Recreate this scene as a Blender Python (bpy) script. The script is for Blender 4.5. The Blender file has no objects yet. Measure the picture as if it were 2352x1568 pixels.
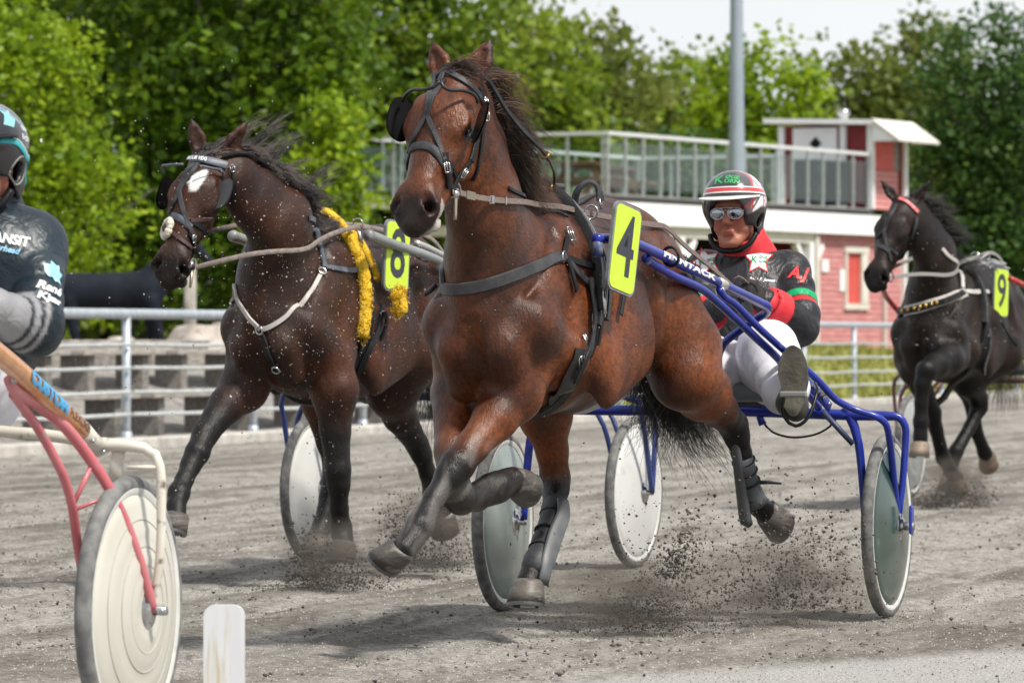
import bpy, bmesh, math, random
import numpy as np
from mathutils import Vector, Matrix
from mathutils.bvhtree import BVHTree
import openvdb

random.seed(4)
rng = np.random.default_rng(4)
sc = bpy.context.scene
V = Vector

# ------------------------------------------------------------------ camera, sky, sun, exposure
FPX = 11760.0                      # focal length in pixels of a 2352 x 1568 frame
CAMZ = 1.05
cd = bpy.data.cameras.new('camera')
cd.lens = 180.0
cd.sensor_width = 36.0
cd.clip_start = 0.5
cd.clip_end = 6000.0
cd.dof.use_dof = True
cd.dof.focus_distance = 17.6
cd.dof.aperture_fstop = 9.0
cam = bpy.data.objects.new('camera', cd)
sc.collection.objects.link(cam)
cam.location = (0, 0, CAMZ)
cam.rotation_euler = (math.radians(90), 0, 0)
sc.camera = cam

SUN = V((0.62, -0.52, 1.15)).normalized()
w = bpy.data.worlds.new('World')
sc.world = w
w.use_nodes = True
nt = w.node_tree
nt.nodes.clear()
wo = nt.nodes.new('ShaderNodeOutputWorld')
sky = nt.nodes.new('ShaderNodeTexSky')
sky.sky_type = 'NISHITA'
sky.sun_disc = False
sky.sun_elevation = math.asin(SUN.z)
sky.sun_rotation = math.atan2(SUN.x, SUN.y)
bg1 = nt.nodes.new('ShaderNodeBackground')
bg1.inputs['Strength'].default_value = 0.12
nt.links.new(sky.outputs[0], bg1.inputs['Color'])
tc = nt.nodes.new('ShaderNodeTexCoord')
mp = nt.nodes.new('ShaderNodeMapping')
mp.inputs['Scale'].default_value = (1, 1, 2.6)
nz = nt.nodes.new('ShaderNodeTexNoise')
nz.inputs['Scale'].default_value = 5.0
nz.inputs['Detail'].default_value = 6
nt.links.new(tc.outputs['Generated'], mp.inputs[0])
nt.links.new(mp.outputs[0], nz.inputs['Vector'])
rp = nt.nodes.new('ShaderNodeValToRGB')
rp.color_ramp.elements[0].position = 0.3
rp.color_ramp.elements[0].color = (0.76, 0.79, 0.84, 1)
rp.color_ramp.elements[1].position = 0.7
rp.color_ramp.elements[1].color = (0.90, 0.91, 0.93, 1)
nt.links.new(nz.outputs[0], rp.inputs[0])
bg2 = nt.nodes.new('ShaderNodeBackground')
bg2.inputs['Strength'].default_value = 0.88
nt.links.new(rp.outputs[0], bg2.inputs['Color'])
mx = nt.nodes.new('ShaderNodeMixShader')
mx.inputs[0].default_value = 0.86
nt.links.new(bg1.outputs[0], mx.inputs[1])
nt.links.new(bg2.outputs[0], mx.inputs[2])
nt.links.new(mx.outputs[0], wo.inputs['Surface'])

sd = bpy.data.lights.new('sun', 'SUN')
sd.energy = 4.4
sd.angle = math.radians(7)
sd.color = (1.0, 0.95, 0.87)
sun = bpy.data.objects.new('sun', sd)
sc.collection.objects.link(sun)
sun.rotation_euler = SUN.to_track_quat('Z', 'Y').to_euler()
sun.location = (10, -10, 30)

sc.view_settings.view_transform = 'Standard'
sc.view_settings.look = 'None'
sc.view_settings.gamma = 1.0
sc.view_settings.exposure = 0.32
sc.view_settings.use_curve_mapping = False
try:
    sc.cycles.use_denoising = True
    sc.cycles.max_bounces = 6
    sc.cycles.transparent_max_bounces = 8
except Exception:
    pass

# ------------------------------------------------------------------ helpers
def tag(o, label=None, cat=None, group=None, kind=None):
    if label: o['label'] = label
    if cat: o['category'] = cat
    if group: o['group'] = group
    if kind: o['kind'] = kind
    return o

def at(px, py, Y):
    """point of the world seen at picture point (px, py) of the measured photograph, Y metres away"""
    return V(((px - 1176) / FPX * Y, Y, CAMZ + (784 - py) / FPX * Y))

class Frame:
    """ground frame of something that travels: x forward, y to its left, z up; a = heading off the view axis"""
    def __init__(self, x, y, a):
        a = math.radians(a)
        self.rot = -(math.pi / 2 + a)
        self.M = Matrix.Translation((x, y, 0)) @ Matrix.Rotation(self.rot, 4, 'Z')
        self.Mi = self.M.inverted()
        self.C = self.Mi @ V((0, 0, CAMZ))
    def d(self, px, py):
        return (self.Mi.to_3x3() @ V(((px - 1176) / FPX, 1, (784 - py) / FPX))).normalized()
    def h(self, px, py, s):
        d = self.d(px, py)
        return self.C + d * ((s - self.C.x) / d.x)
    def L(self, px, py, l):
        d = self.d(px, py)
        return self.C + d * ((l - self.C.y) / d.y)
    def hit(self, bvh, px, py, fallback=None):
        r = bvh.ray_cast(self.C, self.d(px, py))
        if r[0] is None:
            return fallback
        return r[0]

def empty(name, M=None, parent=None):
    o = bpy.data.objects.new(name, None)
    o.empty_display_size = 0.1
    sc.collection.objects.link(o)
    if M is not None:
        o.matrix_world = M
    if parent: o.parent = parent
    return o

def mesh_obj(name, verts, faces, mat, parent=None, smooth=True, M=None, attrs=None):
    me = bpy.data.meshes.new(name)
    if isinstance(faces, np.ndarray):
        n, k = faces.shape
        me.vertices.add(len(verts))
        me.vertices.foreach_set('co', np.asarray(verts, np.float32).ravel())
        me.loops.add(n * k)
        me.loops.foreach_set('vertex_index', faces.astype(np.int32).ravel())
        me.polygons.add(n)
        me.polygons.foreach_set('loop_start', np.arange(0, n * k, k, dtype=np.int32))
        me.update(calc_edges=True)
    else:
        me.from_pydata([tuple(v) for v in verts], [], faces)
        me.update()
    if attrs:
        for k, a in attrs.items():
            a = np.asarray(a, np.float32)
            at_ = me.attributes.new(k, 'FLOAT', 'POINT')
            at_.data.foreach_set('value', a)
    if smooth:
        me.polygons.foreach_set('use_smooth', np.ones(len(me.polygons), bool))
    if mat is not None:
        me.materials.append(mat)
    o = bpy.data.objects.new(name, me)
    sc.collection.objects.link(o)
    if M is not None:
        o.matrix_world = M
    if parent: o.parent = parent
    return o

def catmull(pts, step=0.02, closed=False):
    pts = [V(p) for p in pts]
    out = []
    n = len(pts)
    for i in range(n - 1):
        p0 = pts[max(i - 1, 0)]; p1 = pts[i]; p2 = pts[i + 1]; p3 = pts[min(i + 2, n - 1)]
        k = max(1, int((p2 - p1).length / step))
        for j in range(k):
            t = j / k
            out.append(0.5 * ((2 * p1) + (p2 - p0) * t + (2 * p0 - 5 * p1 + 4 * p2 - p3) * t * t + (3 * p1 - p0 - 3 * p2 + p3) * t ** 3))
    out.append(pts[-1])
    return out

class MB:
    def __init__(self): self.v = []; self.f = []
    def add(self, vs, fs):
        b = len(self.v)
        self.v += [V(x) for x in vs]
        self.f += [[i + b for i in q] for q in fs]
    def box(self, c, size, R=None, bev=0.0):
        c = V(c); sx, sy, sz = [x / 2 for x in size]
        R = R or Matrix.Identity(3)
        if bev <= 0:
            vs = [c + R @ V((x * sx, y * sy, z * sz)) for x in (-1, 1) for y in (-1, 1) for z in (-1, 1)]
            self.add(vs, [(0, 1, 3, 2), (4, 6, 7, 5), (0, 4, 5, 1), (2, 3, 7, 6), (0, 2, 6, 4), (1, 5, 7, 3)])
        else:
            bm = bmesh.new()
            bmesh.ops.create_cube(bm, size=1.0)
            for v in bm.verts: v.co = V((v.co.x * 2 * sx, v.co.y * 2 * sy, v.co.z * 2 * sz))
            bmesh.ops.bevel(bm, geom=bm.edges[:], offset=bev, segments=2, affect='EDGES', profile=0.5)
            bm.verts.index_update()
            self.add([c + R @ v.co for v in bm.verts], [[v.index for v in f.verts] for f in bm.faces])
            bm.free()
        return self
    def rings(self, rings, caps=True, closed=False):
        b = len(self.v); n = len(rings[0])
        for r in rings: self.v += [V(x) for x in r]
        m = len(rings)
        for i in range(m if closed else m - 1):
            i2 = (i + 1) % m
            for j in range(n):
                j2 = (j + 1) % n
                self.f.append([b + i * n + j, b + i * n + j2, b + i2 * n + j2, b + i2 * n + j])
        if caps and not closed:
            self.f.append([b + j for j in range(n)][::-1])
            self.f.append([b + (m - 1) * n + j for j in range(n)])
        return self
    def tube(self, pts, r, n=10, step=None, caps=True, flat=None):
        """round tube; r a number or one radius per given point"""
        pts = [V(p) for p in pts]
        rr = r if hasattr(r, '__len__') else [r] * len(pts)
        if step and len(pts) > 2:
            fine = catmull(pts, step)
            acc = [0.0]
            for a, b in zip(pts, pts[1:]): acc.append(acc[-1] + (b - a).length)
            fa = [0.0]
            for a, b in zip(fine, fine[1:]): fa.append(fa[-1] + (b - a).length)
            sca = acc[-1] / max(fa[-1], 1e-9)
            rr = [float(np.interp(x * sca, acc, rr)) for x in fa]
            pts = fine
        T = []
        for i in range(len(pts)):
            T.append((pts[min(i + 1, len(pts) - 1)] - pts[max(i - 1, 0)]).normalized())
        u = T[0].orthogonal().normalized()
        rings = []
        for p, t, q in zip(pts, T, rr):
            u = (u - t * u.dot(t))
            u = u.normalized() if u.length > 1e-6 else t.orthogonal().normalized()
            v = t.cross(u)
            rings.append([p + (u * math.cos(2 * math.pi * j / n) + v * math.sin(2 * math.pi * j / n)) * q for j in range(n)])
        self.rings(rings, caps)
        return self
    def ribbon(self, pts, nrm, w, t):
        rings = []
        n = len(pts)
        for i in range(n):
            tg = (pts[min(i + 1, n - 1)] - pts[max(i - 1, 0)]).normalized()
            sd_ = tg.cross(nrm[i]).normalized()
            nn = sd_.cross(tg).normalized()
            ww = w[i] if hasattr(w, '__len__') else w
            a = sd_ * ww / 2; b = nn * t
            c2 = sd_ * ww * 0.42
            rings.append([pts[i] - a - b * .2, pts[i] + a - b * .2, pts[i] + a + b * .5, pts[i] + c2 + b, pts[i] - c2 + b, pts[i] - a + b * .5])
        self.rings(rings)
        return self
    def lathe(self, prof, M, n=48, caps=False):
        """prof = (radius, along axis) points turned about the local y axis of M"""
        rings = []
        for r, a in prof:
            rings.append([M @ V((r * math.cos(2 * math.pi * j / n), a, r * math.sin(2 * math.pi * j / n))) for j in range(n)])
        self.rings(rings, caps)
        return self
    def prism(self, poly, t, M):
        """poly in the local xy plane of M, thickness t along its z"""
        n = len(poly)
        vs = [M @ V((x, y, -t / 2)) for x, y in poly] + [M @ V((x, y, t / 2)) for x, y in poly]
        fs = [list(range(n))[::-1], list(range(n, 2 * n))] + [[i, (i + 1) % n, n + (i + 1) % n, n + i] for i in range(n)]
        self.add(vs, fs)
        return self
    def torus(self, c, ax, R, r, n=20, m=8, sx=1.0, up=None):
        ax = V(ax).normalized(); u = V(up).normalized() if up is not None else ax.orthogonal().normalized(); v = ax.cross(u)
        rings = []
        for i in range(n):
            th = 2 * math.pi * i / n
            d = u * math.cos(th) * sx + v * math.sin(th)
            e = d.normalized()
            rings.append([V(c) + d * R + (e * math.cos(2 * math.pi * j / m) + ax * math.sin(2 * math.pi * j / m)) * r for j in range(m)])
        self.rings(rings, False, True)
        return self
    def ball(self, c, r, n=12, R=None):
        c = V(c); r = V(r) if hasattr(r, '__len__') else V((r, r, r)); R = R or Matrix.Identity(3)
        rings = []
        m = n // 2
        for i in range(m + 1):
            th = math.pi * (i + 0.02) / (m + 0.04)
            rings.append([c + R @ V((r.x * math.sin(th) * math.cos(2 * math.pi * j / n), r.y * math.sin(th) * math.sin(2 * math.pi * j / n), r.z * math.cos(th))) for j in range(n)])
        self.rings(rings, True)
        return self
    def build(self, name, mat, parent=None, smooth=True, M=None, auto=None, bev=0):
        o = mesh_obj(name, self.v, self.f, mat, parent, smooth, M)
        bm = bmesh.new(); bm.from_mesh(o.data)
        bmesh.ops.recalc_face_normals(bm, faces=bm.faces[:])
        if auto is not None:
            for e in bm.edges:
                if len(e.link_faces) == 2 and e.calc_face_angle(0) > math.radians(auto): e.smooth = False
        bm.to_mesh(o.data); bm.free()
        return o

def bvh_of(o):
    me = o.data
    vs = [v.co.copy() for v in me.vertices]
    return BVHTree.FromPolygons(vs, [tuple(p.vertices) for p in me.polygons])

def lay(mb, pts, wdt, t, bvh=None, off=0.004, step=0.015, up=None, smooth=3, ctr=None):
    """a strap along pts; with a bvh it lies on that surface"""
    P = catmull(pts, step)
    N = []
    if bvh:
        Q = []
        for p in P:
            r = bvh.find_nearest(p)
            if r[0] is not None and (r[3] < 0.09):
                Q.append(r[0] + r[1] * off); N.append(r[1])
            else:
                Q.append(p); N.append(None)
        last = None
        for i in range(len(N)):
            if N[i] is None: N[i] = last
            last = N[i]
        for i in range(len(N) - 1, -1, -1):
            if N[i] is None: N[i] = last if last else V((0, 0, 1))
            last = N[i]
        P = Q
        for _ in range(smooth):
            P = [P[0]] + [(P[i - 1] + P[i] * 2 + P[i + 1]) / 4 for i in range(1, len(P) - 1)] + [P[-1]]
            N = [N[0]] + [((N[i - 1] + N[i] * 2 + N[i + 1])).normalized() for i in range(1, len(N) - 1)] + [N[-1]]
        for i in range(len(P)):
            r = bvh.find_nearest(P[i])
            if r[0] is not None and r[3] < 0.05 and (P[i] - r[0]).dot(r[1]) < off * .8:
                P[i] = r[0] + r[1] * off
    else:
        up = V(up) if up is not None else V((0, 0, 1))
        N = [up] * len(P)
    mb.ribbon(P, N, wdt, t)
    return P

# ------------------------------------------------------------------ materials
MATS = {}
def pm(name, col, rough=0.5, metal=0.0, col2=None, nscale=6.0, nlo=0.4, nhi=0.65, bump=0.0, bscale=60.0, coat=0.0, sheen=0.0, spec=0.5, stretch=None, detail=6.0, dirt=None, dscale=20, dlo=.58, dhi=.68, rvar=0.0, trans=0.0):
    if name in MATS: return MATS[name]
    m = bpy.data.materials.new(name)
    m.use_nodes = True
    n = m.node_tree; b = n.nodes['Principled BSDF']
    b.inputs['Roughness'].default_value = rough
    b.inputs['Metallic'].default_value = metal
    b.inputs['Coat Weight'].default_value = coat
    b.inputs['Coat Roughness'].default_value = 0.12
    b.inputs['Sheen Weight'].default_value = sheen
    b.inputs['Specular IOR Level'].default_value = spec
    b.inputs['Transmission Weight'].default_value = trans
    tc = n.nodes.new('ShaderNodeTexCoord')
    vec = tc.outputs['Object']
    if stretch:
        mpn = n.nodes.new('ShaderNodeMapping')
        mpn.inputs['Scale'].default_value = stretch
        n.links.new(vec, mpn.inputs[0]); vec = mpn.outputs[0]
    b.inputs['Base Color'].default_value = (*col, 1)
    src = None
    def noise(scale, det=detail):
        q = n.nodes.new('ShaderNodeTexNoise')
        q.inputs['Scale'].default_value = scale
        q.inputs['Detail'].default_value = det
        n.links.new(vec, q.inputs['Vector'])
        return q.outputs[0]
    def ramp(inp, lo, hi, c1, c2):
        r = n.nodes.new('ShaderNodeValToRGB')
        r.color_ramp.elements[0].position = lo; r.color_ramp.elements[1].position = hi
        r.color_ramp.elements[0].color = (*c1, 1); r.color_ramp.elements[1].color = (*c2, 1)
        n.links.new(inp, r.inputs[0])
        return r.outputs[0]
    if col2 is not None:
        src = ramp(noise(nscale), nlo, nhi, col, col2)
    if dirt is not None:
        k = ramp(noise(dscale, 8), dlo, dhi, (0, 0, 0), (1, 1, 1))
        mxn = n.nodes.new('ShaderNodeMix'); mxn.data_type = 'RGBA'
        n.links.new(k, mxn.inputs[0])
        if src: n.links.new(src, mxn.inputs[6])
        else: mxn.inputs[6].default_value = (*col, 1)
        mxn.inputs[7].default_value = (*dirt, 1)
        src = mxn.outputs[2]
    if src: n.links.new(src, b.inputs['Base Color'])
    if rvar:
        mr = n.nodes.new('ShaderNodeMapRange')
        mr.inputs[3].default_value = max(0, rough - rvar); mr.inputs[4].default_value = min(1, rough + rvar)
        n.links.new(noise(nscale * 1.7), mr.inputs[0]); n.links.new(mr.outputs[0], b.inputs['Roughness'])
    if bump:
        bp = n.nodes.new('ShaderNodeBump')
        bp.inputs['Strength'].default_value = bump
        bp.inputs['Distance'].default_value = 0.01
        n.links.new(noise(bscale), bp.inputs['Height']); n.links.new(bp.outputs[0], b.inputs['Normal'])
    MATS[name] = m
    return m

LEATHER = pm('black_leather', (.005, .005, .006), .45, col2=(.016, .016, .017), nscale=14, bump=.25, bscale=220, rvar=.1, spec=.25)
LEATHER_GREY = pm('worn_leather', (.018, .019, .022), .5, col2=(.055, .055, .06), nscale=18, bump=.2, bscale=200, spec=.3)
STEEL = pm('steel', (.55, .55, .55), .25, 1.0, col2=(.35, .34, .33), nscale=40)
BRASS = pm('brass', (.55, .36, .1), .3, 1.0)
REIN = pm('webbing_rein', (.13, .095, .08), .75, col2=(.22, .175, .155), nscale=60, bump=.4, bscale=300, stretch=(1, 6, 6))
BLUE = pm('blue_paint', (.008, .018, .19), .3, coat=.2, spec=.35, col2=(.012, .028, .28), nscale=5, dirt=(.16, .15, .14), dscale=24, dlo=.66, dhi=.8, bump=.03)
GALV = pm('galvanised_steel', (.34, .38, .42), .5, .35, col2=(.45, .49, .53), nscale=9, bump=.05)
HOOF = pm('hoof_horn', (.038, .033, .029), .5, col2=(.105, .09, .075), nscale=7, stretch=(1, 1, 2.5), bump=.25, bscale=40, dirt=(.19, .17, .145), dscale=16, dlo=.56, dhi=.72)
SHOE = pm('horseshoe_steel', (.12, .12, .12), .4, .8)
BLACKPLASTIC = pm('black_plastic', (.003, .003, .004), .35, col2=(.008, .008, .009), nscale=8, spec=.25)
YELLOWGREEN = pm('plate_yellow_green', (.50, .68, .04), .42, col2=(.45, .62, .035), nscale=8, dirt=(.25, .3, .06), dscale=60, dlo=.7, dhi=.76)
INK = pm('black_ink', (.03, .033, .045), .5)
WHITEINK = pm('white_ink', (.75, .76, .78), .5)
TYRE = pm('tyre_rubber', (.085, .085, .085), .8, col2=(.17, .165, .155), nscale=30, bump=.2, bscale=120)

# ------------------------------------------------------------------ signed distance body builder
class SDF:
    def __init__(self, lo, hi, h):
        self.lo = np.array(lo, float); self.h = h
        self.n = np.ceil((np.array(hi) - self.lo) / h).astype(int) + 1
        self.a = np.full(self.n, 0.5, np.float32)
        self.ax = [(self.lo[i] + np.arange(self.n[i]) * h).astype(np.float32) for i in range(3)]
    def seg(self, a, b, ra, rb=None, k=0.03, side=None, sub=False):
        rb = ra if rb is None else rb
        ra = np.array(ra if hasattr(ra, '__len__') else (ra, ra), np.float32)
        rb = np.array(rb if hasattr(rb, '__len__') else (rb, rb), np.float32)
        a = np.array(a, np.float32); b = np.array(b, np.float32)
        m = max(ra.max(), rb.max()) + k * 1.2 + self.h * 2
        i0 = np.clip(np.floor((np.minimum(a, b) - m - self.lo) / self.h).astype(int), 0, self.n)
        i1 = np.clip(np.ceil((np.maximum(a, b) + m - self.lo) / self.h).astype(int) + 1, 0, self.n)
        if (i1 <= i0).any(): return self
        X = self.ax[0][i0[0]:i1[0], None, None] - a[0]
        Y = self.ax[1][None, i0[1]:i1[1], None] - a[1]
        Z = self.ax[2][None, None, i0[2]:i1[2]] - a[2]
        D = b - a; L2 = float(D @ D)
        if L2 > 1e-9:
            t = np.clip((X * D[0] + Y * D[1] + Z * D[2]) / L2, 0, 1)
            T = D / math.sqrt(L2)
        else:
            t = np.zeros(np.broadcast_shapes(X.shape, Y.shape, Z.shape), np.float32)
            T = np.array((1, 0, 0), np.float32)
        X = X - t * D[0]; Y = Y - t * D[1]; Z = Z - t * D[2]
        r1 = ra[0] + (rb[0] - ra[0]) * t; r2 = ra[1] + (rb[1] - ra[1]) * t
        if side is None and ra[0] == ra[1] and rb[0] == rb[1]:
            d = np.sqrt(X * X + Y * Y + Z * Z) - r1
        else:
            s = np.array(side if side is not None else (0, 1, 0), np.float32)
            s = s - T * (s @ T)
            s /= max(np.linalg.norm(s), 1e-6)
            q = np.cross(T, s)
            u = X * s[0] + Y * s[1] + Z * s[2]
            v = X * q[0] + Y * q[1] + Z * q[2]
            wv = X * T[0] + Y * T[1] + Z * T[2]
            r3 = (r1 + r2) * .5
            k0 = np.sqrt((u / r1) ** 2 + (v / r2) ** 2 + (wv / r3) ** 2) + 1e-6
            k1 = np.sqrt((u / r1 ** 2) ** 2 + (v / r2 ** 2) ** 2 + (wv / r3 ** 2) ** 2) + 1e-6
            d = k0 * (k0 - 1) / k1
        sl = tuple(slice(i0[i], i1[i]) for i in range(3))
        o = self.a[sl]
        if sub:
            hh = np.clip(.5 - .5 * (o + d) / k, 0, 1)
            self.a[sl] = o * (1 - hh) - d * hh + k * hh * (1 - hh)
        else:
            hh = np.clip(.5 + .5 * (d - o) / k, 0, 1)
            self.a[sl] = d * (1 - hh) + o * hh - k * hh * (1 - hh)
        return self
    def chain(self, items, k=0.03, side=None):
        """items = (point, radius)"""
        for (a, ra), (b, rb) in zip(items, items[1:]): self.seg(a, b, ra, rb, k, side)
        return self
    def polys(self):
        g = openvdb.FloatGrid(background=0.5)
        g.copyFromArray(self.a)
        p, t, q = g.convertToPolygons(0.0, 0.0)
        p = self.lo + np.asarray(p, float) * self.h
        q = np.asarray(q, int)
        a, b, c, d_ = (p[q[:, i]] for i in range(4))
        vol = np.einsum('ij,ij->i', a, np.cross(b, c)).sum() + np.einsum('ij,ij->i', a, np.cross(c, d_)).sum()
        if vol < 0: q = q[:, ::-1]
        return p, q

def sstep(x, a, b):
    t = np.clip((x - a) / (b - a), 0, 1)
    return t * t * (3 - 2 * t)

def vnoise(x, y, seed=0):
    xi = np.floor(x).astype(np.int64); yi = np.floor(y).astype(np.int64)
    fx = x - xi; fy = y - yi
    fx = fx * fx * (3 - 2 * fx); fy = fy * fy * (3 - 2 * fy)
    def hsh(i, j):
        n = (i * 374761393 + j * 668265263 + seed * 1442695041) & 0xffffffff
        n = ((n ^ (n >> 13)) * 1274126177) & 0xffffffff
        return ((n ^ (n >> 16)) & 0xffff) / 65535.0
    return (hsh(xi, yi) * (1 - fx) + hsh(xi + 1, yi) * fx) * (1 - fy) + (hsh(xi, yi + 1) * (1 - fx) + hsh(xi + 1, yi + 1) * fx) * fy

def fbm(x, y, seed=0, o=4):
    r = 0; a = .5
    for i in range(o):
        r = r + a * vnoise(x * 2 ** i, y * 2 ** i, seed + i); a *= .5
    return r

def text_geo(body, size, shear=0.0, bold=0.0, spacing=1.0):
    c = bpy.data.curves.new('lettering', 'FONT')
    c.body = body; c.size = size; c.shear = shear; c.offset = bold; c.space_character = spacing
    c.align_x = 'CENTER'; c.align_y = 'CENTER'; c.resolution_u = 3
    o = bpy.data.objects.new('lettering', c)
    sc.collection.objects.link(o)
    bpy.context.view_layer.update()
    me = bpy.data.meshes.new_from_object(o.evaluated_get(bpy.context.evaluated_depsgraph_get()))
    bm = bmesh.new(); bm.from_mesh(me)
    bmesh.ops.triangulate(bm, faces=bm.faces[:])
    vs = [v.co.copy() for v in bm.verts]; fs = [[v.index for v in f.verts] for f in bm.faces]
    bm.free()
    bpy.data.objects.remove(o); bpy.data.curves.remove(c); bpy.data.meshes.remove(me)
    return vs, fs

def decal(geo, org, xd, yd, mat, parent, bvh=None, off=0.002, name='lettering', split=0.012):
    """flat print laid on a surface: geo in its own xy plane, org its centre, xd / yd its axes in the parent's space"""
    vs, fs = geo
    xd = V(xd).normalized(); yd = V(yd); yd = (yd - xd * yd.dot(xd)).normalized(); zd = xd.cross(yd)
    org = V(org)
    bm = bmesh.new()
    bv = [bm.verts.new(v) for v in vs]
    for f in fs:
        try: bm.faces.new([bv[i] for i in f])
        except ValueError: pass
    if bvh:
        for _ in range(3):
            es = [e for e in bm.edges if e.calc_length() > split]
            if not es: break
            bmesh.ops.subdivide_edges(bm, edges=es, cuts=1)
            bmesh.ops.triangulate(bm, faces=bm.faces[:])
    for v in bm.verts:
        p = org + xd * v.co.x + yd * v.co.y
        if bvh:
            r = bvh.ray_cast(p + zd * .25, -zd)
            if r[0] is not None and r[3] < .45: p = r[0] + (r[1] + zd).normalized() * off
        else:
            p = p + zd * off
        v.co = p
    me = bpy.data.meshes.new(name); bm.to_mesh(me); bm.free()
    me.materials.append(mat)
    o = bpy.data.objects.new(name, me); sc.collection.objects.link(o)
    if parent: o.parent = parent
    return o

def path_text(geo, P, N, mat, parent, length, r=None, off=.0015, centre=.5, name='lettering', hscale=1.0):
    """lettering printed along a path P with outward normals N; r bends it round a tube"""
    vs, fs = geo
    acc = [0.0]
    for a, b in zip(P, P[1:]): acc.append(acc[-1] + (b - a).length)
    x0 = min(v.x for v in vs); x1 = max(v.x for v in vs); k = length / (x1 - x0)
    s0 = acc[-1] * centre - length / 2
    def smp(s):
        s = min(max(s, 0), acc[-1] - 1e-6); i = max(0, int(np.searchsorted(acc, s, side='right')) - 1); i = min(i, len(P) - 2)
        t = (s - acc[i]) / max(acc[i + 1] - acc[i], 1e-9)
        T = (P[min(i + 2, len(P) - 1)] - P[max(i - 1, 0)]).normalized()
        n_ = N[i].lerp(N[i + 1], t); n_ = (n_ - T * n_.dot(T)).normalized()
        return P[i].lerp(P[i + 1], t), T, n_
    bm = bmesh.new(); bv = [bm.verts.new(v) for v in vs]
    for f in fs:
        try: bm.faces.new([bv[i] for i in f])
        except ValueError: pass
    for _ in range(2):
        es = [e for e in bm.edges if e.calc_length() * k > .012]
        if not es: break
        bmesh.ops.subdivide_edges(bm, edges=es, cuts=1); bmesh.ops.triangulate(bm, faces=bm.faces[:])
    for v in bm.verts:
        p, T, n_ = smp(s0 + (v.co.x - x0) * k); y = n_.cross(T); h_ = v.co.y * hscale
        v.co = p + n_ * off + y * h_ if r is None else p + n_ * ((r + off) * math.cos(h_ / r)) + y * ((r + off) * math.sin(h_ / r))
    me = bpy.data.meshes.new(name); bm.to_mesh(me); bm.free(); me.materials.append(mat)
    o = bpy.data.objects.new(name, me); sc.collection.objects.link(o)
    if parent: o.parent = parent
    return o

def poly_geo(poly):
    bm = bmesh.new()
    bm.faces.new([bm.verts.new((x, y, 0)) for x, y in poly])
    bmesh.ops.triangulate(bm, faces=bm.faces[:])
    bm.verts.index_update()
    r = ([v.co.copy() for v in bm.verts], [[v.index for v in f.verts] for f in bm.faces])
    bm.free()
    return r

def hair(name, roots, curve_fn, n_clump, per, mat, parent, rad=0.0022, spread=0.012, npts=8, stiff=1.0):
    """locks of hair as thin tapered three-sided strands. curve_fn(t in 0..1 along the root line, rng) -> list of points"""
    VV = []; FF = []; TT = []
    for c in range(n_clump):
        t = (c + rng.random()) / n_clump
        base = np.array([list(p) for p in curve_fn(t, rng)], np.float32)
        m = len(base)
        tint = rng.random()
        for _ in range(per):
            offs = rng.normal(0, spread, 3)
            taper = np.linspace(1, .35 + .5 * rng.random(), m)[:, None]
            ln = .65 + .4 * rng.random()
            wob = rng.normal(0, spread * .55, (m, 3)).cumsum(0) * np.linspace(0, 1, m)[:, None]
            P = base[0] + (base - base[0]) * ln + offs * taper + wob
            r = rad * (.6 + .8 * rng.random()) * np.linspace(1, .15, m)
            T = np.gradient(P, axis=0); T /= np.linalg.norm(T, axis=1)[:, None] + 1e-9
            u = np.cross(T, [.3, .5, .8]); u /= np.linalg.norm(u, axis=1)[:, None] + 1e-9
            v = np.cross(T, u)
            b = len(VV) * 0 + sum(len(x) for x in VV) if False else None
            ring = np.stack([P + (u * math.cos(q) + v * math.sin(q)) * r[:, None] for q in (0, 2.094, 4.189)], 1)
            VV.append(ring.reshape(-1, 3)); TT.append(np.full(m * 3, tint * .6 + .4 * rng.random()) * np.repeat(np.linspace(.55, 1, m), 3))
    nst = len(VV); m = VV[0].shape[0] // 3
    fs = []
    for i in range(m - 1):
        for j in range(3):
            j2 = (j + 1) % 3
            fs.append((i * 3 + j, i * 3 + j2, (i + 1) * 3 + j2, (i + 1) * 3 + j))
    fs = np.array(fs)
    F = (fs[None] + (np.arange(nst) * m * 3)[:, None, None]).reshape(-1, 4)
    return mesh_obj(name, np.concatenate(VV), F, mat, parent, True, attrs={'tint': np.concatenate(TT)})

def hair_mat(name, c1, c2, rough=.45):
    m = bpy.data.materials.new(name); m.use_nodes = True
    n = m.node_tree; b = n.nodes['Principled BSDF']
    a = n.nodes.new('ShaderNodeAttribute'); a.attribute_name = 'tint'
    r = n.nodes.new('ShaderNodeValToRGB')
    r.color_ramp.elements[0].color = (*c1, 1); r.color_ramp.elements[1].color = (*c2, 1)
    r.color_ramp.elements[0].position = .3; r.color_ramp.elements[1].position = .85
    n.links.new(a.outputs['Fac'], r.inputs[0]); n.links.new(r.outputs[0], b.inputs['Base Color'])
    b.inputs['Roughness'].default_value = rough
    return m
# ------------------------------------------------------------------ the ground: one sheet
FA = np.array((-3.79, 50.7)); FU = np.array((.2646, .9644)); FN = np.array((-.9644, .2646))
def bank(d): return .95 * sstep(d, .35, 4.6)
def gz(x, y):
    d = (x - FA[0]) * FN[0] + (y - FA[1]) * FN[1]
    return float(bank(np.array(d)) + .02 * 0)
def fpt(e, d, z=0):
    p = FA + FU * e + FN * d
    return V((p[0], p[1], z))

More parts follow.
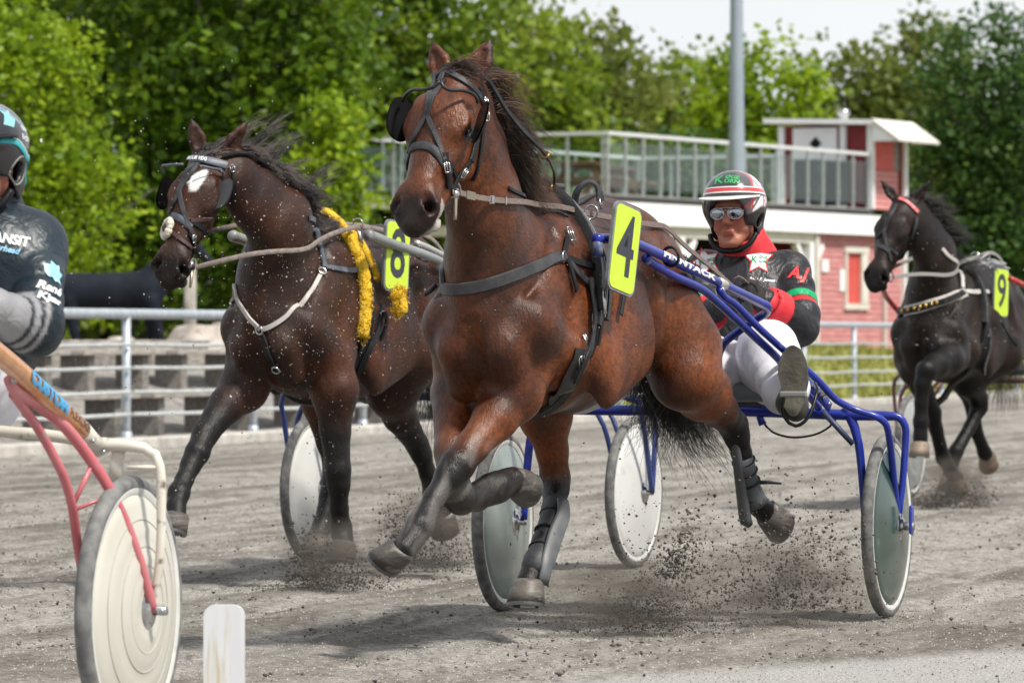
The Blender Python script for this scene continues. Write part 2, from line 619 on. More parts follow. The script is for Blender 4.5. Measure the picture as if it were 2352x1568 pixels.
def ground():
    xs = np.concatenate([-np.geomspace(2500, 9, 26), np.arange(-7.6, 9.6, .035), np.geomspace(11, 2500, 26)])
    ys = [-60.0, -20, -5, 3, 7, 10]
    y = 11.0
    while y < 62: ys.append(y); y += .028 * (y / 14) ** 1.25
    while y < 135: ys.append(y); y += .5
    ys += list(np.geomspace(140, 5500, 30))
    ys = np.array(ys)
    X, Y = np.meshgrid(xs, ys)
    d = (X - FA[0]) * FN[0] + (Y - FA[1]) * FN[1]
    e = (X - FA[0]) * FU[0] + (Y - FA[1]) * FU[1]
    inner = sstep((X * .7 - Y * .714) + 11.25 + .25 * (fbm(X * .7, Y * .7, 77) - .5), -.12, .25) * sstep(Y, 5, 9) * (1 - sstep(Y, 24, 30))
    tr = (1 - sstep(d, -.6, -.35)) * (1 - .0 * inner)
    near = ((Y > 10) & (Y < 62) & (X > -7.7) & (X < 9.7)) * 1.0
    # harrow ridges and hoof-churned streaks along the track, clods, smooth inner lane
    st = fbm(d * 3.1 + .6 * fbm(e * .5, d * .5, 3), e * .30, 11, 4)
    st2 = fbm(d * 13, e * 1.6, 23, 3)
    cl = fbm(X * 9, Y * 5, 31, 4)
    pits = np.clip(fbm(X * 2.3, Y * 1.5, 41, 3) - .52, 0, 1) * 4
    Z = tr * near * ((st - .45) * .034 * (1 - .85 * inner) + (st2 - .45) * .017 * (1 - .8 * inner) + (cl - .45) * .015 * (1 - .8 * inner) - pits * .018 * (1 - inner))
    rough = (1 - tr) * near * (fbm(X * 2, Y * 2, 51) - .45) * .05
    Z = Z + bank(d) + rough
    Z += np.where(Y > 300, 0, 0)
    churn = np.clip(.6 * (st - .36) * 3.4 + .6 * (st2 - .36) * 2.4 + pits * .6, 0, 1) * (1 - .8 * inner)
    rut = np.zeros_like(d)
    for d0, w0, ph in ((-31.4, .05, 0), (-32.9, .045, 2), (-34.2, .05, 1), (-29.8, .045, 4), (-27.9, .05, 3), (-36.1, .05, 5), (-25.5, .05, 6)):
        dd = d - d0 - .25 * np.sin(e * .11 + ph) + .1 * (fbm(e * .6, d * 0 + ph, 88, 2) - .5)
        rut = np.maximum(rut, np.exp(-(dd / w0) ** 2) * (.4 + .6 * (fbm(e * 1.2, d, 97, 2) > .42)))
    Z -= tr * near * rut * .018
    churn = np.clip(churn + .75 * rut, 0, 1)
    grass = sstep(d, .15, .5) * sstep(e + 1.2 * (fbm(X * .6, Y * .6, 61) - .5), 17, 21) + sstep(d, 5.2, 7.0)
    gravel = sstep(d, .1, .3) * (1 - np.clip(grass, 0, 1))
    ny, nx = X.shape
    verts = np.stack([X, Y, Z], -1).reshape(-1, 3)
    i = np.arange(ny * nx).reshape(ny, nx)
    F = np.stack([i[:-1, :-1], i[:-1, 1:], i[1:, 1:], i[1:, :-1]], -1).reshape(-1, 4)
    m = bpy.data.materials.new('track_sand_and_verge'); m.use_nodes = True
    n = m.node_tree; b = n.nodes['Principled BSDF']; b.inputs['Roughness'].default_value = .95
    b.inputs['Specular IOR Level'].default_value = .2
    tc = n.nodes.new('ShaderNodeTexCoord')
    def attr(nm):
        a = n.nodes.new('ShaderNodeAttribute'); a.attribute_name = nm; return a.outputs['Fac']
    def noise(sc_, det=6, stretch=None, rough_=.6):
        q = n.nodes.new('ShaderNodeTexNoise'); q.inputs['Scale'].default_value = sc_; q.inputs['Detail'].default_value = det
        q.inputs['Roughness'].default_value = rough_
        v = tc.outputs['Object']
        if stretch:
            mpn = n.nodes.new('ShaderNodeMapping'); mpn.inputs['Scale'].default_value = stretch; mpn.inputs['Rotation'].default_value = (0, 0, math.radians(15.3))
            n.links.new(v, mpn.inputs[0]); v = mpn.outputs[0]
        n.links.new(v, q.inputs['Vector']); return q.outputs[0]
    def ramp(inp, stops):
        r = n.nodes.new('ShaderNodeValToRGB')
        el = r.color_ramp.elements
        while len(el) < len(stops): el.new(.5)
        for q, (p, c) in zip(el, stops): q.position = p; q.color = (*c, 1)
        n.links.new(inp, r.inputs[0]); return r.outputs[0]
    def mixc(f, a_, b_, mode='MIX'):
        q = n.nodes.new('ShaderNodeMix'); q.data_type = 'RGBA'; q.blend_type = mode
        if isinstance(f, float): q.inputs[0].default_value = f
        else: n.links.new(f, q.inputs[0])
        for k, s in ((6, a_), (7, b_)):
            if isinstance(s, tuple): q.inputs[k].default_value = (*s, 1)
            else: n.links.new(s, q.inputs[k])
        return q.outputs[2]
    dry = ramp(noise(38, 8), [(.36, (.17, .158, .14)), (.5, (.315, .295, .265)), (.64, (.42, .398, .362))])
    damp = ramp(noise(30, 8), [(.35, (.055, .048, .040)), (.62, (.19, .17, .145))])
    spots = ramp(noise(4.5, 9, (2.6, .55, 1), .7), [(.50, (0, 0, 0)), (.64, (.85, .85, .85))])
    c1 = mixc(attr('churn'), dry, damp)
    c1 = mixc(spots, c1, damp)
    fine = ramp(noise(95, 4), [(.3, (.12, .118, .112)), (.46, (.33, .325, .31)), (.56, (.40, .39, .37)), (.72, (.66, .65, .62))])
    c1 = mixc(attr('inner'), c1, fine)
    gr = ramp(noise(2.2, 8), [(.35, (.15, .17, .03)), (.52, (.24, .25, .06)), (.7, (.36, .33, .12))])
    gv = ramp(noise(7, 9), [(.35, (.14, .13, .12)), (.6, (.33, .31, .29)), (.72, (.13, .16, .05))])
    c1 = mixc(attr('gravel'), c1, gv)
    c1 = mixc(attr('grass'), c1, gr)
    n.links.new(c1, b.inputs['Base Color'])
    bp = n.nodes.new('ShaderNodeBump'); bp.inputs['Strength'].default_value = .9; bp.inputs['Distance'].default_value = .02
    n.links.new(noise(70, 8), bp.inputs['Height']); n.links.new(bp.outputs[0], b.inputs['Normal'])
    o = mesh_obj('ground', verts, F, m, attrs={'churn': churn.ravel(), 'inner': inner.ravel(), 'grass': np.clip(grass, 0, 1).ravel(), 'gravel': gravel.ravel()})
    tag(o, 'grey sand race track, with a gravel and grass bank behind the rail', None, None, 'structure')
    o['label'] = 'grey sand race track with gravel and grass bank behind the rail'
    return o
ground()

def clods():
    """loose clods and pebbles lying on the track"""
    N = 9000
    Y = 13 + (rng.random(N) ** 1.6) * 34
    X = Y * (rng.random(N) * .22 - .11)
    d = (X - FA[0]) * FN[0] + (Y - FA[1]) * FN[1]
    k = (fbm(d * 3.1, Y * .3, 11, 4) + .3 * rng.random(N)) > .56
    inn = (X * .7 - Y * .714 + 11.25) > 0
    k &= ~(inn & (rng.random(N) > .12))
    X = X[k]; Y = Y[k]; N = len(X)
    r = .003 + .0075 * rng.random(N) ** 3
    base = np.array([(1, 0, 0), (-1, 0, 0), (0, 1, 0), (0, -1, 0), (0, 0, .75), (0, 0, -.75)], float)
    fc = np.array([(0, 2, 4), (2, 1, 4), (1, 3, 4), (3, 0, 4), (2, 0, 5), (1, 2, 5), (3, 1, 5), (0, 3, 5)])
    vs = base[None] * r[:, None, None] * (1 + .5 * rng.normal(size=(N, 6, 1))) + np.stack([X, Y, np.full(N, .006)], -1)[:, None]
    F = (fc[None] + (np.arange(N) * 6)[:, None, None]).reshape(-1, 3)
    o = mesh_obj('loose_gravel', vs.reshape(-1, 3), F, pm('clod', (.05, .044, .037), .95, col2=(.2, .18, .155), nscale=3.0), smooth=False)
    tag(o, 'dark clods and pebbles scattered over the sand track', None, None, 'stuff')
    # fine grit that gives the sand its grain close to the camera
    for nm, lab, mat, n_, sd_ in (('pale_grit_layer', 'fine pale grit lying all over the near track', pm('pale_sand_grain', (.34, .32, .29), .95, col2=(.42, .40, .365), nscale=4.0), 30000, 1), ('dark_grit_layer', 'fine dark grit lying all over the near track', pm('dark_sand_grain', (.075, .068, .06), .95, col2=(.17, .155, .135), nscale=4.0), 34000, 2)):
        g = np.random.default_rng(sd_)
        Y = 13 + (g.random(n_) ** 1.9) * 19; X = Y * (g.random(n_) * .216 - .108)
        r = .0014 + .0030 * g.random(n_) ** 2.2 * (Y / 18)
        b5 = np.array([(1, .2, 0), (-.5, .9, 0), (-.5, -.9, 0), (0, 0, .9)], float)
        vs = b5[None] * r[:, None, None] * (1 + .35 * g.normal(size=(n_, 4, 1))) + np.stack([X, Y, np.full(n_, .004)], -1)[:, None]
        d = (X - FA[0]) * FN[0] + (Y - FA[1]) * FN[1]; e = (X - FA[0]) * FU[0] + (Y - FA[1]) * FU[1]
        zz_ = (fbm(d * 3.1 + .6 * fbm(e * .5, d * .5, 3), e * .30, 11, 4) - .45) * .034 + (fbm(d * 13, e * 1.6, 23, 3) - .45) * .017 + (fbm(X * 9, Y * 5, 31, 4) - .45) * .015 - np.clip(fbm(X * 2.3, Y * 1.5, 41, 3) - .52, 0, 1) * 4 * .018
        inn = sstep((X * .7 - Y * .714) + 11.25, -.12, .25)
        vs[:, :, 2] += (zz_ * (1 - .85 * inn))[:, None]
        F = (np.array([(0, 1, 3), (1, 2, 3), (2, 0, 3)])[None] + (np.arange(n_) * 4)[:, None, None]).reshape(-1, 3)
        tag(mesh_obj(nm, vs.reshape(-1, 3), F, mat, smooth=False), lab, None, None, 'stuff')
clods()

# ------------------------------------------------------------------ kerb and rail fence
CONC = pm('concrete', (.36, .34, .31), .85, col2=(.52, .49, .45), nscale=3, bump=.3, bscale=30, dirt=(.2, .19, .16), dscale=8, dlo=.6, dhi=.8)
Rf = Matrix.Rotation(math.atan2(FU[1], FU[0]), 3, 'Z')
mb = MB()
for k in range(-3, 26):
    mb.box(fpt(k * 3.9 + 1.95, -.16, .015 + .002 * (k % 3)), (3.88, .34, .17), Rf, bev=.015)
tag(mb.build('kerb', CONC, smooth=False), 'pale concrete kerb under the galvanised rail fence', None, None, 'structure')

FH = 1.33
fe = empty('rail_fence', Matrix.Translation(fpt(0, .0, .0)))
tag(fe, 'long galvanised fence of round top rail and four thin rails beside the track', 'fence')
def fenceobj(name, mb_, mat):
    o = mb_.build(name, mat, smooth=True, auto=40)
    o.parent = fe; o.matrix_parent_inverse = fe.matrix_world.inverted()
    return o
post = None
for i in range(-2, 16):
    p = fpt(i * 4.0, .03, 0)
    if post is None:
        m2 = MB()
        m2.tube([(0, 0, -.3), (0, 0, FH - .03)], .044, 14)
        m2.tube([(0, 0, .0), (0, 0, .16)], .056, 12)
        post = m2.build('post', GALV); q = post
    else:
        q = post.copy(); sc.collection.objects.link(q)
    q.parent = None
    q.matrix_world = Matrix.Translation(p) 
    q.parent = fe; q.matrix_parent_inverse = fe.matrix_world.inverted()
fenceobj('top_rail', MB().tube([fpt(-9, .03, FH)] + [fpt(i * 4.0 + .5, .03, FH - .006 + .006 * math.sin(i * 2.1)) for i in range(-1, 15)] + [fpt(62, .03, FH)], .05, 14), GALV)
RAILM = pm('pale_rail', (.42, .44, .44), .55, .2, col2=(.52, .54, .53), nscale=6)
for z in (1.02, .79, .55, .33):
    mm = MB()
    for i in range(-2, 15):
        a = fpt(i * 4.0 + .05, -.025, z); b = fpt(i * 4.0 + 3.95, -.025, z); c = (a + b) / 2 - V((0, 0, .012))
        mm.tube([a, c, b], .019, 8, step=1.0)
    fenceobj('rail', mm, RAILM)

# ------------------------------------------------------------------ benches on the bank, sleeper wall, boulder, post, sculpture
WOOD = pm('grey_weathered_wood', (.22, .195, .17), .85, col2=(.42, .39, .35), nscale=5, stretch=(.6, 8, 8), bump=.3, bscale=20)
DARKWOOD = pm('dark_sleeper_wood', (.16, .145, .13), .9, col2=(.29, .27, .245), nscale=6, stretch=(1, 5, 5), bump=.3, bscale=20)
def bench(e0, d, ln=2.7):
    z = gz(*fpt(e0 + ln / 2, d).xy)
    M = Matrix.Translation(fpt(e0 + ln / 2, d, z)) @ Rf.to_4x4()
    r = empty('plank_bench', M)
    for y in (-.13, .13):
        t = MB().box((0, y, .425), (ln, .235, .055), bev=.008).build('plank', WOOD, r, False)
    for x in (-ln / 2 + .45, ln / 2 - .45):
        MB().box((x, 0, .19), (.2, .34, .415), bev=.01).build('support_block', DARKWOOD, r, False)
    return r
NTH = ('first', 'second', 'third', 'fourth', 'fifth')
for k in range(5):
    tag(bench(-.25 + 3.15 * (k - .0), 1.0), 'plank bench on blocks close behind the fence, %s from the left in the front row' % NTH[k], 'bench', 'front row benches behind the fence')
for k in range(5):
    tag(bench(-1.3 + 3.15 * k, 2.55), 'plank bench on blocks below the sleeper wall, %s from the left in the upper row' % NTH[k], 'bench', 'upper row benches on the bank')
sw = empty('sleeper_wall', Matrix.Translation(fpt(10, 3.35, 0)) @ Rf.to_4x4())
tag(sw, 'low grey wall of stacked timber sleepers behind the plank benches', 'wall')
for c in range(3):
    for k in range(-6, 7):
        MB().box((k * 2.2 + (1.1 if c % 2 else 0), .01 * ((k * 7 + c * 3) % 3), .66 + .165 * c), (2.17, .16, .155), bev=.012).build('sleeper', WOOD if (k + c) % 3 else DARKWOOD, sw, False)

def boulder(px, Y, wid, hei, label, sd_):
    c = at(px, 784, Y); z = gz(c.x, c.y)
    bm = bmesh.new(); bmesh.ops.create_icosphere(bm, subdivisions=4, radius=1)
    for v in bm.verts:
        p = v.co.copy()
        f = 1 + .35 * (float(fbm(np.array(p.x * 1.3 + sd_), np.array(p.y * 1.3 + p.z * 1.7), sd_)) - .5) + .12 * (float(fbm(np.array(p.x * 5 + p.z * 4), np.array(p.y * 5), sd_ + 5)) - .5)
        p = p * f
        for nrm, o_ in ((V((.5, -.7, .4)).normalized(), .72), (V((-.7, -.5, .5)).normalized(), .75), (V((0, 0, 1)), .72)):
            q = p.dot(nrm) - o_
            if q > 0: p -= nrm * q * .8
        v.co = V((p.x * wid / 2, p.y * wid / 2.4, p.z * hei * .68))
    me = bpy.data.meshes.new('boulder'); bm.to_mesh(me); bm.free()
    me.materials.append(pm('pale_rock', (.3, .26, .225), .9, col2=(.5, .45, .4), nscale=2.4, bump=.5, bscale=14, dirt=(.2, .18, .15), dscale=7, dlo=.55, dhi=.7))
    for p in me.polygons: p.use_smooth = True
    o = bpy.data.objects.new('boulder', me); sc.collection.objects.link(o)
    o.location = (c.x, c.y, z + hei * .3)
    tag(o, label, 'boulder')
boulder(452, 63.5, .84, .56, 'large pale boulder beside the stone post behind the benches', 3)
boulder(515, 65.2, .5, .55, 'smaller whitish boulder leaning behind the large one', 9)
boulder(275, 64.5, .42, .2, 'small grey rock under the dark horse sculpture', 12)
c = at(437, 784, 65); z = gz(c.x, c.y)
mb = MB(); mb.tube([(c.x, c.y, z - .2), (c.x, c.y, z + 1.15)], [.085, .075], 14); mb.ball((c.x, c.y, z + 1.15), (.078, .078, .04))
tag(mb.build('stone_post', pm('grey_stone', (.27, .25, .22), .9, col2=(.4, .37, .33), nscale=6, bump=.3)), 'round grey stone post rising behind the large boulder', 'post')

def sculpture():
    Y = 67.0
    o = at(255, 784, Y); z0 = gz(o.x, o.y)
    s = SDF((-1.3, -.4, -.1), (1.5, .4, 2.1), .03)
    s.chain([((-.62, 0, .98), (.2, .24)), ((0, 0, .95), (.2, .26)), ((.5, 0, 1.0), (.19, .25))], .05, (0, 1, 0))
    s.chain([((.55, 0, 1.1), (.14, .22)), ((.85, 0, 1.45), (.09, .15)), ((1.0, 0, 1.68), (.08, .11))], .06, (0, 1, 0))
    s.seg((.98, 0, 1.7), (1.28, 0, 1.36), (.075, .11), (.05, .06), .04, (0, 1, 0))
    for x, y, dx in ((-.62, .1, -.12), (-.55, -.1, .16), (.5, .1, .05), (.52, -.1, .22)):
        s.chain([((x, y, .85), .12), ((x + dx * .5, y, .45), .06), ((x + dx, y, 0), .055)], .05)
    s.chain([((-.8, 0, 1.1), .05), ((-.98, 0, .8), .06), ((-1.0, 0, .45), .03)], .04)
    p, q = s.polys()
    e = mesh_obj('horse_sculpture', p, q, pm('navy_steel', (.005, .007, .014), .7, col2=(.009, .012, .02), nscale=4, spec=.2))
    e.location = (o.x, o.y, z0 - .22)
    tag(e, 'dark navy life-size horse sculpture standing under the trees', 'sculpture')
sculpture()

# ------------------------------------------------------------------ the red trackside building
C1 = V((1.81, 97, 0)); E1 = V((.458, .889, 0)).normalized(); E2 = V((-E1.y, E1.x, 0))
BM = Matrix(((E1.x, E2.x, 0, C1.x), (E1.y, E2.y, 0, C1.y), (0, 0, 1, 0), (0, 0, 0, 1)))
RED = pm('faded_red_boards', (.44, .17, .17), .8, col2=(.55, .255, .25), nscale=2.5, stretch=(1, 1, 7), bump=.2, bscale=20)
DKRED = pm('dark_red_paint', (.16, .012, .016), .7, col2=(.2, .02, .022), nscale=3)
BRED = pm('bright_red_panel', (.5, .06, .045), .6, col2=(.58, .09, .07), nscale=2)
WHITE = pm('white_paint', (.74, .74, .75), .6, col2=(.8, .8, .8), nscale=4)
CREAM = pm('cream_paint', (.55, .52, .46), .7, col2=(.63, .6, .55), nscale=3)
DECKM = pm('grey_deck', (.28, .27, .26), .8, col2=(.36, .35, .33), nscale=3)
BLACKROOF = pm('tar_felt', (.03, .03, .032), .85, col2=(.05, .05, .05), nscale=3)
SHADEIN = pm('painted_interior_shade', (.02, .018, .017), .9)
bl = empty('track_building', BM)
tag(bl, 'red boarded track building with white fascia, roof terrace and lookout cabin', 'building')
def B(name, c, size, mat, parent=None, bev=0.0, R=None):
    return MB().box(c, size, R, bev).build(name, mat, parent or bl, False)
LA, LB, ZD, ZG = 14.4, 5.4, 3.85, 0.7
B('deck', (LA / 2 - .9, LB / 2, ZD - .08), (LA - 1.8, LB, .16), DECKM)
B('deck_edge', (6.2, -.06, ZD - .07), (12.7, .1, .07), BLACKROOF)
fa = B('fascia', (7.1, -.09, ZD - .36), (14.7, .12, .42), WHITE)
B('fascia', (-.09, 1.1, ZD - .36), (.12, 2.2, .42), pm('dull_red_fascia', (.19, .04, .045), .8))
B('fascia', (-.09, 3.85, ZD - .12), (.12, 3.2, .22), CREAM)
B('beam', (4.9, .04, ZD - .68), (9.6, .14, .2), CREAM)
B('beam', (.04, 2.8, ZD - .68), (.14, 5.0, .2), CREAM)
for a_ in (.12, 3.25, 6.4, 9.45):
    cm = MB().box((a_, .05, (ZG + ZD - .78) / 2), (.2, .2, ZD - .78 - ZG))
    for sg in (-1, 1):
        if a_ + sg * .6 < 0: continue
        cm.box((a_ + sg * .36, .05, ZD - 1.13), (.12, .14, .86), Matrix.Rotation(sg * math.radians(42), 3, 'Y'))
    cm.build('column', WHITE, bl, False)
for b_ in (2.7, 5.2):
    B('column', (.05, b_, (ZG + ZD - .78) / 2), (.2, .2, ZD - .78 - ZG), CREAM)
# inside of the porch; back wall painted near black for the shade there
B('back_wall', (4.9, 2.4, (ZG + ZD - .3) / 2), (9.5, .12, ZD - .3 - ZG), SHADEIN)
B('side_wall', (9.62, 1.2, (ZG + ZD - .3) / 2), (.1, 2.3, ZD - .3 - ZG), DKRED)
B('porch_floor', (4.9, 1.2, ZG + .06), (9.4, 2.3, .1), DECKM)
B('wall', (12.05, .14, (ZG + ZD - .3) / 2), (4.72, .1, ZD - .3 - ZG), DKRED)
W0, W1, WZ0, WZ1 = 11.35, 12.45, 1.80, 2.95
pitch = .118
z = ZG + .1
k = 0
while z < ZD - .62:
    for a0, a1 in ((9.72, 14.36),):
        spans = [(a0, a1)]
        if WZ0 - .05 < z + pitch / 2 < WZ1 + .05: spans = [(a0, W0), (W1, a1)]
        for s0, s1 in spans:
            B('board', ((s0 + s1) / 2, .07 - .003 * (k % 2), z + pitch / 2), (s1 - s0, .03, pitch - .012), RED, None, 0, Matrix.Rotation(math.radians(-5), 3, 'X'))
    z += pitch; k += 1
wf = B('window', ((W0 + W1) / 2, .085, (WZ0 + WZ1) / 2), (W1 - W0 - .02, .02, WZ1 - WZ0), BRED)
for c_, s_ in ((((W0 + W1) / 2, .03, WZ1 + .02), (1.26, .07, .12)), (((W0 + W1) / 2, .03, WZ0 - .02), (1.26, .07, .12)), ((W0 + .02, .033, (WZ0 + WZ1) / 2), (.10, .05, WZ1 - WZ0 - .1)), ((W1 - .12, .033, (WZ0 + WZ1) / 2), (.34, .06, WZ1 - WZ0 - .1))):
    MB().box(c_, s_).build('frame', CREAM, wf, False)
B('corner_trim', (9.68, .0, (ZG + ZD - .6) / 2), (.16, .16, ZD - .6 - ZG), CREAM)
B('corner_trim', (14.38, .02, (ZG + ZD - .3) / 2), (.12, .16, ZD - .3 - ZG), WHITE)
B('downpipe', (13.35, .0, 2.0), (.07, .07, 2.3), CREAM)
B('notice', (10.28, .03, 2.62), (.34, .02, .26), pm('paper', (.75, .75, .74), .7))
B('notice', (11.16, .03, 2.33), (.24, .02, .46), MATS['paper'])
# lookout cabin at the far end of the terrace
T0, T1, TB, ZR = 12.62, 14.36, 2.05, 5.62
B('cabin_front', (T0 + .05, TB / 2, (ZD + ZR) / 2), (.1, TB, ZR - ZD), DKRED)
B('cabin_back', (T1 - .06, TB / 2, (ZD + ZR) / 2), (.1, TB - .02, ZR - ZD), DKRED)
B('cabin_side', ((T0 + T1) / 2, .1, (ZD + ZR) / 2), (T1 - T0 - .24, .08, ZR - ZD), DKRED)
B('cabin_side', ((T0 + T1) / 2, TB - .06, (ZD + ZR) / 2), (T1 - T0 - .24, .08, ZR - ZD), DKRED)
B('shutter', (13.3, .035, 5.12), (1.12, .05, .86), BRED)
B('painted_shadow_panel', (14.05, .045, 5.12), (.3, .04, .86), DARKWOOD)  # dark panel stands in for the shadow beside the corner trim
z = ZD + .0; k = 0
while z < 4.66:
    B('board', (13.4, .045 - .003 * (k % 2), z + pitch / 2), (1.5, .03, pitch - .012), pm('pink_boards', (.52, .2, .19), .8, col2=(.6, .27, .25), nscale=3, stretch=(1, 1, 7)), None, 0, Matrix.Rotation(math.radians(-5), 3, 'X'))
    z += pitch; k += 1
for a_, b_ in ((T0 - .01, -.0), (T1 + .04, -.0)):
    B('corner_trim', (a_, b_, (ZD + ZR) / 2), (.12, .14, ZR - ZD), WHITE)
B('corner_trim', (T0 - .02, TB, (ZD + ZR) / 2), (.13, .13, ZR - ZD), WHITE)
dr = B('door', (T0 - .025, 1.28, 4.72), (.05, 1.02, 1.72), WHITE)
MB().box((T0 - .054, 1.26, 5.25), (.02, .2, .2), Matrix.Rotation(math.radians(45), 3, 'X')).build('diamond_pane', BLACKPLASTIC, dr, False)
B('post_trim', (T0 - .05, .62, (ZD + ZR) / 2), (.09, .13, ZR - ZD), WHITE)
rfm = MB().box(((T0 + T1) / 2, 1.12, ZR + .09), (T1 - T0 + .5, 2.55, .10), Matrix.Rotation(math.radians(1.5), 3, 'X'))
rf = rfm.build('roof', WHITE, bl, False)
MB().prism([(0, 0), (-.62, -.44), (-.62, -.49), (0, -.07)], T1 - T0 + .5, BM.inverted() @ BM @ Matrix.Translation(((T0 + T1) / 2, -.12, ZR + .13)) @ Matrix(((0, 0, 1, 0), (1, 0, 0, 0), (0, 1, 0, 0), (0, 0, 0, 1)))).build('awning', CREAM, rf, False)
for a_ in (T0 - .18, T1 + .18):
    MB().prism([(0, -.05), (-.56, -.43), (0, -.43)], .04, Matrix.Translation((a_, -.12, ZR + .08)) @ Matrix(((0, 0, 1, 0), (1, 0, 0, 0), (0, 1, 0, 0), (0, 0, 0, 1)))).build('gable', WHITE, rf, False)
MB().lathe([(.0, 0), (.1, 0), (.1, .14), (.14, .16), (.12, .26), (0, .28)], Matrix.Translation((T1 - .9, 1.0, ZR + .12)) @ Matrix.Rotation(math.radians(90), 4, 'X'), 16).build('vent_cap', STEEL, rf)
# terrace railing with glass panels
GL = bpy.data.materials.new('thin_glass'); GL.use_nodes = True
n = GL.node_tree; n.nodes.remove(n.nodes['Principled BSDF'])
o_ = n.nodes['Material Output']; t_ = n.nodes.new('ShaderNodeBsdfTransparent'); g_ = n.nodes.new('ShaderNodeBsdfGlossy'); m_ = n.nodes.new('ShaderNodeMixShader')
t_.inputs[0].default_value = (.86, .93, .9, 1); g_.inputs['Roughness'].default_value = .05; m_.inputs[0].default_value = .09
n.links.new(t_.outputs[0], m_.inputs[1]); n.links.new(g_.outputs[0], m_.inputs[2]); n.links.new(m_.outputs[0], o_.inputs['Surface'])
RAILW = pm('pale_handrail', (.58, .6, .61), .5, .2, col2=(.66, .68, .68), nscale=4)
POSTM = pm('rail_post_steel', (.4, .42, .42), .5, .4)
ra = empty('terrace_railing', None, bl)
ra.name = 'terrace_railing'
pm_post = None; pm_glass = None
def railing(p, q, end=True):
    global pm_post, pm_glass
    p = V(p); q = V(q); L = (q - p).length; nn = max(1, round(L / .79)); u = (q - p) / L
    rot = Matrix.Rotation(math.atan2(u.y, u.x), 4, 'Z')
    for i in range(nn + 1):
        c = p + u * (L * i / nn)
        if pm_post is None:
            pm_post = MB().box((0, 0, .55), (.05, .05, 1.12)).box((0, 0, .3), (.07, .07, .06)).box((0, 0, .95), (.07, .07, .06)).build('post', POSTM, ra, False); x = pm_post
        else:
            x = pm_post.copy(); sc.collection.objects.link(x)
        x.matrix_local = Matrix.Translation(c) @ rot
        if i < nn:
            if pm_glass is None:
                pm_glass = MB().box((.395, 0, .55), (.7, .012, .88)).build('glass_panel', GL, ra, False); x = pm_glass
            else:
                x = pm_glass.copy(); sc.collection.objects.link(x)
            x.matrix_local = Matrix.Translation(c) @ rot
    MB().box((p + q) / 2 + V((0, 0, 1.15)), (L + .08, .1, .07), rot.to_3x3()).build('handrail', RAILW, ra, False)
railing((.05, .03, ZD), (12.5, .03, ZD))
railing((.05, .12, ZD), (.05, LB, ZD))
railing((.12, LB - .05, ZD), (12.4, LB - .05, ZD))
railing((12.45, 2.2, ZD), (12.45, LB, ZD))

def bin_(a_, b_, label):
    r = empty('wheelie_bin', BM @ Matrix.Translation((a_, b_, ZD)))
    g = pm('dark_green_plastic', (.012, .022, .022), .5, col2=(.02, .035, .033), nscale=4)
    MB().rings([[V((sx * q, sy * q * .9, zz)) for sx, sy in ((-.3, -.3), (.3, -.3), (.3, .3), (-.3, .3))] for q, zz in ((.85, .06), (1.0, .92))]).build('tub', g, r, False)
    MB().box((0, 0, .96), (.66, .62, .06), None, .02).build('lid', g, r, False)
    for sx in (-.26, .26): MB().lathe([(0, -.03), (.09, -.03), (.09, .03), (0, .03)], Matrix.Translation((sx, .28, .09)) @ Matrix.Rotation(math.radians(90), 4, 'Z'), 16).build('wheel', BLACKPLASTIC, r)
    tag(r, label, 'bin', 'bins on the roof terrace')
bin_(10.9, .66, 'dark green bin on the terrace directly before the white door')
bin_(11.85, .55, 'dark green bin on the terrace beside the red cabin corner')

def picnic(a_, b_, label):
    r = empty('picnic_table', BM @ Matrix.Translation((a_, b_, ZD)) @ Matrix.Rotation(.3, 4, 'Z'))
    br = pm('brown_timber', (.13, .065, .035), .8, col2=(.2, .11, .065), nscale=6, stretch=(1, 6, 6))
    for y in (-.3, -.1, .1, .3): MB().box((0, y, .74), (1.7, .185, .04)).build('table_plank', br, r, False)
    for y in (-.72, .72): MB().box((0, y, .45), (1.7, .24, .04)).build('bench_plank', br, r, False)
    for x in (-.6, .6):
        mm = MB().box((x, 0, .42), (.05, 1.6, .09)).box((x, 0, .69), (.05, .75, .07))
        for sg in (-1, 1): mm.box((x + .05, sg * .42, .36), (.05, .09, .8), Matrix.Rotation(sg * math.radians(28), 3, 'X'))
        mm.build('leg_frame', br, r, False)
    tag(r, label, 'picnic table', 'picnic tables on the roof terrace')
picnic(1.3, 3.6, 'brown picnic table on the terrace near its front corner')
picnic(4.4, 2.7, 'brown picnic table on the terrace behind the lamp mast')
picnic(7.6, 3.6, 'brown picnic table on the terrace nearest the cabin')

# lamp mast
c = at(1692, 784, 90); z = gz(c.x, c.y)
lm = empty('lamp_mast', Matrix.Translation((c.x, c.y, z)))
tag(lm, 'tall tapering grey steel mast in front of the terrace railing', 'mast')
MB().tube([(0, 0, -.1), (0, 0, 3), (0, 0, 9.5), (0, 0, 12)], [.16, .145, .085, .07], 16).build('pole', pm('mast_grey', (.27, .32, .37), .5, .2, col2=(.31, .36, .41), nscale=1.5), lm)
MB().box((.1, -.12, 12), (.9, .3, .12), None, .03).build('floodlight', GALV, lm, False)
MB().box((0, 0, .02), (.42, .42, .05)).build('base_plate', GALV, lm, False)

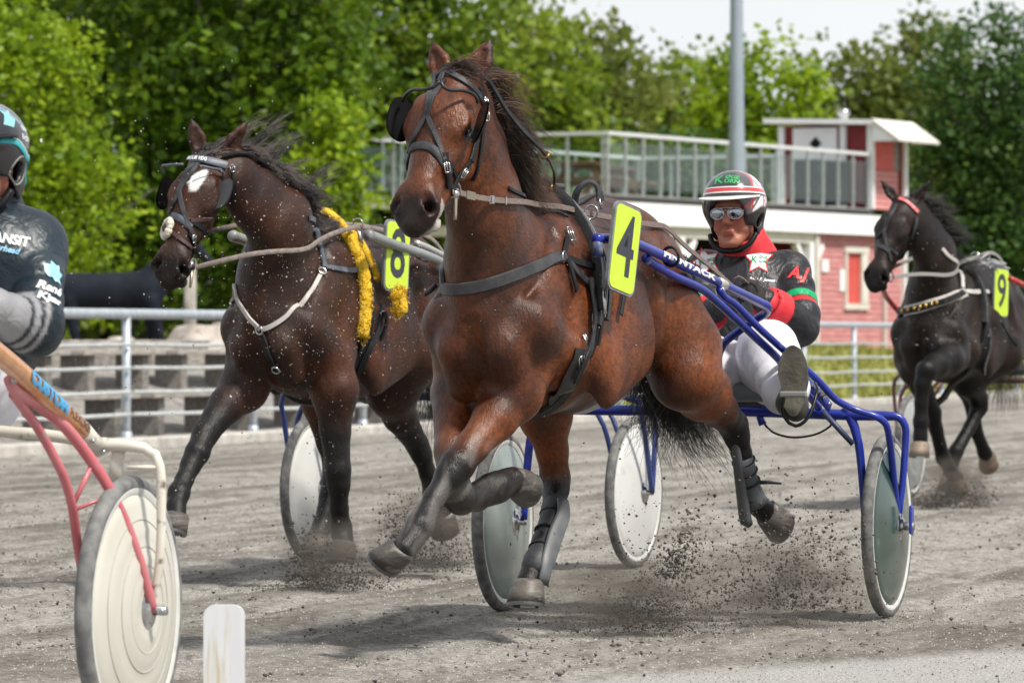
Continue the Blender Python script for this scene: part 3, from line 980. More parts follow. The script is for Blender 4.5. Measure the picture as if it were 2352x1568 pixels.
# ------------------------------------------------------------------ trees
def leaf_mat(name, cols, transl=.45):
    m = bpy.data.materials.new(name); m.use_nodes = True
    n = m.node_tree; b = n.nodes['Principled BSDF']; o_ = n.nodes['Material Output']
    a = n.nodes.new('ShaderNodeAttribute'); a.attribute_name = 'tint'
    r = n.nodes.new('ShaderNodeValToRGB'); el = r.color_ramp.elements
    while len(el) < len(cols): el.new(.5)
    for i, c_ in enumerate(cols):
        el[i].position = i / (len(cols) - 1); el[i].color = (*c_, 1)
    n.links.new(a.outputs['Fac'], r.inputs[0]); n.links.new(r.outputs[0], b.inputs['Base Color'])
    b.inputs['Roughness'].default_value = .5; b.inputs['Specular IOR Level'].default_value = .3
    t = n.nodes.new('ShaderNodeBsdfTranslucent'); n.links.new(r.outputs[0], t.inputs[0])
    mm = n.nodes.new('ShaderNodeMixShader'); mm.inputs[0].default_value = transl
    n.links.new(b.outputs[0], mm.inputs[1]); n.links.new(t.outputs[0], mm.inputs[2]); n.links.new(mm.outputs[0], o_.inputs['Surface'])
    return m
LM_BRIGHT = leaf_mat('maple_leaves', [(.10, .18, .008), (.22, .33, .012), (.34, .43, .022)])
LM_DARK = leaf_mat('deep_green_leaves', [(.032, .072, .005), (.085, .16, .008), (.19, .28, .014)], .45)
LM_MID = leaf_mat('light_green_leaves', [(.075, .135, .010), (.17, .25, .018), (.27, .34, .028)], .5)
LM_OLIVE = leaf_mat('olive_leaves', [(.075, .11, .018), (.15, .185, .03), (.23, .25, .055)], .5)
LM_COOL = leaf_mat('cool_dark_leaves', [(.026, .066, .015), (.06, .125, .025), (.11, .185, .032)], .42)
BARK = pm('bark', (.05, .042, .034), .9, col2=(.12, .10, .085), nscale=8, stretch=(4, 4, 1), bump=.5, bscale=20)

def tree(x, y, h, blobs, ncl, per, leaf, mat, label, group='trees behind the track', spread=.32, r0=.2, gap=.0):
    """blobs = crown volumes (dx, dy, z, rx, ry, rz) above the foot"""
    z0 = gz(x, y)
    root = empty('broadleaf_tree', Matrix.Translation((x, y, z0)))
    tag(root, label, 'tree', group)
    mb = MB()
    top = max(b[2] for b in blobs)
    mb.tube([(0, 0, -.2), (.05, .02, h * .3), (-.04, .05, h * .6), (0, 0, top)], [r0, r0 * .75, r0 * .5, r0 * .15], 10, step=.5)
    for b in blobs:
        for _ in range(3):
            zz = b[2] * (.35 + .3 * rng.random())
            e = V((b[0] + rng.normal() * b[3] * .5, b[1] + rng.normal() * b[4] * .5, b[2] + rng.normal() * b[5] * .5))
            s = V((0, 0, zz)); mid = (s + e) / 2 + V((0, 0, -.15 * rng.random()))
            mb.tube([s, mid, e], [r0 * .38, r0 * .22, r0 * .06], 6, step=.5)
    mb.build('trunk', BARK, root)
    vol = np.array([b[3] * b[4] * b[5] for b in blobs]) ** .7; vol /= vol.sum()
    P = []; T = []
    for b, f in zip(blobs, vol):
        n_ = max(4, int(ncl * f))
        u = rng.normal(size=(n_, 3)); u /= np.linalg.norm(u, axis=1)[:, None]
        rad = rng.random(n_) ** .33
        rad = np.where(rng.random(n_) < .7, .72 + .33 * rng.random(n_), rad)
        cc = u * rad[:, None] * np.array(b[3:6]) + np.array(b[:3])
        ct = rng.random(n_)
        sz = spread * (.6 + .9 * rng.random(n_))
        q = rng.normal(size=(n_, per, 3)) * sz[:, None, None] * np.array((1, 1, .62))
        P.append((cc[:, None] + q).reshape(-1, 3)); T.append(np.clip(np.repeat(ct, per) * .62 + .5 * rng.random(n_ * per) - .08, 0, 1))
    P = np.concatenate(P); T = np.concatenate(T)
    k = P[:, 2] > .15
    P = P[k]; T = T[k]; N = len(P)
    nrm = rng.normal(size=(N, 3)) + np.array((.1, -.15, .75)); nrm /= np.linalg.norm(nrm, axis=1)[:, None]
    a = np.cross(nrm, rng.normal(size=(N, 3))); a /= np.linalg.norm(a, axis=1)[:, None]
    c_ = np.cross(nrm, a)
    s = leaf * (.6 + .7 * rng.random(N))[:, None]
    vs = np.stack([P - a * s * .55, P + c_ * s * .42 - nrm * s * .08, P + a * s * .6, P - c_ * s * .42 - nrm * s * .08], 1).reshape(-1, 3)
    F = np.arange(N * 4).reshape(N, 4)
    mesh_obj('crown', vs, F, mat, root, False, attrs={'tint': np.repeat(T, 4)})
    return root

def P2(px, Y): return (px - 1176) / FPX * Y
# near left maple
tree(P2(35, 70), 70, 5.5, [(-.3, 0, 3.1, 1.25, 1.1, 1.5), (.55, .1, 1.9, 1.0, .9, 1.2), (-.8, 0, 4.3, .9, .8, .8), (-.9, .1, 1.8, 1.0, .9, 1.3), (.2, 0, .9, 1.3, .9, .8), (.1, .2, 3.9, .8, .7, .8)], 480, 32, .105, LM_BRIGHT, 'bright green maple spreading behind the driver at the far left', r0=.12, spread=.2)
# tall dark wood on the left
tree(P2(330, 84), 84, 12, [(0, 0, 6.5, 2.6, 1.6, 3.0), (-1.6, .3, 4.0, 1.8, 1.4, 2.2), (1.5, 0, 4.0, 1.8, 1.4, 2.4), (0, -.6, 2.0, 2.4, 1.0, 1.6)], 420, 34, .17, LM_DARK, 'tall deep green tree directly behind the bright maple', spread=.3)
tree(P2(560, 82), 82, 12, [(0, 0, 6.2, 2.2, 1.5, 3.0), (-.8, -.4, 3.2, 1.6, 1.0, 2.0), (.5, .2, 3.6, 1.3, 1.3, 2.6), (-.4, -.5, 1.5, 1.6, .9, 1.4)], 400, 34, .17, LM_DARK, 'tall deep green tree above the horse with plate 8', spread=.3)
tree(P2(850, 112), 112, 13, [(0, 0, 6.6, 2.2, 1.5, 2.6), (.6, -.3, 3.6, 1.5, 1.0, 2.0), (-1.0, .2, 4.4, 1.5, 1.2, 2.2), (.3, -.2, 1.6, 1.5, .9, 1.5)], 360, 32, .17, LM_DARK, 'deep green tree left of the horse with plate 4', spread=.3)
tree(P2(735, 80), 80, 4.6, [(0, 0, 2.1, .62, .6, 1.3), (.1, 0, 3.1, .5, .5, .8), (-.2, 0, 1.0, .6, .6, .8)], 150, 30, .13, LM_BRIGHT, 'small yellow-green tree left of the grey terrace railing', r0=.08, spread=.18)
tree(P2(120, 96), 96, 13, [(0, 0, 7.4, 2.2, 1.4, 2.2), (-1.5, 0, 5.2, 1.5, 1.2, 2.4), (1.2, 0, 6.0, 1.6, 1.2, 2.4)], 230, 30, .19, LM_MID, 'high mid green tree at the top left corner, sky showing through', spread=.32)
tree(P2(470, 100), 100, 13, [(0, 0, 7.5, 2.4, 1.4, 2.6), (-1.2, 0, 5.0, 1.8, 1.2, 2.5), (1.6, 0, 5.5, 1.8, 1.2, 2.6)], 330, 30, .19, LM_DARK, 'deep green tree farthest back in the left wood', spread=.32)
tree(P2(960, 112), 112, 12, [(0, 0, 6.8, 2.0, 1.5, 2.6), (.8, 0, 4.2, 1.6, 1.2, 2.4), (-1.0, 0, 4.5, 1.5, 1.2, 2.5), (.2, 0, 2.2, 2.0, 1.2, 1.6)], 330, 28, .2, LM_MID, 'light green tree directly behind the ears of the horse with plate 4', spread=.32)
tree(P2(-230, 88), 88, 12, [(0, 0, 6.2, 2.2, 1.5, 2.8), (-1.2, 0, 3.8, 1.7, 1.3, 2.2), (1.2, 0, 3.8, 1.6, 1.3, 2.4), (0, -.4, 1.6, 2.2, 1, 1.5)], 260, 28, .19, LM_DARK, 'deep green tree just outside the left edge of the photo', spread=.32)
tree(P2(-650, 96), 96, 12, [(0, 0, 6.2, 2.2, 1.5, 2.6), (-1.2, 0, 3.8, 1.7, 1.3, 2.2), (1.2, 0, 3.8, 1.6, 1.3, 2.4), (0, -.4, 1.6, 2.2, 1, 1.5)], 220, 26, .2, LM_MID, 'light green tree well outside the left edge of the photo', spread=.32)
# beyond the terrace
tree(P2(1180, 128), 128, 11, [(0, 0, 6.4, 2.0, 1.6, 2.4), (1.1, 0, 4.6, 1.8, 1.4, 2.4), (-.9, 0, 4.2, 1.7, 1.4, 2.4), (.2, 0, 2.2, 2.2, 1.4, 1.8)], 300, 28, .24, LM_MID, 'light green tree behind the front corner of the terrace', spread=.38)
tree(P2(1330, 140), 140, 11, [(-.3, 0, 7.0, 1.9, 1.5, 2.2), (.7, 0, 5.6, 1.5, 1.3, 2.2), (-1.0, 0, 4.4, 1.6, 1.4, 2.0), (.3, 0, 2.8, 2.0, 1.4, 1.8)], 300, 26, .25, LM_OLIVE, 'olive green airy tree left of the lamp mast', spread=.38)
tree(P2(1440, 150), 150, 10, [(0, 0, 6.9, 1.5, 1.4, 1.9), (.9, 0, 5.2, 1.4, 1.2, 1.8), (-.8, 0, 4.6, 1.4, 1.2, 1.7), (.2, 0, 3.0, 1.6, 1.2, 1.5)], 200, 26, .25, LM_OLIVE, 'thin olive tree with sky gaps, close left of the mast', spread=.36)
tree(P2(1560, 126), 126, 7.5, [(0, 0, 3.4, 1.5, 1.2, 1.9), (-.7, 0, 2.5, 1.2, 1.0, 1.5), (.9, 0, 2.6, 1.2, 1.0, 1.6)], 300, 30, .16, LM_COOL, 'dark rounded bush tree behind the terrace beside the mast', spread=.32, r0=.12)
tree(P2(1600, 162), 162, 11, [(0, 0, 7.4, 1.5, 1.4, 1.9), (1.1, 0, 6.2, 1.3, 1.2, 1.8), (-.9, 0, 5.4, 1.5, 1.2, 1.9), (.1, 0, 3.6, 1.9, 1.2, 1.7)], 220, 26, .26, LM_MID, 'pale green tree immediately behind the lamp mast', spread=.38)
tree(P2(1745, 138), 138, 10, [(0, 0, 6.2, 1.7, 1.3, 2.2), (-.9, 0, 5.2, 1.2, 1.1, 1.8), (1.0, 0, 4.6, 1.2, 1.1, 2.0), (0, 0, 3.0, 1.8, 1.2, 1.8)], 270, 28, .23, LM_BRIGHT, 'fresh bright green tree right of the lamp mast', spread=.34)
tree(P2(1960, 158), 158, 11, [(0, 0, 7.2, 1.9, 1.4, 2.0), (-1.2, 0, 6.0, 1.4, 1.2, 2.0), (1.3, 0, 6.3, 1.6, 1.3, 2.0), (0, 0, 3.8, 2.2, 1.4, 1.9)], 300, 26, .26, LM_OLIVE, 'olive green tree with sky gaps behind the lookout cabin', spread=.4)
tree(P2(2130, 165), 165, 12, [(0, 0, 8.6, 1.7, 1.3, 2.0), (.9, 0, 6.6, 1.7, 1.3, 2.4), (-.8, 0, 5.4, 1.8, 1.3, 2.4), (.2, 0, 3.4, 2.0, 1.3, 2.0)], 280, 26, .26, LM_OLIVE, 'pale olive tree rising right of the lookout cabin', spread=.4)
tree(P2(2260, 132), 132, 12, [(0, 0, 6.2, 1.7, 1.4, 2.6), (-.9, -.2, 3.4, 1.5, 1.3, 2.4), (1.0, 0, 4.4, 1.5, 1.3, 3.0), (.1, -.2, 1.8, 2.2, 1.3, 1.8)], 560, 32, .165, LM_COOL, 'dark green tree behind the black horse with plate 9', spread=.34)
tree(P2(2420, 140), 140, 12, [(0, 0, 6.4, 1.8, 1.4, 2.4), (-.7, -.2, 3.4, 1.5, 1.3, 2.6), (.6, 0, 2.0, 2.0, 1.2, 1.8)], 400, 32, .165, LM_COOL, 'dark green tree at the right edge of the photo', spread=.34)
# far treeline closing the view under the crowns
def treeline():
    N = 110000
    px = rng.uniform(-4200, 5200, N)
    Y = rng.uniform(185, 215, N)
    hh = 4.6 + 7.0 * fbm(px / 160, np.zeros(N) + .5, 91, 3)
    z = .4 + hh * rng.random(N) ** .8
    P = np.stack([(px - 1176) / FPX * Y, Y, z], -1)
    nrm = rng.normal(size=(N, 3)) + np.array((0, -.3, .5)); nrm /= np.linalg.norm(nrm, axis=1)[:, None]
    a = np.cross(nrm, rng.normal(size=(N, 3))); a /= np.linalg.norm(a, axis=1)[:, None]
    c_ = np.cross(nrm, a); s = .42 * (.6 + .7 * rng.random(N))[:, None]
    vs = np.stack([P - a * s, P + c_ * s * .8, P + a * s, P - c_ * s * .8], 1).reshape(-1, 3)
    o = mesh_obj('far_woodland', vs, np.arange(N * 4).reshape(N, 4), LM_OLIVE, None, False, attrs={'tint': np.repeat(rng.random(N), 4)})
    tag(o, 'far olive woodland seen between the trunks', None, None, 'stuff')
treeline()

def grass_blades():
    N = 9000
    e = rng.uniform(20, 58, N); d = .25 + 4.6 * rng.random(N)
    P = np.array([FA]) + e[:, None] * FU + d[:, None] * FN
    z = bank(d)
    w_ = .02 + .02 * rng.random(N); h_ = .05 + .1 * rng.random(N) ** 2
    th = rng.random(N) * 6.28
    ax = np.stack([np.cos(th), np.sin(th), 0 * th], -1); B0 = np.stack([P[:, 0], P[:, 1], z], -1)
    lean = rng.normal(0, .04, (N, 3)); lean[:, 2] = h_
    vs = np.stack([B0 - ax * w_[:, None], B0 + ax * w_[:, None], B0 + lean], 1).reshape(-1, 3)
    o = mesh_obj('grass', vs, np.arange(N * 3).reshape(N, 3), leaf_mat('grass_blades', [(.15, .18, .03), (.25, .26, .06), (.36, .33, .12)]), None, False, attrs={'tint': np.repeat(rng.random(N), 3)})
    tag(o, 'short yellowish grass on the bank behind the fence', None, None, 'stuff')
grass_blades()

# white plastic lane marker in the near foreground
Ym = 12.9
c = at(515, 784, Ym)
wd = 94 / FPX * Ym; top = CAMZ + (784 - 1388) / FPX * Ym
mm = MB()
hw, th = wd / 2, .03
prof = [(-hw, -.1), (hw, -.1)] + [(hw - .028 + .028 * math.cos(t), top - .028 + .028 * math.sin(t)) for t in np.linspace(0, 1.57, 6)] + [(-hw + .028 - .028 * math.sin(t), top - .028 + .028 * math.cos(t)) for t in np.linspace(0, 1.57, 6)]
mm.prism(prof, th, Matrix.Translation((c.x, c.y, 0)) @ Matrix.Rotation(math.radians(90), 4, 'X'))
tag(mm.build('marker_post', pm('white_plastic', (.56, .56, .57), .45, col2=(.60, .60, .61), nscale=3, dirt=(.46, .41, .29), dscale=5, dlo=.54, dhi=.7, stretch=(12, 1, 1.0)), None, False), 'white plastic lane marker standing in the near foreground', 'marker post')
# ------------------------------------------------------------------ horses
def coat_mat(name, base, dark, lite, specks=0.0, rough=.42, dust=0.0, sheen=.15, spec=.32):
    m = bpy.data.materials.new(name); m.use_nodes = True
    n = m.node_tree; b = n.nodes['Principled BSDF']
    tc = n.nodes.new('ShaderNodeTexCoord')
    def noise(s, d=6, st=None, r=.55):
        q = n.nodes.new('ShaderNodeTexNoise'); q.inputs['Scale'].default_value = s; q.inputs['Detail'].default_value = d; q.inputs['Roughness'].default_value = r
        v = tc.outputs['Object']
        if st:
            mp_ = n.nodes.new('ShaderNodeMapping'); mp_.inputs['Scale'].default_value = st; n.links.new(v, mp_.inputs[0]); v = mp_.outputs[0]
        n.links.new(v, q.inputs['Vector']); return q.outputs[0]
    def ramp(i, p0, c0, p1, c1):
        r = n.nodes.new('ShaderNodeValToRGB'); e = r.color_ramp.elements
        e[0].position = p0; e[1].position = p1; e[0].color = (*c0, 1); e[1].color = (*c1, 1)
        n.links.new(i, r.inputs[0]); return r.outputs[0]
    def mix(f, a, b_):
        q = n.nodes.new('ShaderNodeMix'); q.data_type = 'RGBA'
        n.links.new(f, q.inputs[0])
        for k, s in ((6, a), (7, b_)):
            if isinstance(s, tuple): q.inputs[k].default_value = (*s, 1)
            else: n.links.new(s, q.inputs[k])
        return q.outputs[2]
    def at_(nm):
        a = n.nodes.new('ShaderNodeAttribute'); a.attribute_name = nm; return a.outputs['Fac']
    c = ramp(noise(3.4, 6), .40, base, .62, lite)
    c = mix(ramp(noise(110, 4, (.25, 1, .5)), .35, (0, 0, 0), .72, (.6, .6, .6)), c, dark)
    c = mix(at_('dark'), c, dark)
    if dust:
        c = mix(ramp(noise(5, 8), .42, (0, 0, 0), .75, (dust,) * 3), c, (.24, .2, .17))
    c = mix(at_('pale'), c, (.42, .38, .35))
    c = mix(at_('white'), c, (.72, .70, .68))
    if specks:
        c = mix(ramp(noise(55, 2, None, .4), .735 - specks, (0, 0, 0), .76 - specks, (1, 1, 1)), c, (.46, .42, .36))
    n.links.new(c, b.inputs['Base Color'])
    mr = n.nodes.new('ShaderNodeMapRange'); mr.inputs[1].default_value = .3; mr.inputs[2].default_value = .7
    mr.inputs[3].default_value = rough - .1; mr.inputs[4].default_value = rough + .16
    n.links.new(noise(4.5, 6), mr.inputs[0]); n.links.new(mr.outputs[0], b.inputs['Roughness'])
    b.inputs['Specular IOR Level'].default_value = spec
    b.inputs['Sheen Weight'].default_value = sheen; b.inputs['Sheen Roughness'].default_value = .4
    # fine hair lie, creases and veins
    b1 = n.nodes.new('ShaderNodeBump'); b1.inputs['Strength'].default_value = .38; b1.inputs['Distance'].default_value = .006
    n.links.new(noise(230, 3, (.22, 1, .42)), b1.inputs['Height'])
    b2 = n.nodes.new('ShaderNodeBump'); b2.inputs['Strength'].default_value = .45; b2.inputs['Distance'].default_value = .03
    n.links.new(noise(9, 5, (1, 1, .5)), b2.inputs['Height']); n.links.new(b1.outputs[0], b2.inputs['Normal'])
    n.links.new(b2.outputs[0], b.inputs['Normal'])
    return m

class Head:
    def __init__(self, P, M, yaw, roll=0.0, vs=1.0):
        P = V(P); M = V(M); y = math.radians(yaw)
        self.P = P; self.A = (M - P).normalized(); self.k = (M - P).length / .6
        v = V((math.sin(y), math.cos(y), 0)); v = (v - self.A * v.dot(self.A)).normalized()
        if roll: v = Matrix.Rotation(math.radians(roll), 3, self.A) @ v
        self.v = v; self.w = self.A.cross(v); self.vs = vs
    def p(self, u, v, w): return self.P + (self.A * u + self.v * v * self.vs + self.w * w) * self.k

def polydist(p, pts):
    """distance of vertices to a polyline and the 0..1 position along it"""
    pts = np.array([list(q) for q in pts]); L = np.linalg.norm(np.diff(pts, axis=0), axis=1); acc = np.concatenate([[0], L.cumsum()]); tot = acc[-1]
    bd = np.full(len(p), 1e9); bt = np.zeros(len(p))
    for i in range(len(pts) - 1):
        D = pts[i + 1] - pts[i]; t = np.clip(((p - pts[i]) @ D) / (D @ D), 0, 1)
        d = np.linalg.norm(p - pts[i] - t[:, None] * D, axis=1)
        k = d < bd; bd[k] = d[k]; bt[k] = ((acc[i] + t * L[i]) / tot)[k]
    return bd, bt

def hoof(P, D, toe, parent, r=.056, ln=.085, mat=None):
    """hoof from coronet P down along D, toe direction"""
    P = V(P); D = V(D).normalized(); toe = V(toe); toe = (toe - D * toe.dot(D)).normalized(); s = D.cross(toe)
    rings = []
    for t, rr, sh in ((-.12, .86, -.04), (0, .97, 0), (.08, 1.0, .03), (.5, 1.1, .2), (1.0, 1.2, .42)):
        c = P + D * ln * t + toe * r * sh
        rings.append([c + (toe * math.cos(2 * math.pi * j / 20) * (1.08 if math.cos(2 * math.pi * j / 20) > 0 else .86) + s * math.sin(2 * math.pi * j / 20)) * r * rr for j in range(20)])
    o = MB().rings(rings).build('hoof', mat or HOOF, parent)
    c = P + D * ln * 1.06 + toe * r * .42
    m2 = MB(); ring = []
    for i in range(22):
        th = -2.55 + 5.1 * i / 21
        d = toe * math.cos(th) * (1.08 if math.cos(th) > 0 else .86) + s * math.sin(th)
        ring.append([c + d * r * q + D * z for q, z in ((.85, -.004), (1.18, -.004), (1.18, .007), (.85, .007))])
    m2.rings(ring).build('shoe', SHOE, o, False)
    return o

def build_horse(F, label, h, mat, neck, head, ears, legs, torso_k=1.0, group='trotting horses in the race', hooves=None, hz=(-.05, 2.35), earcol=None, mouth=.0, tendon={}):
    root = empty('horse', F.M)
    tag(root, label, 'horse', group)
    S = SDF((-2.0, -.55, .1), (1.55, .62, 2.3), h)
    Yx = (0, 1, 0)
    kk = torso_k
    # barrel, chest and croup
    kf = torso_k
    S.chain([((.40, 0, 1.13), (.170 * kf, .225)), ((.22, 0, 1.15), (.225 * kf, .32)), ((-.05, 0, 1.17), (.258 * (.4 + .6 * kf), .375)), ((-.35, 0, 1.145), (.28, .34)), ((-.62, 0, 1.19), (.27, .315)), ((-.88, 0, 1.25), (.25, .29)), ((-1.05, 0, 1.25), (.2, .24))], .06, Yx)
    S.chain([((.16, 0, 1.44), (.06, .09)), ((-.02, 0, 1.475), (.06, .09)), ((-.3, 0, 1.41), (.1, .08))], .1, Yx)
    S.chain([((-.45, 0, 1.42), (.12, .08)), ((-.75, 0, 1.45), (.14, .09)), ((-1.0, 0, 1.38), (.1, .09))], .09, Yx)
    for sg in (-1, 1):
        S.seg((-.78, sg * .12, 1.36), (-1.05, sg * .14, 1.22), (.15, .17), (.13, .2), .045, Yx)       # rump
        S.seg((.06, sg * .13 * kf, 1.38), (.40, sg * .17 * kf, 1.12), (.088, .12), (.08, .10), .05, Yx)         # shoulder blade
        S.seg((.40, sg * .17 * kf, 1.10), (.12, sg * .2 * kf, 1.0), .085, (.10), .05)                            # upper arm
        S.seg((.465, sg * .098 * kf, 1.03), (.40, sg * .09 * kf, .92), (.082, .10), (.074, .082), .04, Yx)        # breast muscle
        S.seg((.02, sg * .2 * kf, 1.14), (.16, sg * .2 * kf, .96), (.08, .13), (.062, .09), .024, Yx)             # triceps
        S.seg((-.55, sg * .245, 1.05), (-.15, sg * .235, .95), (.05, .12), (.05, .14), .06, Yx)        # rib spring
        S.seg((-.62, sg * .2, 1.36), (-.74, sg * .2, 1.08), (.06, .09), (.08, .12), .06, Yx)           # point of hip, flank
    for sg in (-1, 1):
        S.seg((.20, sg * .20 * kf, 1.42), (.43, sg * .175 * kf, 1.20), .018, .016, .045, sub=True)               # neck and shoulder groove
        S.seg((-.03, sg * .285, 1.34), (.03, sg * .275, .95), .016, .02, .05, sub=True)               # behind the shoulder
        S.seg((-.56, sg * .29, 1.26), (-.62, sg * .27, .98), .02, .02, .07, sub=True)                 # flank hollow
    S.seg((.60, 0, 1.10), (.50, 0, .88), .030, .022, .035, sub=True)                                     # breast cleft
    # neck
    S.chain(neck, .045, Yx)
    # head
    H = head; p = H.p; k = H.k
    vx = tuple(H.v)
    q = lambda a, b: (a * k * H.vs, b * k)
    S.seg(p(.0, 0, -.045), p(.17, 0, -.02), q(.06, .062), q(.094, .095), .03, vx)
    for sg in (-1, 1):
        S.seg(p(.13, sg * .062, .02), p(.235, sg * .07, .005), q(.042, .045), q(.044, .05), .03, vx)
        S.seg(p(.10, sg * .035, -.13), p(.27, sg * .038, -.115), q(.048, .105), q(.042, .085), .03, vx)
        S.seg(p(.27, sg * .03, -.11), p(.50, sg * .016, -.072), q(.034, .05), q(.03, .032), .03, vx)
        S.seg(p(.225, sg * .098, -.012), p(.37, sg * .062, -.012), .019 * k, .013 * k, .02)
        S.seg(p(.168, sg * .094, .022), p(.225, sg * .106, .022), .021 * k, .017 * k, .014)
        S.seg(p(.25, sg * .098, -.012), p(.222, sg * .108, -.022), .014 * k, .012 * k, .012)
        S.seg(p(.487, sg * .042, .028), p(.552, sg * .056, .022), .028 * k, .035 * k, .025)
        S.seg(p(.545, sg * .053, .008), p(.578, sg * .043, -.012), .03 * k, .026 * k, .02)
    S.seg(p(.17, 0, .018), p(.50, 0, .014), q(.078, .06), q(.046, .048), .035, vx)
    S.seg(p(.22, 0, -.045), p(.50, 0, -.02), q(.068, .075), q(.05, .052), .035, vx)
    S.seg(p(.50, 0, -.005), p(.588, 0, -.012), q(.055, .056), q(.05, .045), .03, vx)
    S.seg(p(.575, 0, -.026), p(.607, 0, -.02), q(.046, .04), q(.04, .03), .02, vx)
    S.seg(p(.515, 0, -.072), p(.572, 0, -.072 - mouth), q(.04, .036), q(.036, .028), .018, vx)
    for sg in (-1, 1):
        S.seg(p(.10, sg * .098, .03), p(.135, sg * .1, .015), .016 * k, .016 * k, .03, sub=True)
        S.seg(p(.530, sg * .056, .056), p(.562, sg * .066, .028), q(.018, .016), q(.021, .019), .010, vx, sub=True)
        S.seg(p(.548, sg * .05, .03), p(.552, sg * .04, .0), .014 * k, .012 * k, .008, sub=True)
        S.seg(p(.225, sg * .120, .003), p(.245, sg * .118, .003), .021 * k, .02 * k, .01, sub=True)
        S.seg(p(.34, sg * .075, -.055), p(.46, sg * .062, -.05), .012 * k, .01 * k, .025, sub=True)
    S.seg(p(.575, -.05, -.057 - mouth * .5), p(.575, .05, -.057 - mouth * .5), q(.012 + mouth * .5, .030), None, .008, (H.w))
    # ears
    for (b_, t_, wd_, nrm) in ears:
        b_ = V(b_); t_ = V(t_); nrm = V(nrm); m1 = b_.lerp(t_, .45); D = (t_ - b_).normalized(); sdv = D.cross(nrm).normalized()
        m2 = b_.lerp(t_, .74)
        S.seg(b_, m1, (wd_ * .8, .024), (wd_, .019), .012, sdv)
        S.seg(m1, m2, (wd_, .019), (wd_ * .62, .014), .008, sdv)
        S.seg(m2, t_, (wd_ * .62, .014), (.009, .009), .008, sdv)
        S.seg(b_.lerp(t_, .16) + nrm * .017, b_.lerp(t_, .62) + nrm * .015, (wd_ * .58, .013), (wd_ * .30, .009), .006, sdv, sub=True)
    # legs
    for nm, ch in legs.items():
        for (a, ra), (b_, rb) in zip([c_[:2] for c_ in ch], [c_[:2] for c_ in ch[1:]]):
            big = max(np.max(ra), np.max(rb))
            S.seg(a, b_, ra, rb, .042 if big > .09 else .022)
            la = (V(a) - V(b_)).length
            if big < .05 and la > .05 and tendon.get(nm) is not None:
                td = V(tendon[nm]); ax = (V(b_) - V(a)).normalized(); td = (td - ax * td.dot(ax)).normalized()
                S.seg(V(a) + td * np.max(ra) * .75, V(b_) + td * np.max(rb) * .75, np.max(ra) * .62, np.max(rb) * .62, .006)
    P_, Q_ = S.polys()
    # colour attributes
    dark = np.zeros(len(P_)); pale = np.zeros(len(P_)); white = np.zeros(len(P_))
    for nm, ch in legs.items():
        pts = [V(c[0]) for c in ch]
        d, t = polydist(P_, pts[1:])
        thr = ch[0][2] if len(ch[0]) > 2 else .42
        dark = np.maximum(dark, sstep(t, thr - .16, thr + .1) * (d < .13))
    R = P_ - np.array(H.P); uu = R @ np.array(H.A) / k; vv = R @ np.array(H.v) / k / H.vs; ww = R @ np.array(H.w) / k
    inh = (np.abs(vv) < .16) & (np.abs(ww + .04) < .2) & (uu > -.05) & (uu < .66)
    dark = np.maximum(dark, inh * sstep(uu + .10 * ww + .07 * (fbm(vv * 22, ww * 22, 5) - .5), .492, .56) * (.7 + .35 * fbm(vv * 30, uu * 30, 6)))
    for sg in (-1, 1):
        e = np.sqrt(((uu - .55) / .034) ** 2 + ((vv - sg * .056) / .03) ** 2 + ((ww - .028) / .036) ** 2)
        dark = np.maximum(dark, inh * (1 - sstep(e, .55, .85)) * 1.0)
    for sg in (-1, 1):
        e = np.sqrt(((uu - .232) / .045) ** 2 + ((vv - sg * .108) / .03) ** 2 + ((ww + .0) / .035) ** 2)
        dark = np.maximum(dark, inh * (1 - sstep(e, .6, 1.2)))
    for (b_, t_, wd_, nrm) in ears:
        d, t = polydist(P_, [V(b_), V(t_)])
        dark = np.maximum(dark, (d < .06) * sstep(t, .75, 1.0) * .8)
    dark = np.maximum(dark, (1 - sstep(np.abs(P_[:, 1]), .0, .05)) * (P_[:, 2] > 1.3) * (P_[:, 0] < .1) * .25)
    dark = np.maximum(dark, .55 * sstep(P_[:, 2], 1.18, 1.5) * (uu < .0) * (.6 + .8 * (fbm(P_[:, 0] * 4, P_[:, 2] * 4 + P_[:, 1] * 3, 19) - .5)))
    dark = np.maximum(dark, .6 * sstep(P_[:, 0], .22, .45) * sstep(P_[:, 2], 1.05, 1.35) * (1 - inh) * (.5 + 1.1 * (fbm(P_[:, 1] * 7, P_[:, 2] * 4, 29) - .4)))
    body = mesh_obj('body', P_, Q_, mat, root, attrs={'dark': np.clip(dark, 0, 1), 'pale': pale, 'white': white})
    bvh = bvh_of(body)
    EYE = pm('horse_eye', (.004, .003, .003), .12, spec=.3)
    for sg in (-1, 1):
        MB().ball(p(.233, sg * .0905, .0), .0225 * k, 16).build('eye', EYE, body)
    return dict(root=root, body=body, bvh=bvh, H=H, P=P_, uvw=(uu, vv, ww))

def set_attr(body, nm, val):
    body.data.attributes[nm].data.foreach_set('value', np.asarray(val, np.float32))

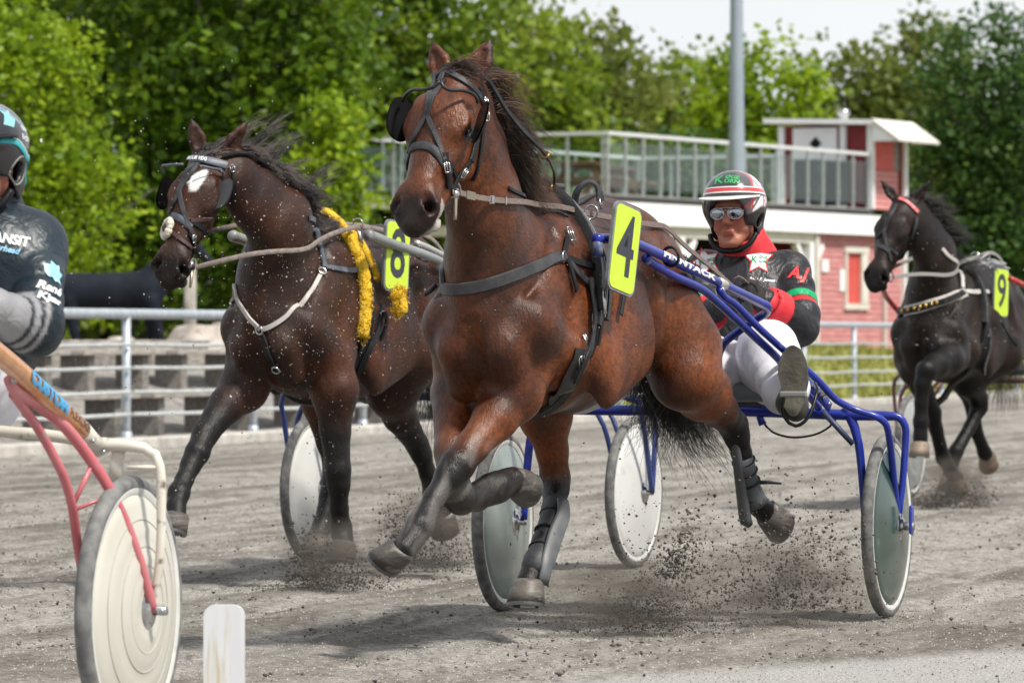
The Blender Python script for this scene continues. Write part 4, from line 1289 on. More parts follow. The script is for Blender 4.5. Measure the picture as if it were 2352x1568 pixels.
# ---- horse 4, the bay in front
F4 = Frame(.053, 17.78, 19.0)
h4 = F4.h
def cc(*a): return [(x if len(x) == 2 else (h4(*x[:3]), x[3])) for x in a]
hd4 = Head(h4(1041, 180, .74), h4(949, 512, 1.03), 9, 0, 1.10)
neck4 = [((.22, 0, 1.22), (.185, .30)), ((.36, -.005, 1.34), (.145, .25)), (h4(1110, 470, .50), (.112, .185)), (h4(1088, 350, .59), (.094, .155)), (h4(1062, 250, .66), (.086, .13)), (hd4.p(.02, 0, -.06), (.078, .10))]
legs4 = {
    'lf': [((.36, .13, 1.1), .105, .52), (h4(1196, 838, .30), .105), (h4(1180, 905, .36), .092), (h4(1137, 962, .46), .074), (h4(1086, 1023, .575), .054), (h4(1050, 1068, .655), .056), (h4(1032, 1092, .69), .046), (h4(998, 1142, .76), .034), (h4(976, 1182, .81), .036), (h4(964, 1206, .845), .045), (h4(945, 1238, .885), .038), (h4(926, 1262, .92), .044)],
    'rf': [((.36, -.13, 1.1), .105, .50), ((.24, -.145, .97), .098), (h4(1046, 905, .30), .082), (h4(1038, 1035, .48), .058), (h4(1044, 1128, .60), .054), (h4(1058, 1146, .58), .05), (h4(1095, 1143, .47), .042), (h4(1122, 1128, .40), .046), (h4(1142, 1118, .36), .052), (h4(1163, 1106, .31), .042), (h4(1180, 1102, .285), .046)],
    'lh': [((-.86, .13, 1.26), (.19), .44), (h4(1562, 800, -.92), .145), (h4(1574, 862, -.88), .122), (h4(1614, 900, -1.08), .10), (h4(1650, 938, -1.24), .068), (h4(1684, 975, -1.40), .053), (h4(1692, 1000, -1.43), .046), (h4(1703, 1040, -1.47), .036), (h4(1716, 1100, -1.53), .034), (h4(1732, 1150, -1.585), .043), (h4(1750, 1168, -1.63), .037), (h4(1762, 1176, -1.66), .042)],
    'rh': [((-.86, -.13, 1.22), (.19), .50), ((-.62, -.19, .98), .135), (h4(1252, 950, -.50), .092), (h4(1268, 1035, -.58), .056), (h4(1275, 1098, -.62), .052), (h4(1276, 1125, -.60), .046), (h4(1268, 1172, -.51), .036), (h4(1245, 1244, -.40), .034), (h4(1232, 1288, -.33), .043), (h4(1220, 1320, -.285), .037), (h4(1213, 1338, -.26), .044)],
}
ears4 = [(hd4.p(-.025, -.052, -.025), h4(994, 100, .66), .043, -hd4.A * .25 + hd4.w * .8 - hd4.v * .3), (hd4.p(-.025, .058, -.025), h4(1127, 93, .66), .043, hd4.w * .85 + hd4.v * .25)]
ears4 = [(a, b, c, V(d).normalized()) for a, b, c, d in ears4]
COAT4 = coat_mat('bay_coat', (.050, .0132, .0046), (.0055, .0042, .0038), (.185, .049, .0110), specks=.0, rough=.40, sheen=0.0)
H4 = build_horse(F4, 'bay horse trotting in front with plate 4 and black blinkers', .0095, COAT4, neck4, hd4, ears4, legs4, .82, tendon={'lf': (-1, 0, -.6), 'rf': (0, 0, 1), 'lh': (-.6, 0, .4), 'rh': (-1, 0, 0)})
# point of the hocks
uu, vv, ww = H4['uvw']
pale = ((np.abs(vv) < .12) & (uu > .5) & (uu < .66) & (np.abs(ww) < .16)) * sstep(-ww - .055 + .15 * (uu - .57), -.004, .014) * .7
sd_l = (uu > .47) & (uu < .64) & (ww < .0) & (ww > -.16) & (vv > .018) & (vv < .12)
pale = np.maximum(pale, sd_l * sstep(-ww, .018, .04) * sstep(fbm(uu * 38, ww * 38, 44), .34, .52) * .85)
for lg_ in ('lf', 'rf'):  # pale mottling: greyish dust, with the silver sheen of the leg painted in
    d_, t_ = polydist(H4['P'], [c_[0] for c_ in legs4[lg_]][1:])
    pale = np.maximum(pale, (d_ < .1) * sstep(t_, .33, .5) * (.17 if lg_ == 'lf' else .05) * sstep(fbm(H4['P'][:, 2] * 13 + H4['P'][:, 0] * 9, H4['P'][:, 1] * 30, 53), .40, .60))
set_attr(H4['body'], 'pale', pale)
print('leg lengths 4', {k: [round((V(a[0]) - V(b[0])).length, 2) for a, b in zip(c, c[1:])] for k, c in legs4.items()}, 'head', hd4.k)
def chdir(ch): return (V(ch[-1][0]) - V(ch[-2][0])).normalized()
L_ = legs4
hoof(L_['lf'][-1][0], h4(900, 1300, .905) - h4(928, 1262, .915), h4(858, 1286, 1.02) - h4(945, 1318, .94), H4['root'], .053, .072)
hoof(L_['rf'][-1][0], h4(1215, 1102, .19) - h4(1178, 1102, .285), V((-.25, 0, -1)), H4['root'], .056, .075)
hoof(L_['lh'][-1][0], h4(1790, 1192, -1.72) - h4(1760, 1176, -1.66), h4(1762, 1228, -1.66) - h4(1765, 1160, -1.7), H4['root'], .056, .075)
hoof(L_['rh'][-1][0], V((.22, .03, -1)), V((1, .12, -.02)), H4['root'], .057, .078)

def keepout(P, bvh, off):
    out = []
    for x in P:
        r = bvh.find_nearest(x)
        if r[0] is not None and (x - r[0]).dot(r[1]) < off and r[3] < .25: x = r[0] + r[1] * off
        out.append(x)
    return out

def girth_ring(bvh, s_top, s_bot, off=.006, n=56, zc=1.17, a0=0, a1=360):
    pts = []; nr = []
    for i in range(n + 1):
        th = math.radians(a0 + (a1 - a0) * i / n)
        d = V((0, math.sin(th), math.cos(th)))
        t = (1 - math.cos(th)) / 2
        s = s_top + (s_bot - s_top) * t
        r = bvh.ray_cast(V((s, 0, zc)) + d * 1.0, -d)
        if r[0] is None: continue
        pts.append(r[0] + d * off); nr.append(r[1])
    for _ in range(2):
        pts = [pts[0]] + [(pts[i - 1] + pts[i] * 2 + pts[i + 1]) / 4 for i in range(1, len(pts) - 1)] + [pts[-1]]
    return pts, nr

# ---- boots on the hind legs of horse 4
def boot(pts, parent, mat, name='leg_boot', r0=1.0):
    mb = MB(); mb.tube([p_ for p_, _ in pts], [r * r0 for _, r in pts], 16, step=.02)
    return mb.build(name, mat, parent)
BOOTM = pm('grey_boot', (.06, .066, .072), .5, col2=(.12, .128, .135), nscale=10, bump=.15, bscale=50, dirt=(.2, .19, .17), dscale=14, dlo=.6, dhi=.75)
bt = empty('leg_boots', F4.M); tag(bt, 'grey protective boots strapped round the hind legs of the leading bay', 'leg boots')
boot([(h4(1277, 1152, -.56), .043), (h4(1272, 1168, -.515), .044), (h4(1262, 1205, -.46), .041), (h4(1248, 1250, -.395), .040), (h4(1236, 1285, -.33), .049), (h4(1229, 1302, -.30), .050), (h4(1226, 1318, -.30), .045)], bt, pm('dark_neoprene', (.022, .023, .025), .6, col2=(.05, .052, .055), nscale=14, bump=.2, bscale=90))
mb = MB()
for y_, x_, s_ in ((1185, 1268, -.49), (1222, 1256, -.43), (1262, 1243, -.37)): mb.torus(h4(x_, y_, s_), h4(1235, 1285, -.33) - h4(1272, 1168, -.515), .0425, .005, 22, 6)
mb.build('strap', LEATHER, bt)
mb = MB(); pts = [h4(1292, 1148, -.50), h4(1294, 1180, -.455), h4(1276, 1228, -.385), h4(1258, 1290, -.295), h4(1250, 1325, -.27), h4(1246, 1342, -.27)]
cp_ = catmull(pts, .02); nn_ = [V((.72, .69, .1)).normalized()] * len(cp_)
mb.ribbon(cp_, nn_, [.044 + .016 * math.sin(3.1 * i / (len(cp_) - 1)) if i < len(cp_) - 3 else .042 for i in range(len(cp_))], .009); mb.build('shell', pm('boot_shell', (.06, .064, .068), .5, col2=(.11, .115, .12), nscale=8), bt)
boot([(h4(1705, 1048, -1.475), .038), (h4(1709, 1068, -1.49), .042), (h4(1718, 1110, -1.54), .040), (h4(1730, 1143, -1.575), .048), (h4(1736, 1158, -1.59), .045)], bt, BOOTM)
mb = MB(); mb.tube([h4(1690, 1010, -1.40), h4(1693, 1050, -1.43), h4(1702, 1120, -1.50), h4(1713, 1195, -1.545), h4(1722, 1205, -1.56)], [.014, .019, .021, .024, .015], 10, step=.02); mb.build('shell', MATS['boot_shell'], bt)
mb = MB()
for y_ in (1058, 1082, 1106, 1138):
    t = (y_ - 1050) / 100
    mb.torus(h4(1706 + 24 * t, y_, -1.48 - .1 * t), h4(1735, 1150, -1.59) - h4(1705, 1050, -1.475), .042, .0045, 20, 6)
mb.build('strap', LEATHER, bt)
mb = MB(); mb.tube([h4(1738, 1108, -1.55), h4(1765, 1107, -1.58), h4(1795, 1110, -1.6)], [.008, .007, .004], 6, step=.02); mb.build('loose_strap', LEATHER, bt)

# ---- mane, forelock and tail of horse 4
HAIR4 = hair_mat('dark_brown_hair', (.010, .008, .008), (.16, .066, .024))
crest = [hd4.p(-.03, 0, -.07), h4(1108, 250, .60), h4(1128, 330, .50), h4(1150, 410, .36), h4(1185, 445, .18)]
crest = catmull(crest, .02)
def mane4(t, g):
    i = int(t * .86 * (len(crest) - 1)); r = crest[i]
    r = H4['bvh'].find_nearest(r + V((-.03, .03, .03)))[0] or r
    d = V((-.75 + .2 * g.normal(), .52 + .16 * g.normal(), .12 + .25 * g.normal()))
    ln = .15 + .17 * g.random() * (1 - .2 * t)
    pts = [r]; c = d.normalized()
    wv = g.random() * 6
    for j in range(9):
        c = (c + V((-.1, .02 * math.sin(wv + j), -.16 + .30 * math.sin(wv + j * .9) * .7))).normalized()
        pts.append(pts[-1] + c * ln / 9)
    return pts
hair('mane', None, mane4, 84, 20, HAIR4, H4['root'], .0015, .011)
def fore4(t, g):
    r = hd4.p(-.03 + .03 * g.random(), -.03 + .05 * t, .05)
    r = H4['bvh'].find_nearest(r)[0] - hd4.w * .008
    c = V((.1 + .25 * g.normal(), .55 + .35 * g.normal(), .75 + .25 * g.normal())).normalized()
    pts = [r]; ln = .07 + .09 * g.random(); wv = g.random() * 6
    for j in range(9):
        c = (c + V((-.12, .10, -.17 + .2 * math.sin(wv + j)))).normalized(); pts.append(pts[-1] + c * ln / 9)
    return pts
hair('forelock', None, fore4, 24, 22, HAIR4, H4['root'], .0016, .010)
TAILH = hair_mat('black_hair', (.006, .005, .005), (.03, .022, .018))
def tail4(t, g):
    r = V((-1.22, .05 * g.normal(), 1.34 + .05 * g.random()))
    q_ = g.random(); e = h4(1470 + 190 * q_, 925 + 120 * g.random() + 40 * q_, -1.45 - .25 * g.random())
    m_ = h4(1470 + 110 * g.random(), 850, -1.42)
    return catmull([r, r + V((-.16, 0, -.05)), m_, e + V((0, 0, .06)), e], .09)[:10] if False else [r.lerp(r + V((-.2, 0, -.02)), .5 * j) if j < 3 else (r + V((-.2, 0, -.02))).lerp(m_, (j - 2) / 3) if j < 6 else m_.lerp(e, (j - 5) / 4 + 0) + V((0, 0, -.03 * math.sin((j - 5) * .8))) for j in range(10)]
hair('tail', None, tail4, 90, 36, TAILH, H4['root'], .0021, .026)
# ------------------------------------------------------------------ bridle, harness, reins and plate of horse 4
def zoomed(x0, y0, k):
    """read-off helper: coordinates noted on an enlarged crop of the photograph"""
    return lambda x, y: ((x0 + x / k) / 1.08844, (y0 + y / k) / 1.08844)

def strap_on(F, bvh, pix, w_, t_, mat, name, parent, off=.004, extra0=(), extra1=(), step=.012, smooth=3):
    pts = [F.hit(bvh, *p_) for p_ in pix]
    pts = list(extra0) + [p_ for p_ in pts if p_ is not None] + list(extra1)
    if len(pts) < 2: return None
    mb = MB(); lay(mb, pts, w_, t_, bvh, off, step, smooth=smooth)
    return mb.build(name, mat, parent, True, auto=50)

LAST = []
def free_strap(pts, w_, t_, mat, name, parent, up=(0, 1, 0), bvh=None, off=.01, step=.03):
    P = catmull(pts, step)
    if bvh:
        for _k in range(8):
            P = keepout(P, bvh, off)
            if _k < 7:
                for _ in range(5): P = [P[0]] + [(P[i - 1] + P[i] * 2 + P[i + 1]) / 4 for i in range(1, len(P) - 1)] + [P[-1]]
    LAST[:] = P
    mb = MB(); mb.ribbon(P, [V(up).normalized()] * len(P), w_, t_)
    return mb.build(name, mat, parent, True, auto=50)

def blinker(H, sg, parent, mat, c=None, flare=28, sz=(.085, .062), curl=.35):
    """cupped oval blinker beside one eye"""
    ax = (H.v * sg)
    fl = math.radians(flare)
    nrm = (ax * math.cos(fl) - H.w * math.sin(fl)).normalized()   # opens outwards at the front
    A = H.A; Wd = (A.cross(nrm)).normalized()
    if Wd.dot(H.w) < 0: Wd = -Wd
    nr, na = 7, 28
    mb = MB(); grid = []
    for side in (0, 1):
        for i in range(nr + 1):
            r = i / nr
            ring = []
            for j in range(na):
                th = 2 * math.pi * j / na
                x = math.cos(th); y = math.sin(th)
                e = 1 / (abs(x) ** 2.6 + abs(y) ** 2.6) ** (1 / 2.6)
                px_ = x * e * r * sz[0] * H.k; py_ = y * e * r * sz[1] * H.k
                dz = -(curl * (px_ ** 2 + py_ ** 2) / (.09)) * .9 * -1
                ring.append(c + A * px_ + Wd * py_ - nrm * (dz * .0 + curl * .6 * (py_ ** 2 + .5 * px_ ** 2) / .06) + nrm * (.006 if side else 0))
            grid.append(ring)
    b = len(grid) // 2
    mb.rings(grid[:b][::-1] + grid[b:], caps=True)
    return mb.build('blinker', mat, parent, True, auto=60), c, nrm

def ring_part(c, ax, R, r, parent, mat=STEEL, name='ring', n=20):
    return MB().torus(c, ax, R, r, n, 8).build(name, mat, parent)

def buckle(F, bvh, px, py, parent, sz=.022, ang=0, mat=STEEL):
    c = F.hit(bvh, px, py)
    if c is None: return
    r = bvh.find_nearest(c); n = r[1]; c = c + n * .011
    up = V((0, 0, 1)); x = up.cross(n).normalized(); y = n.cross(x); a = math.radians(ang)
    X = x * math.cos(a) + y * math.sin(a); Y = -x * math.sin(a) + y * math.cos(a)
    cs = [c + X * sz * .6 + Y * sz, c - X * sz * .6 + Y * sz, c - X * sz * .6 - Y * sz, c + X * sz * .6 - Y * sz]
    mb = MB()
    for i in range(4): mb.tube([cs[i], cs[(i + 1) % 4]], .0026, 6)
    mb.tube([c + Y * sz, c - Y * sz * .9], .002, 6)
    mb.build('buckle', mat, parent)

Z5 = zoomed(980, 100, 3.2)
def zz(Z, *ps): return [Z(*q) for q in ps]
bv4 = H4['bvh']
br = empty('bridle', F4.M); tag(br, 'black leather bridle with cupped blinkers on the head of the leading bay', 'bridle')
so4 = lambda pix, w_, name='strap', mat=LEATHER_GREY, **k: strap_on(F4, bv4, pix, w_, .005, mat, name, br, **k)
so4(zz(Z5, (222, 372), (262, 322), (320, 282), (385, 266), (480, 280), (560, 322), (640, 385), (690, 440), (716, 482)), .022, 'browband', extra0=[hd4.p(.09, -.1, -.06)])
so4(zz(Z5, (455, 205), (425, 250), (405, 300), (385, 335)), .024, 'crown_strap', extra0=[hd4.p(-.02, .0, .04)])
so4(zz(Z5, (545, 208), (505, 230), (470, 280)), .024, 'crown_strap')
so4(zz(Z5, (335, 270), (320, 340), (308, 420), (300, 500), (288, 590)), .021, 'face_strap')
so4(zz(Z5, (425, 320), (380, 380), (330, 460), (300, 540), (286, 600)), .021, 'face_strap')
so4(zz(Z5, (287, 590), (262, 640), (210, 730), (172, 820), (140, 900), (116, 985)), .017, 'face_strap', off=.006)
so4(zz(Z5, (287, 590), (302, 650), (345, 750), (372, 830), (392, 905), (412, 960)), .017, 'face_strap', off=.006)
so4(zz(Z5, (122, 985), (150, 900), (190, 858), (250, 842), (310, 858), (360, 905), (400, 965)), .030, 'noseband', extra0=[hd4.p(.40, -.075, -.05)], extra1=[hd4.p(.41, .088, -.06)], off=.003)
so4(zz(Z5, (400, 960), (440, 985), (480, 1040), (505, 1090)), .018, 'jaw_strap', mat=LEATHER)
so4(zz(Z5, (414, 905), (420, 980), (432, 1060), (446, 1130), (455, 1190)), .027, 'noseband_drop', mat=LEATHER, off=.006)
so4(zz(Z5, (668, 790), (648, 880), (622, 970)), .026, 'cheek_keeper', mat=LEATHER, off=.006)
so4(zz(Z5, (618, 970), (570, 1040), (530, 1090), (492, 1150), (480, 1195)), .019, 'cheek_strap', mat=LEATHER)
so4(zz(Z5, (735, 620), (722, 720), (704, 860), (690, 960), (672, 1040), (640, 1118)), .014, 'throat_lash', mat=LEATHER, extra0=[hd4.p(.03, .088, -.06)])
so4(zz(Z5, (700, 385), (712, 450), (738, 600)), .02, 'cheek_strap', mat=LEATHER)
# blinkers with their stays
blinker(hd4, -1, br, BLACKPLASTIC, h4(916, 276, .82), 22, (.083, .058))
_e = hd4.p(.232, .10, .0); blinker(hd4, 1, br, BLACKPLASTIC, h4(1108, 283, _e.x + .012), 46, (.080, .056))
ROD = pm('stay_rod', (.02, .02, .022), .35, spec=.3)
zs = lambda ps: [h4(*Z5(x, y), s_) for x, y, s_ in ps]
mb = MB(); mb.tube(zs([(385, 325, .935), (340, 372, .945), (262, 398, .935), (170, 400, .90), (112, 438, .86), (86, 490, .83)]), .0062, 8, step=.01); mb.build('blinker_stay', ROD, br)
mb = MB(); mb.tube(zs([(385, 325, .935), (412, 375, .94), (465, 402, .925), (560, 405, .89), (640, 428, .85), (678, 468, .81), (684, 500, .79)]), .0062, 8, step=.01); mb.build('blinker_stay', ROD, br)
# bit
bc = F4.hit(bv4, *Z5(480, 1225)) or hd4.p(.5, .06, -.05)
n_ = bv4.find_nearest(bc)[1]; bc = bc + n_ * .012
ring_part(bc + V((-.012, 0, .012)), hd4.v, .026, .0042, br, STEEL, 'bit_ring')
mb = MB(); mb.tube([bc + hd4.A * -.02, bc, bc + V((.008, .003, -.07)), bc + V((.012, .003, -.085))], [.008, .0085, .006, .007], 8); mb.build('bit_shank', pm('tarnished_brass', (.3, .27, .2), .4, .8), br)
MB().ball(bc, .016, 10).build('bit_boss', STEEL, br)
for x_, y_, a_ in ((428, 1020, 10), (562, 1060, -25), (735, 505, 0), (742, 612, 0)): buckle(F4, bv4, *Z5(x_, y_), br, .016, a_)
mb = MB(); c_ = hd4.p(.42, -.082, -.06); mb.torus(c_, hd4.v, .018, .003); mb.tube([hd4.p(.30, -.1, -.075), hd4.p(.40, -.088, -.065), c_], .008, 6); mb.build('cheek_strap', LEATHER, br)

# harness
hs = empty('harness', F4.M); tag(hs, 'black padded saddle, girth and breast collar worn by the leading bay', 'harness')
def ring_band(bvh, s0, s1, w_, t_, mat, name, parent, off, a0=0, a1=360, zc=1.17):
    pts, nr = girth_ring(bvh, s0, s1, off, 64, zc, a0, a1)
    mb = MB(); mb.ribbon(pts, nr, w_, t_)
    return mb.build(name, mat, parent, True, auto=50)
SADDLE = pm('saddle_leather', (.010, .010, .011), .38, col2=(.03, .03, .03), nscale=10, bump=.2, bscale=120)
ring_band(bv4, -.12, .04, .058, .014, LEATHER, 'girth', hs, .004)
ring_band(bv4, -.09, .07, .032, .026, SADDLE, 'saddle_pad', hs, .006, -104, 104)
ring_band(bv4, -.165, -.005, .03, .022, SADDLE, 'saddle_pad', hs, .006, -100, 100)
ring_band(bv4, -.12, .04, .009, .016, pm('grey_piping', (.25, .25, .26), .5), 'piping', hs, .017, -98, 98)
top = bv4.ray_cast(V((-.13, 0, 2)), V((0, 0, -1)))[0]
def on_side(s, ang, off=.02):
    d = V((0, math.sin(math.radians(ang)), math.cos(math.radians(ang))))
    return bv4.ray_cast(V((s, 0, 1.17)) + d, -d)[0] + d * off
MB().box(top + V((0, 0, .018)), (.11, .16, .02), None, .008).build('saddle_tree', SADDLE, hs, False)
for sg in (-1, 1):
    c_ = on_side(-.13, sg * 30, .055)
    ring_part(c_, V((1, 0, .1)), .024, .0038, hs, STEEL, 'terret')
    MB().tube([on_side(-.13, sg * 30, .01), c_ - V((0, 0, .024))], .007, 8).build('terret_stem', STEEL, hs)
# handhold loop and hook on top of the saddle
lp = [F4.h(1318, 472, -.16), F4.h(1326, 440, -.16), F4.h(1344, 421, -.17), F4.h(1362, 420, -.18), F4.h(1375, 436, -.19), F4.h(1379, 462, -.19)]
free_strap(lp, .028, .006, LEATHER_GREY, 'loop_strap', hs, up=(.35, .2, .9), step=.012)
mb = MB()
for dx in (-.008, .008):
    mb.tube([lp[-1] + V((dx, 0, .01)), lp[-1] + V((dx, .004, -.03))], .0035, 6)
mb.build('loop_buckle', STEEL, hs)
hk = F4.h(1268, 452, -.11)
ov = [hd4.p(.0, .05, -.05), F4.h(1114, 178, .70), F4.h(1162, 252, .62), F4.h(1198, 298, .52), F4.h(1238, 338, .36), F4.h(1258, 365, .22), F4.h(1270, 395, .06), F4.h(1271, 425, -.06)]
free_strap(ov, .021, .006, LEATHER, 'overcheck', hs, up=(.2, .95, .3), step=.02)
mb = MB(); mb.torus(F4.h(1271, 432, -.08), (.3, 1, 0), .012, .0035); mb.torus(F4.h(1268, 446, -.11), (.3, 1, 0), .010, .004); mb.tube([F4.h(1271, 424, -.1), F4.h(1268, 462, -.12)], .005, 6); mb.build('snap_hook', BRASS, hs)
MB().torus(F4.h(1251, 356, .28), V((-1, .2, -1)), .016, .004, 14).build('buckle', BRASS, hs)
# breast collar
Ld = [F4.hit(bv4, *q) for q in ((1288, 590), (1255, 602), (1215, 618), (1170, 635), (1120, 652), (1065, 663), (1020, 660), (1003, 650))]
Ld = [q for q in Ld if q is not None]
mirr = [V((q.x - .02, -q.y, q.z)) for q in Ld[:4]][::-1]
mb = MB(); P_ = lay(mb, Ld + mirr, .042, .010, bv4, .004, .015); mb.build('breast_collar', pm('breast_leather', (.022, .022, .025), .45, col2=(.05, .05, .052), nscale=12, bump=.2, bscale=150), hs, True, auto=50)
for sg in (1, -1):
    E_ = V((Ld[0].x, sg * Ld[0].y, Ld[0].z)); ring_part(E_ + V((0, sg * .012, 0)), V((0, 1, 0)), .018, .004, hs, STEEL, 'collar_ring')
    S1 = on_side(-.11, sg * 62, .012)
    mb = MB(); lay(mb, [E_, (E_ + S1) / 2, S1], .024, .005, bv4, .006); mb.build('collar_strap', LEATHER, hs, True, auto=50)
    S2 = on_side(-.12, sg * 88, .015)
    mb = MB(); lay(mb, [E_, (E_ + S2) / 2, S2], .024, .006, bv4, .008); mb.build('tug_strap', LEATHER_GREY, hs, True, auto=50)
so4h = lambda pix, w_, name, mat=LEATHER, off=.008: strap_on(F4, bv4, pix, w_, .005, mat, name, hs, off=off)
so4h([(1297, 595), (1303, 615), (1310, 640), (1317, 668)], .026, 'loose_end', LEATHER, .012)
so4h([(1300, 540), (1296, 565), (1290, 588)], .022, 'collar_strap')
so4h([(1345, 640), (1352, 700), (1350, 760), (1335, 820), (1312, 872)], .026, 'girth_billet', LEATHER, .022)
so4h([(1372, 690), (1366, 740), (1358, 790)], .018, 'girth_billet', LEATHER, .026)
for x_, y_, a_ in ((1356, 735, 10), (1342, 785, 20), (1330, 830, 25), (1306, 540, 0)): buckle(F4, bv4, x_, y_, hs, .024, a_)
MB().tube([F4.h(1393, 668, -.22), F4.h(1388, 690, -.22), F4.h(1408, 698, -.24), F4.h(1421, 714, -.25), F4.h(1418, 734, -.25), F4.h(1402, 744, -.24), F4.h(1388, 745, -.23)], [.012, .012, .010, .009, .008, .007, .007], 8, step=.01).build('hook', LEATHER_GREY, hs)
free_strap([F4.h(1408, 640, -.26), F4.h(1404, 655, -.25), F4.h(1392, 690, -.21), F4.h(1378, 730, -.2)], .022, .005, LEATHER, 'hanging_strap', hs, up=(.2, 1, 0), bvh=bv4, off=.02)
# left tug buckle block under the shaft end
MB().box(on_side(.01, 84, .03), (.035, .025, .08), None, .008).build('tug', LEATHER, hs, False)
MB().tube([on_side(.01, 78, .045), on_side(.01, 95, .045)], .009, 8).build('tug_bolt', STEEL, hs)
# back strap and neck strap
P_ = [bv4.ray_cast(V((x, .0, 2)), V((0, 0, -1)))[0] for x in np.linspace(-.19, -1.08, 12)]
mb = MB(); lay(mb, P_, .026, .006, bv4, .004); mb.build('back_strap', LEATHER, hs, True, auto=50)
so4h([(1165, 432), (1190, 445), (1215, 470), (1245, 487), (1300, 500)], .012, 'neck_strap', LEATHER, .005)
mb = MB(); mb.tube([F4.h(975, 678, .44), F4.h(988, 668, .42), F4.h(1000, 655, .40)], [.006, .009, .009], 8); mb.build('strap_end', LEATHER_GREY, hs)
# girth pad seen low on the belly
so4h([(1330, 800), (1318, 845), (1300, 885), (1278, 915)], .075, 'girth_pad', SADDLE, .006)

# reins
rn = empty('reins', F4.M); tag(rn, 'pair of brown webbing reins from the bit of the leading bay to its driver', 'reins')
rp_ = [bc + V((-.01, .012, .004)), F4.h(1120, 466, .62), F4.h(1200, 473, .3), F4.h(1330, 488, -.12), F4.h(1400, 500, -.36), F4.h(1460, 512, -.58), F4.h(1530, 540, -.88), F4.h(1600, 587, -1.2), F4.h(1660, 635, -1.48), F4.h(1692, 668, -1.62)]
free_strap(rp_, .020, .004, REIN, 'rein', rn, up=(.05, 1, .1), bvh=bv4, off=.012)
for i_, (sx_, nm_) in ((2, (.05, 'rein_billet')), (6, (.012, 'rein_keeper')), (8, (.006, 'rein_keeper'))):
    td_ = (LAST[i_ + 1] - LAST[i_]).normalized()
    MB().box(LAST[i_] + V((0, .003, 0)), (sx_, .010, .027), td_.to_track_quat('X', 'Z').to_matrix()).build(nm_, MATS['tarnished_brass'] if sx_ > .04 else STEEL, rn, False)
rb_ = hd4.p(.5, -.075, -.05)
free_strap([rb_, V((.62, -.17, 1.50)), V((.3, -.2, 1.5)), V((-.13, -.16, 1.60)), V((-.6, -.14, 1.60)), V((-1.1, -.06, 1.48)), V((-1.6, .06, 1.26))], .020, .004, REIN, 'rein', rn, up=(0, 1, .1), bvh=bv4, off=.012)

def number_plate(F, c, yaw, pitch, digit, label, w_=.185, h_=.312, name='number_plate'):
    """yellow-green racing plate facing the horse's left"""
    X = Matrix.Rotation(math.radians(yaw), 3, 'Z') @ V((-math.cos(math.radians(pitch)), 0, -math.sin(math.radians(pitch))))
    Y = Matrix.Rotation(math.radians(yaw), 3, 'Z') @ V((-math.sin(math.radians(pitch)), 0, math.cos(math.radians(pitch))))
    Y = V((-Y.x, -Y.y, Y.z)) if False else Y
    Zd = X.cross(Y)
    M = Matrix(((X.x, Y.x, Zd.x, c.x), (X.y, Y.y, Zd.y, c.y), (X.z, Y.z, Zd.z, c.z), (0, 0, 0, 1)))
    r = empty(name, F.M @ M)
    tag(r, label, 'number plate', 'race number plates')
    def rr(w2, h2, cut, n=6):
        pts = []
        for cx, cy, a0 in ((w2 - cut, h2 - cut, 0), (-w2 + cut, h2 - cut, 90), (-w2 + cut, -h2 + cut, 180), (w2 - cut, -h2 + cut, 270)):
            for i in range(n + 1):
                a = math.radians(a0 + 90 * i / n); pts.append((cx + cut * math.cos(a), cy + cut * math.sin(a)))
        return pts
    I = Matrix.Identity(4)
    MB().prism(rr(w_ / 2, h_ / 2, .035), .012, I).build('rim', pm('grey_rubber_edge', (.13, .14, .15), .5, col2=(.2, .21, .22), nscale=20), r, False)
    MB().prism(rr(w_ / 2 - .009, h_ / 2 - .009, .028), .006, Matrix.Translation((0, 0, .0055))).build('face', YELLOWGREEN, r, False)
    vs, fs = text_geo(digit, .30, bold=.004)
    vs = [V((v.x * .78, v.y, 0)) for v in vs]
    decal((vs, fs), (0, -.0, .010), (1, 0, 0), (0, 1, 0), INK, r, None, .0, 'number')
    MB().box((0, -.03, -.02), (.05, .12, .03)).build('bracket', BLACKPLASTIC, r, False)
    return r
number_plate(F4, F4.h(1432, 572, -.04), -13, 12, '4', 'yellow-green plate with a black 4 beside the blue shaft')
# ------------------------------------------------------------------ sulkies
WHITEDISC = pm('white_disc', (.50, .50, .48), .35, col2=(.58, .58, .56), nscale=3, dirt=(.36, .33, .28), dscale=10, dlo=.6, dhi=.85)
CREAMDISC = pm('cream_disc', (.43, .41, .35), .32, col2=(.52, .50, .44), nscale=2.2, dirt=(.30, .27, .22), dscale=16, dlo=.66, dhi=.8)
GREENDISC = pm('smoky_green_disc', (.022, .05, .04), .22, col2=(.045, .08, .066), nscale=3.5, coat=.3, dirt=(.22, .24, .22), dscale=7, dlo=.6, dhi=.78)
PALEGREEN = pm('pale_grey_green_disc', (.15, .19, .175), .3, col2=(.22, .26, .24), nscale=3, coat=.3, dirt=(.33, .33, .3), dscale=9, dlo=.62, dhi=.8)
GREYDISC = pm('grey_disc', (.26, .28, .28), .35, col2=(.34, .36, .35), nscale=3)
RIMW = pm('pale_rim', (.5, .5, .47), .4, col2=(.6, .59, .56), nscale=12, dirt=(.3, .28, .24), dscale=18, dlo=.6, dhi=.8)
RINGM = pm('grimy_ring', (.33, .315, .275), .5, col2=(.47, .455, .41), nscale=5)
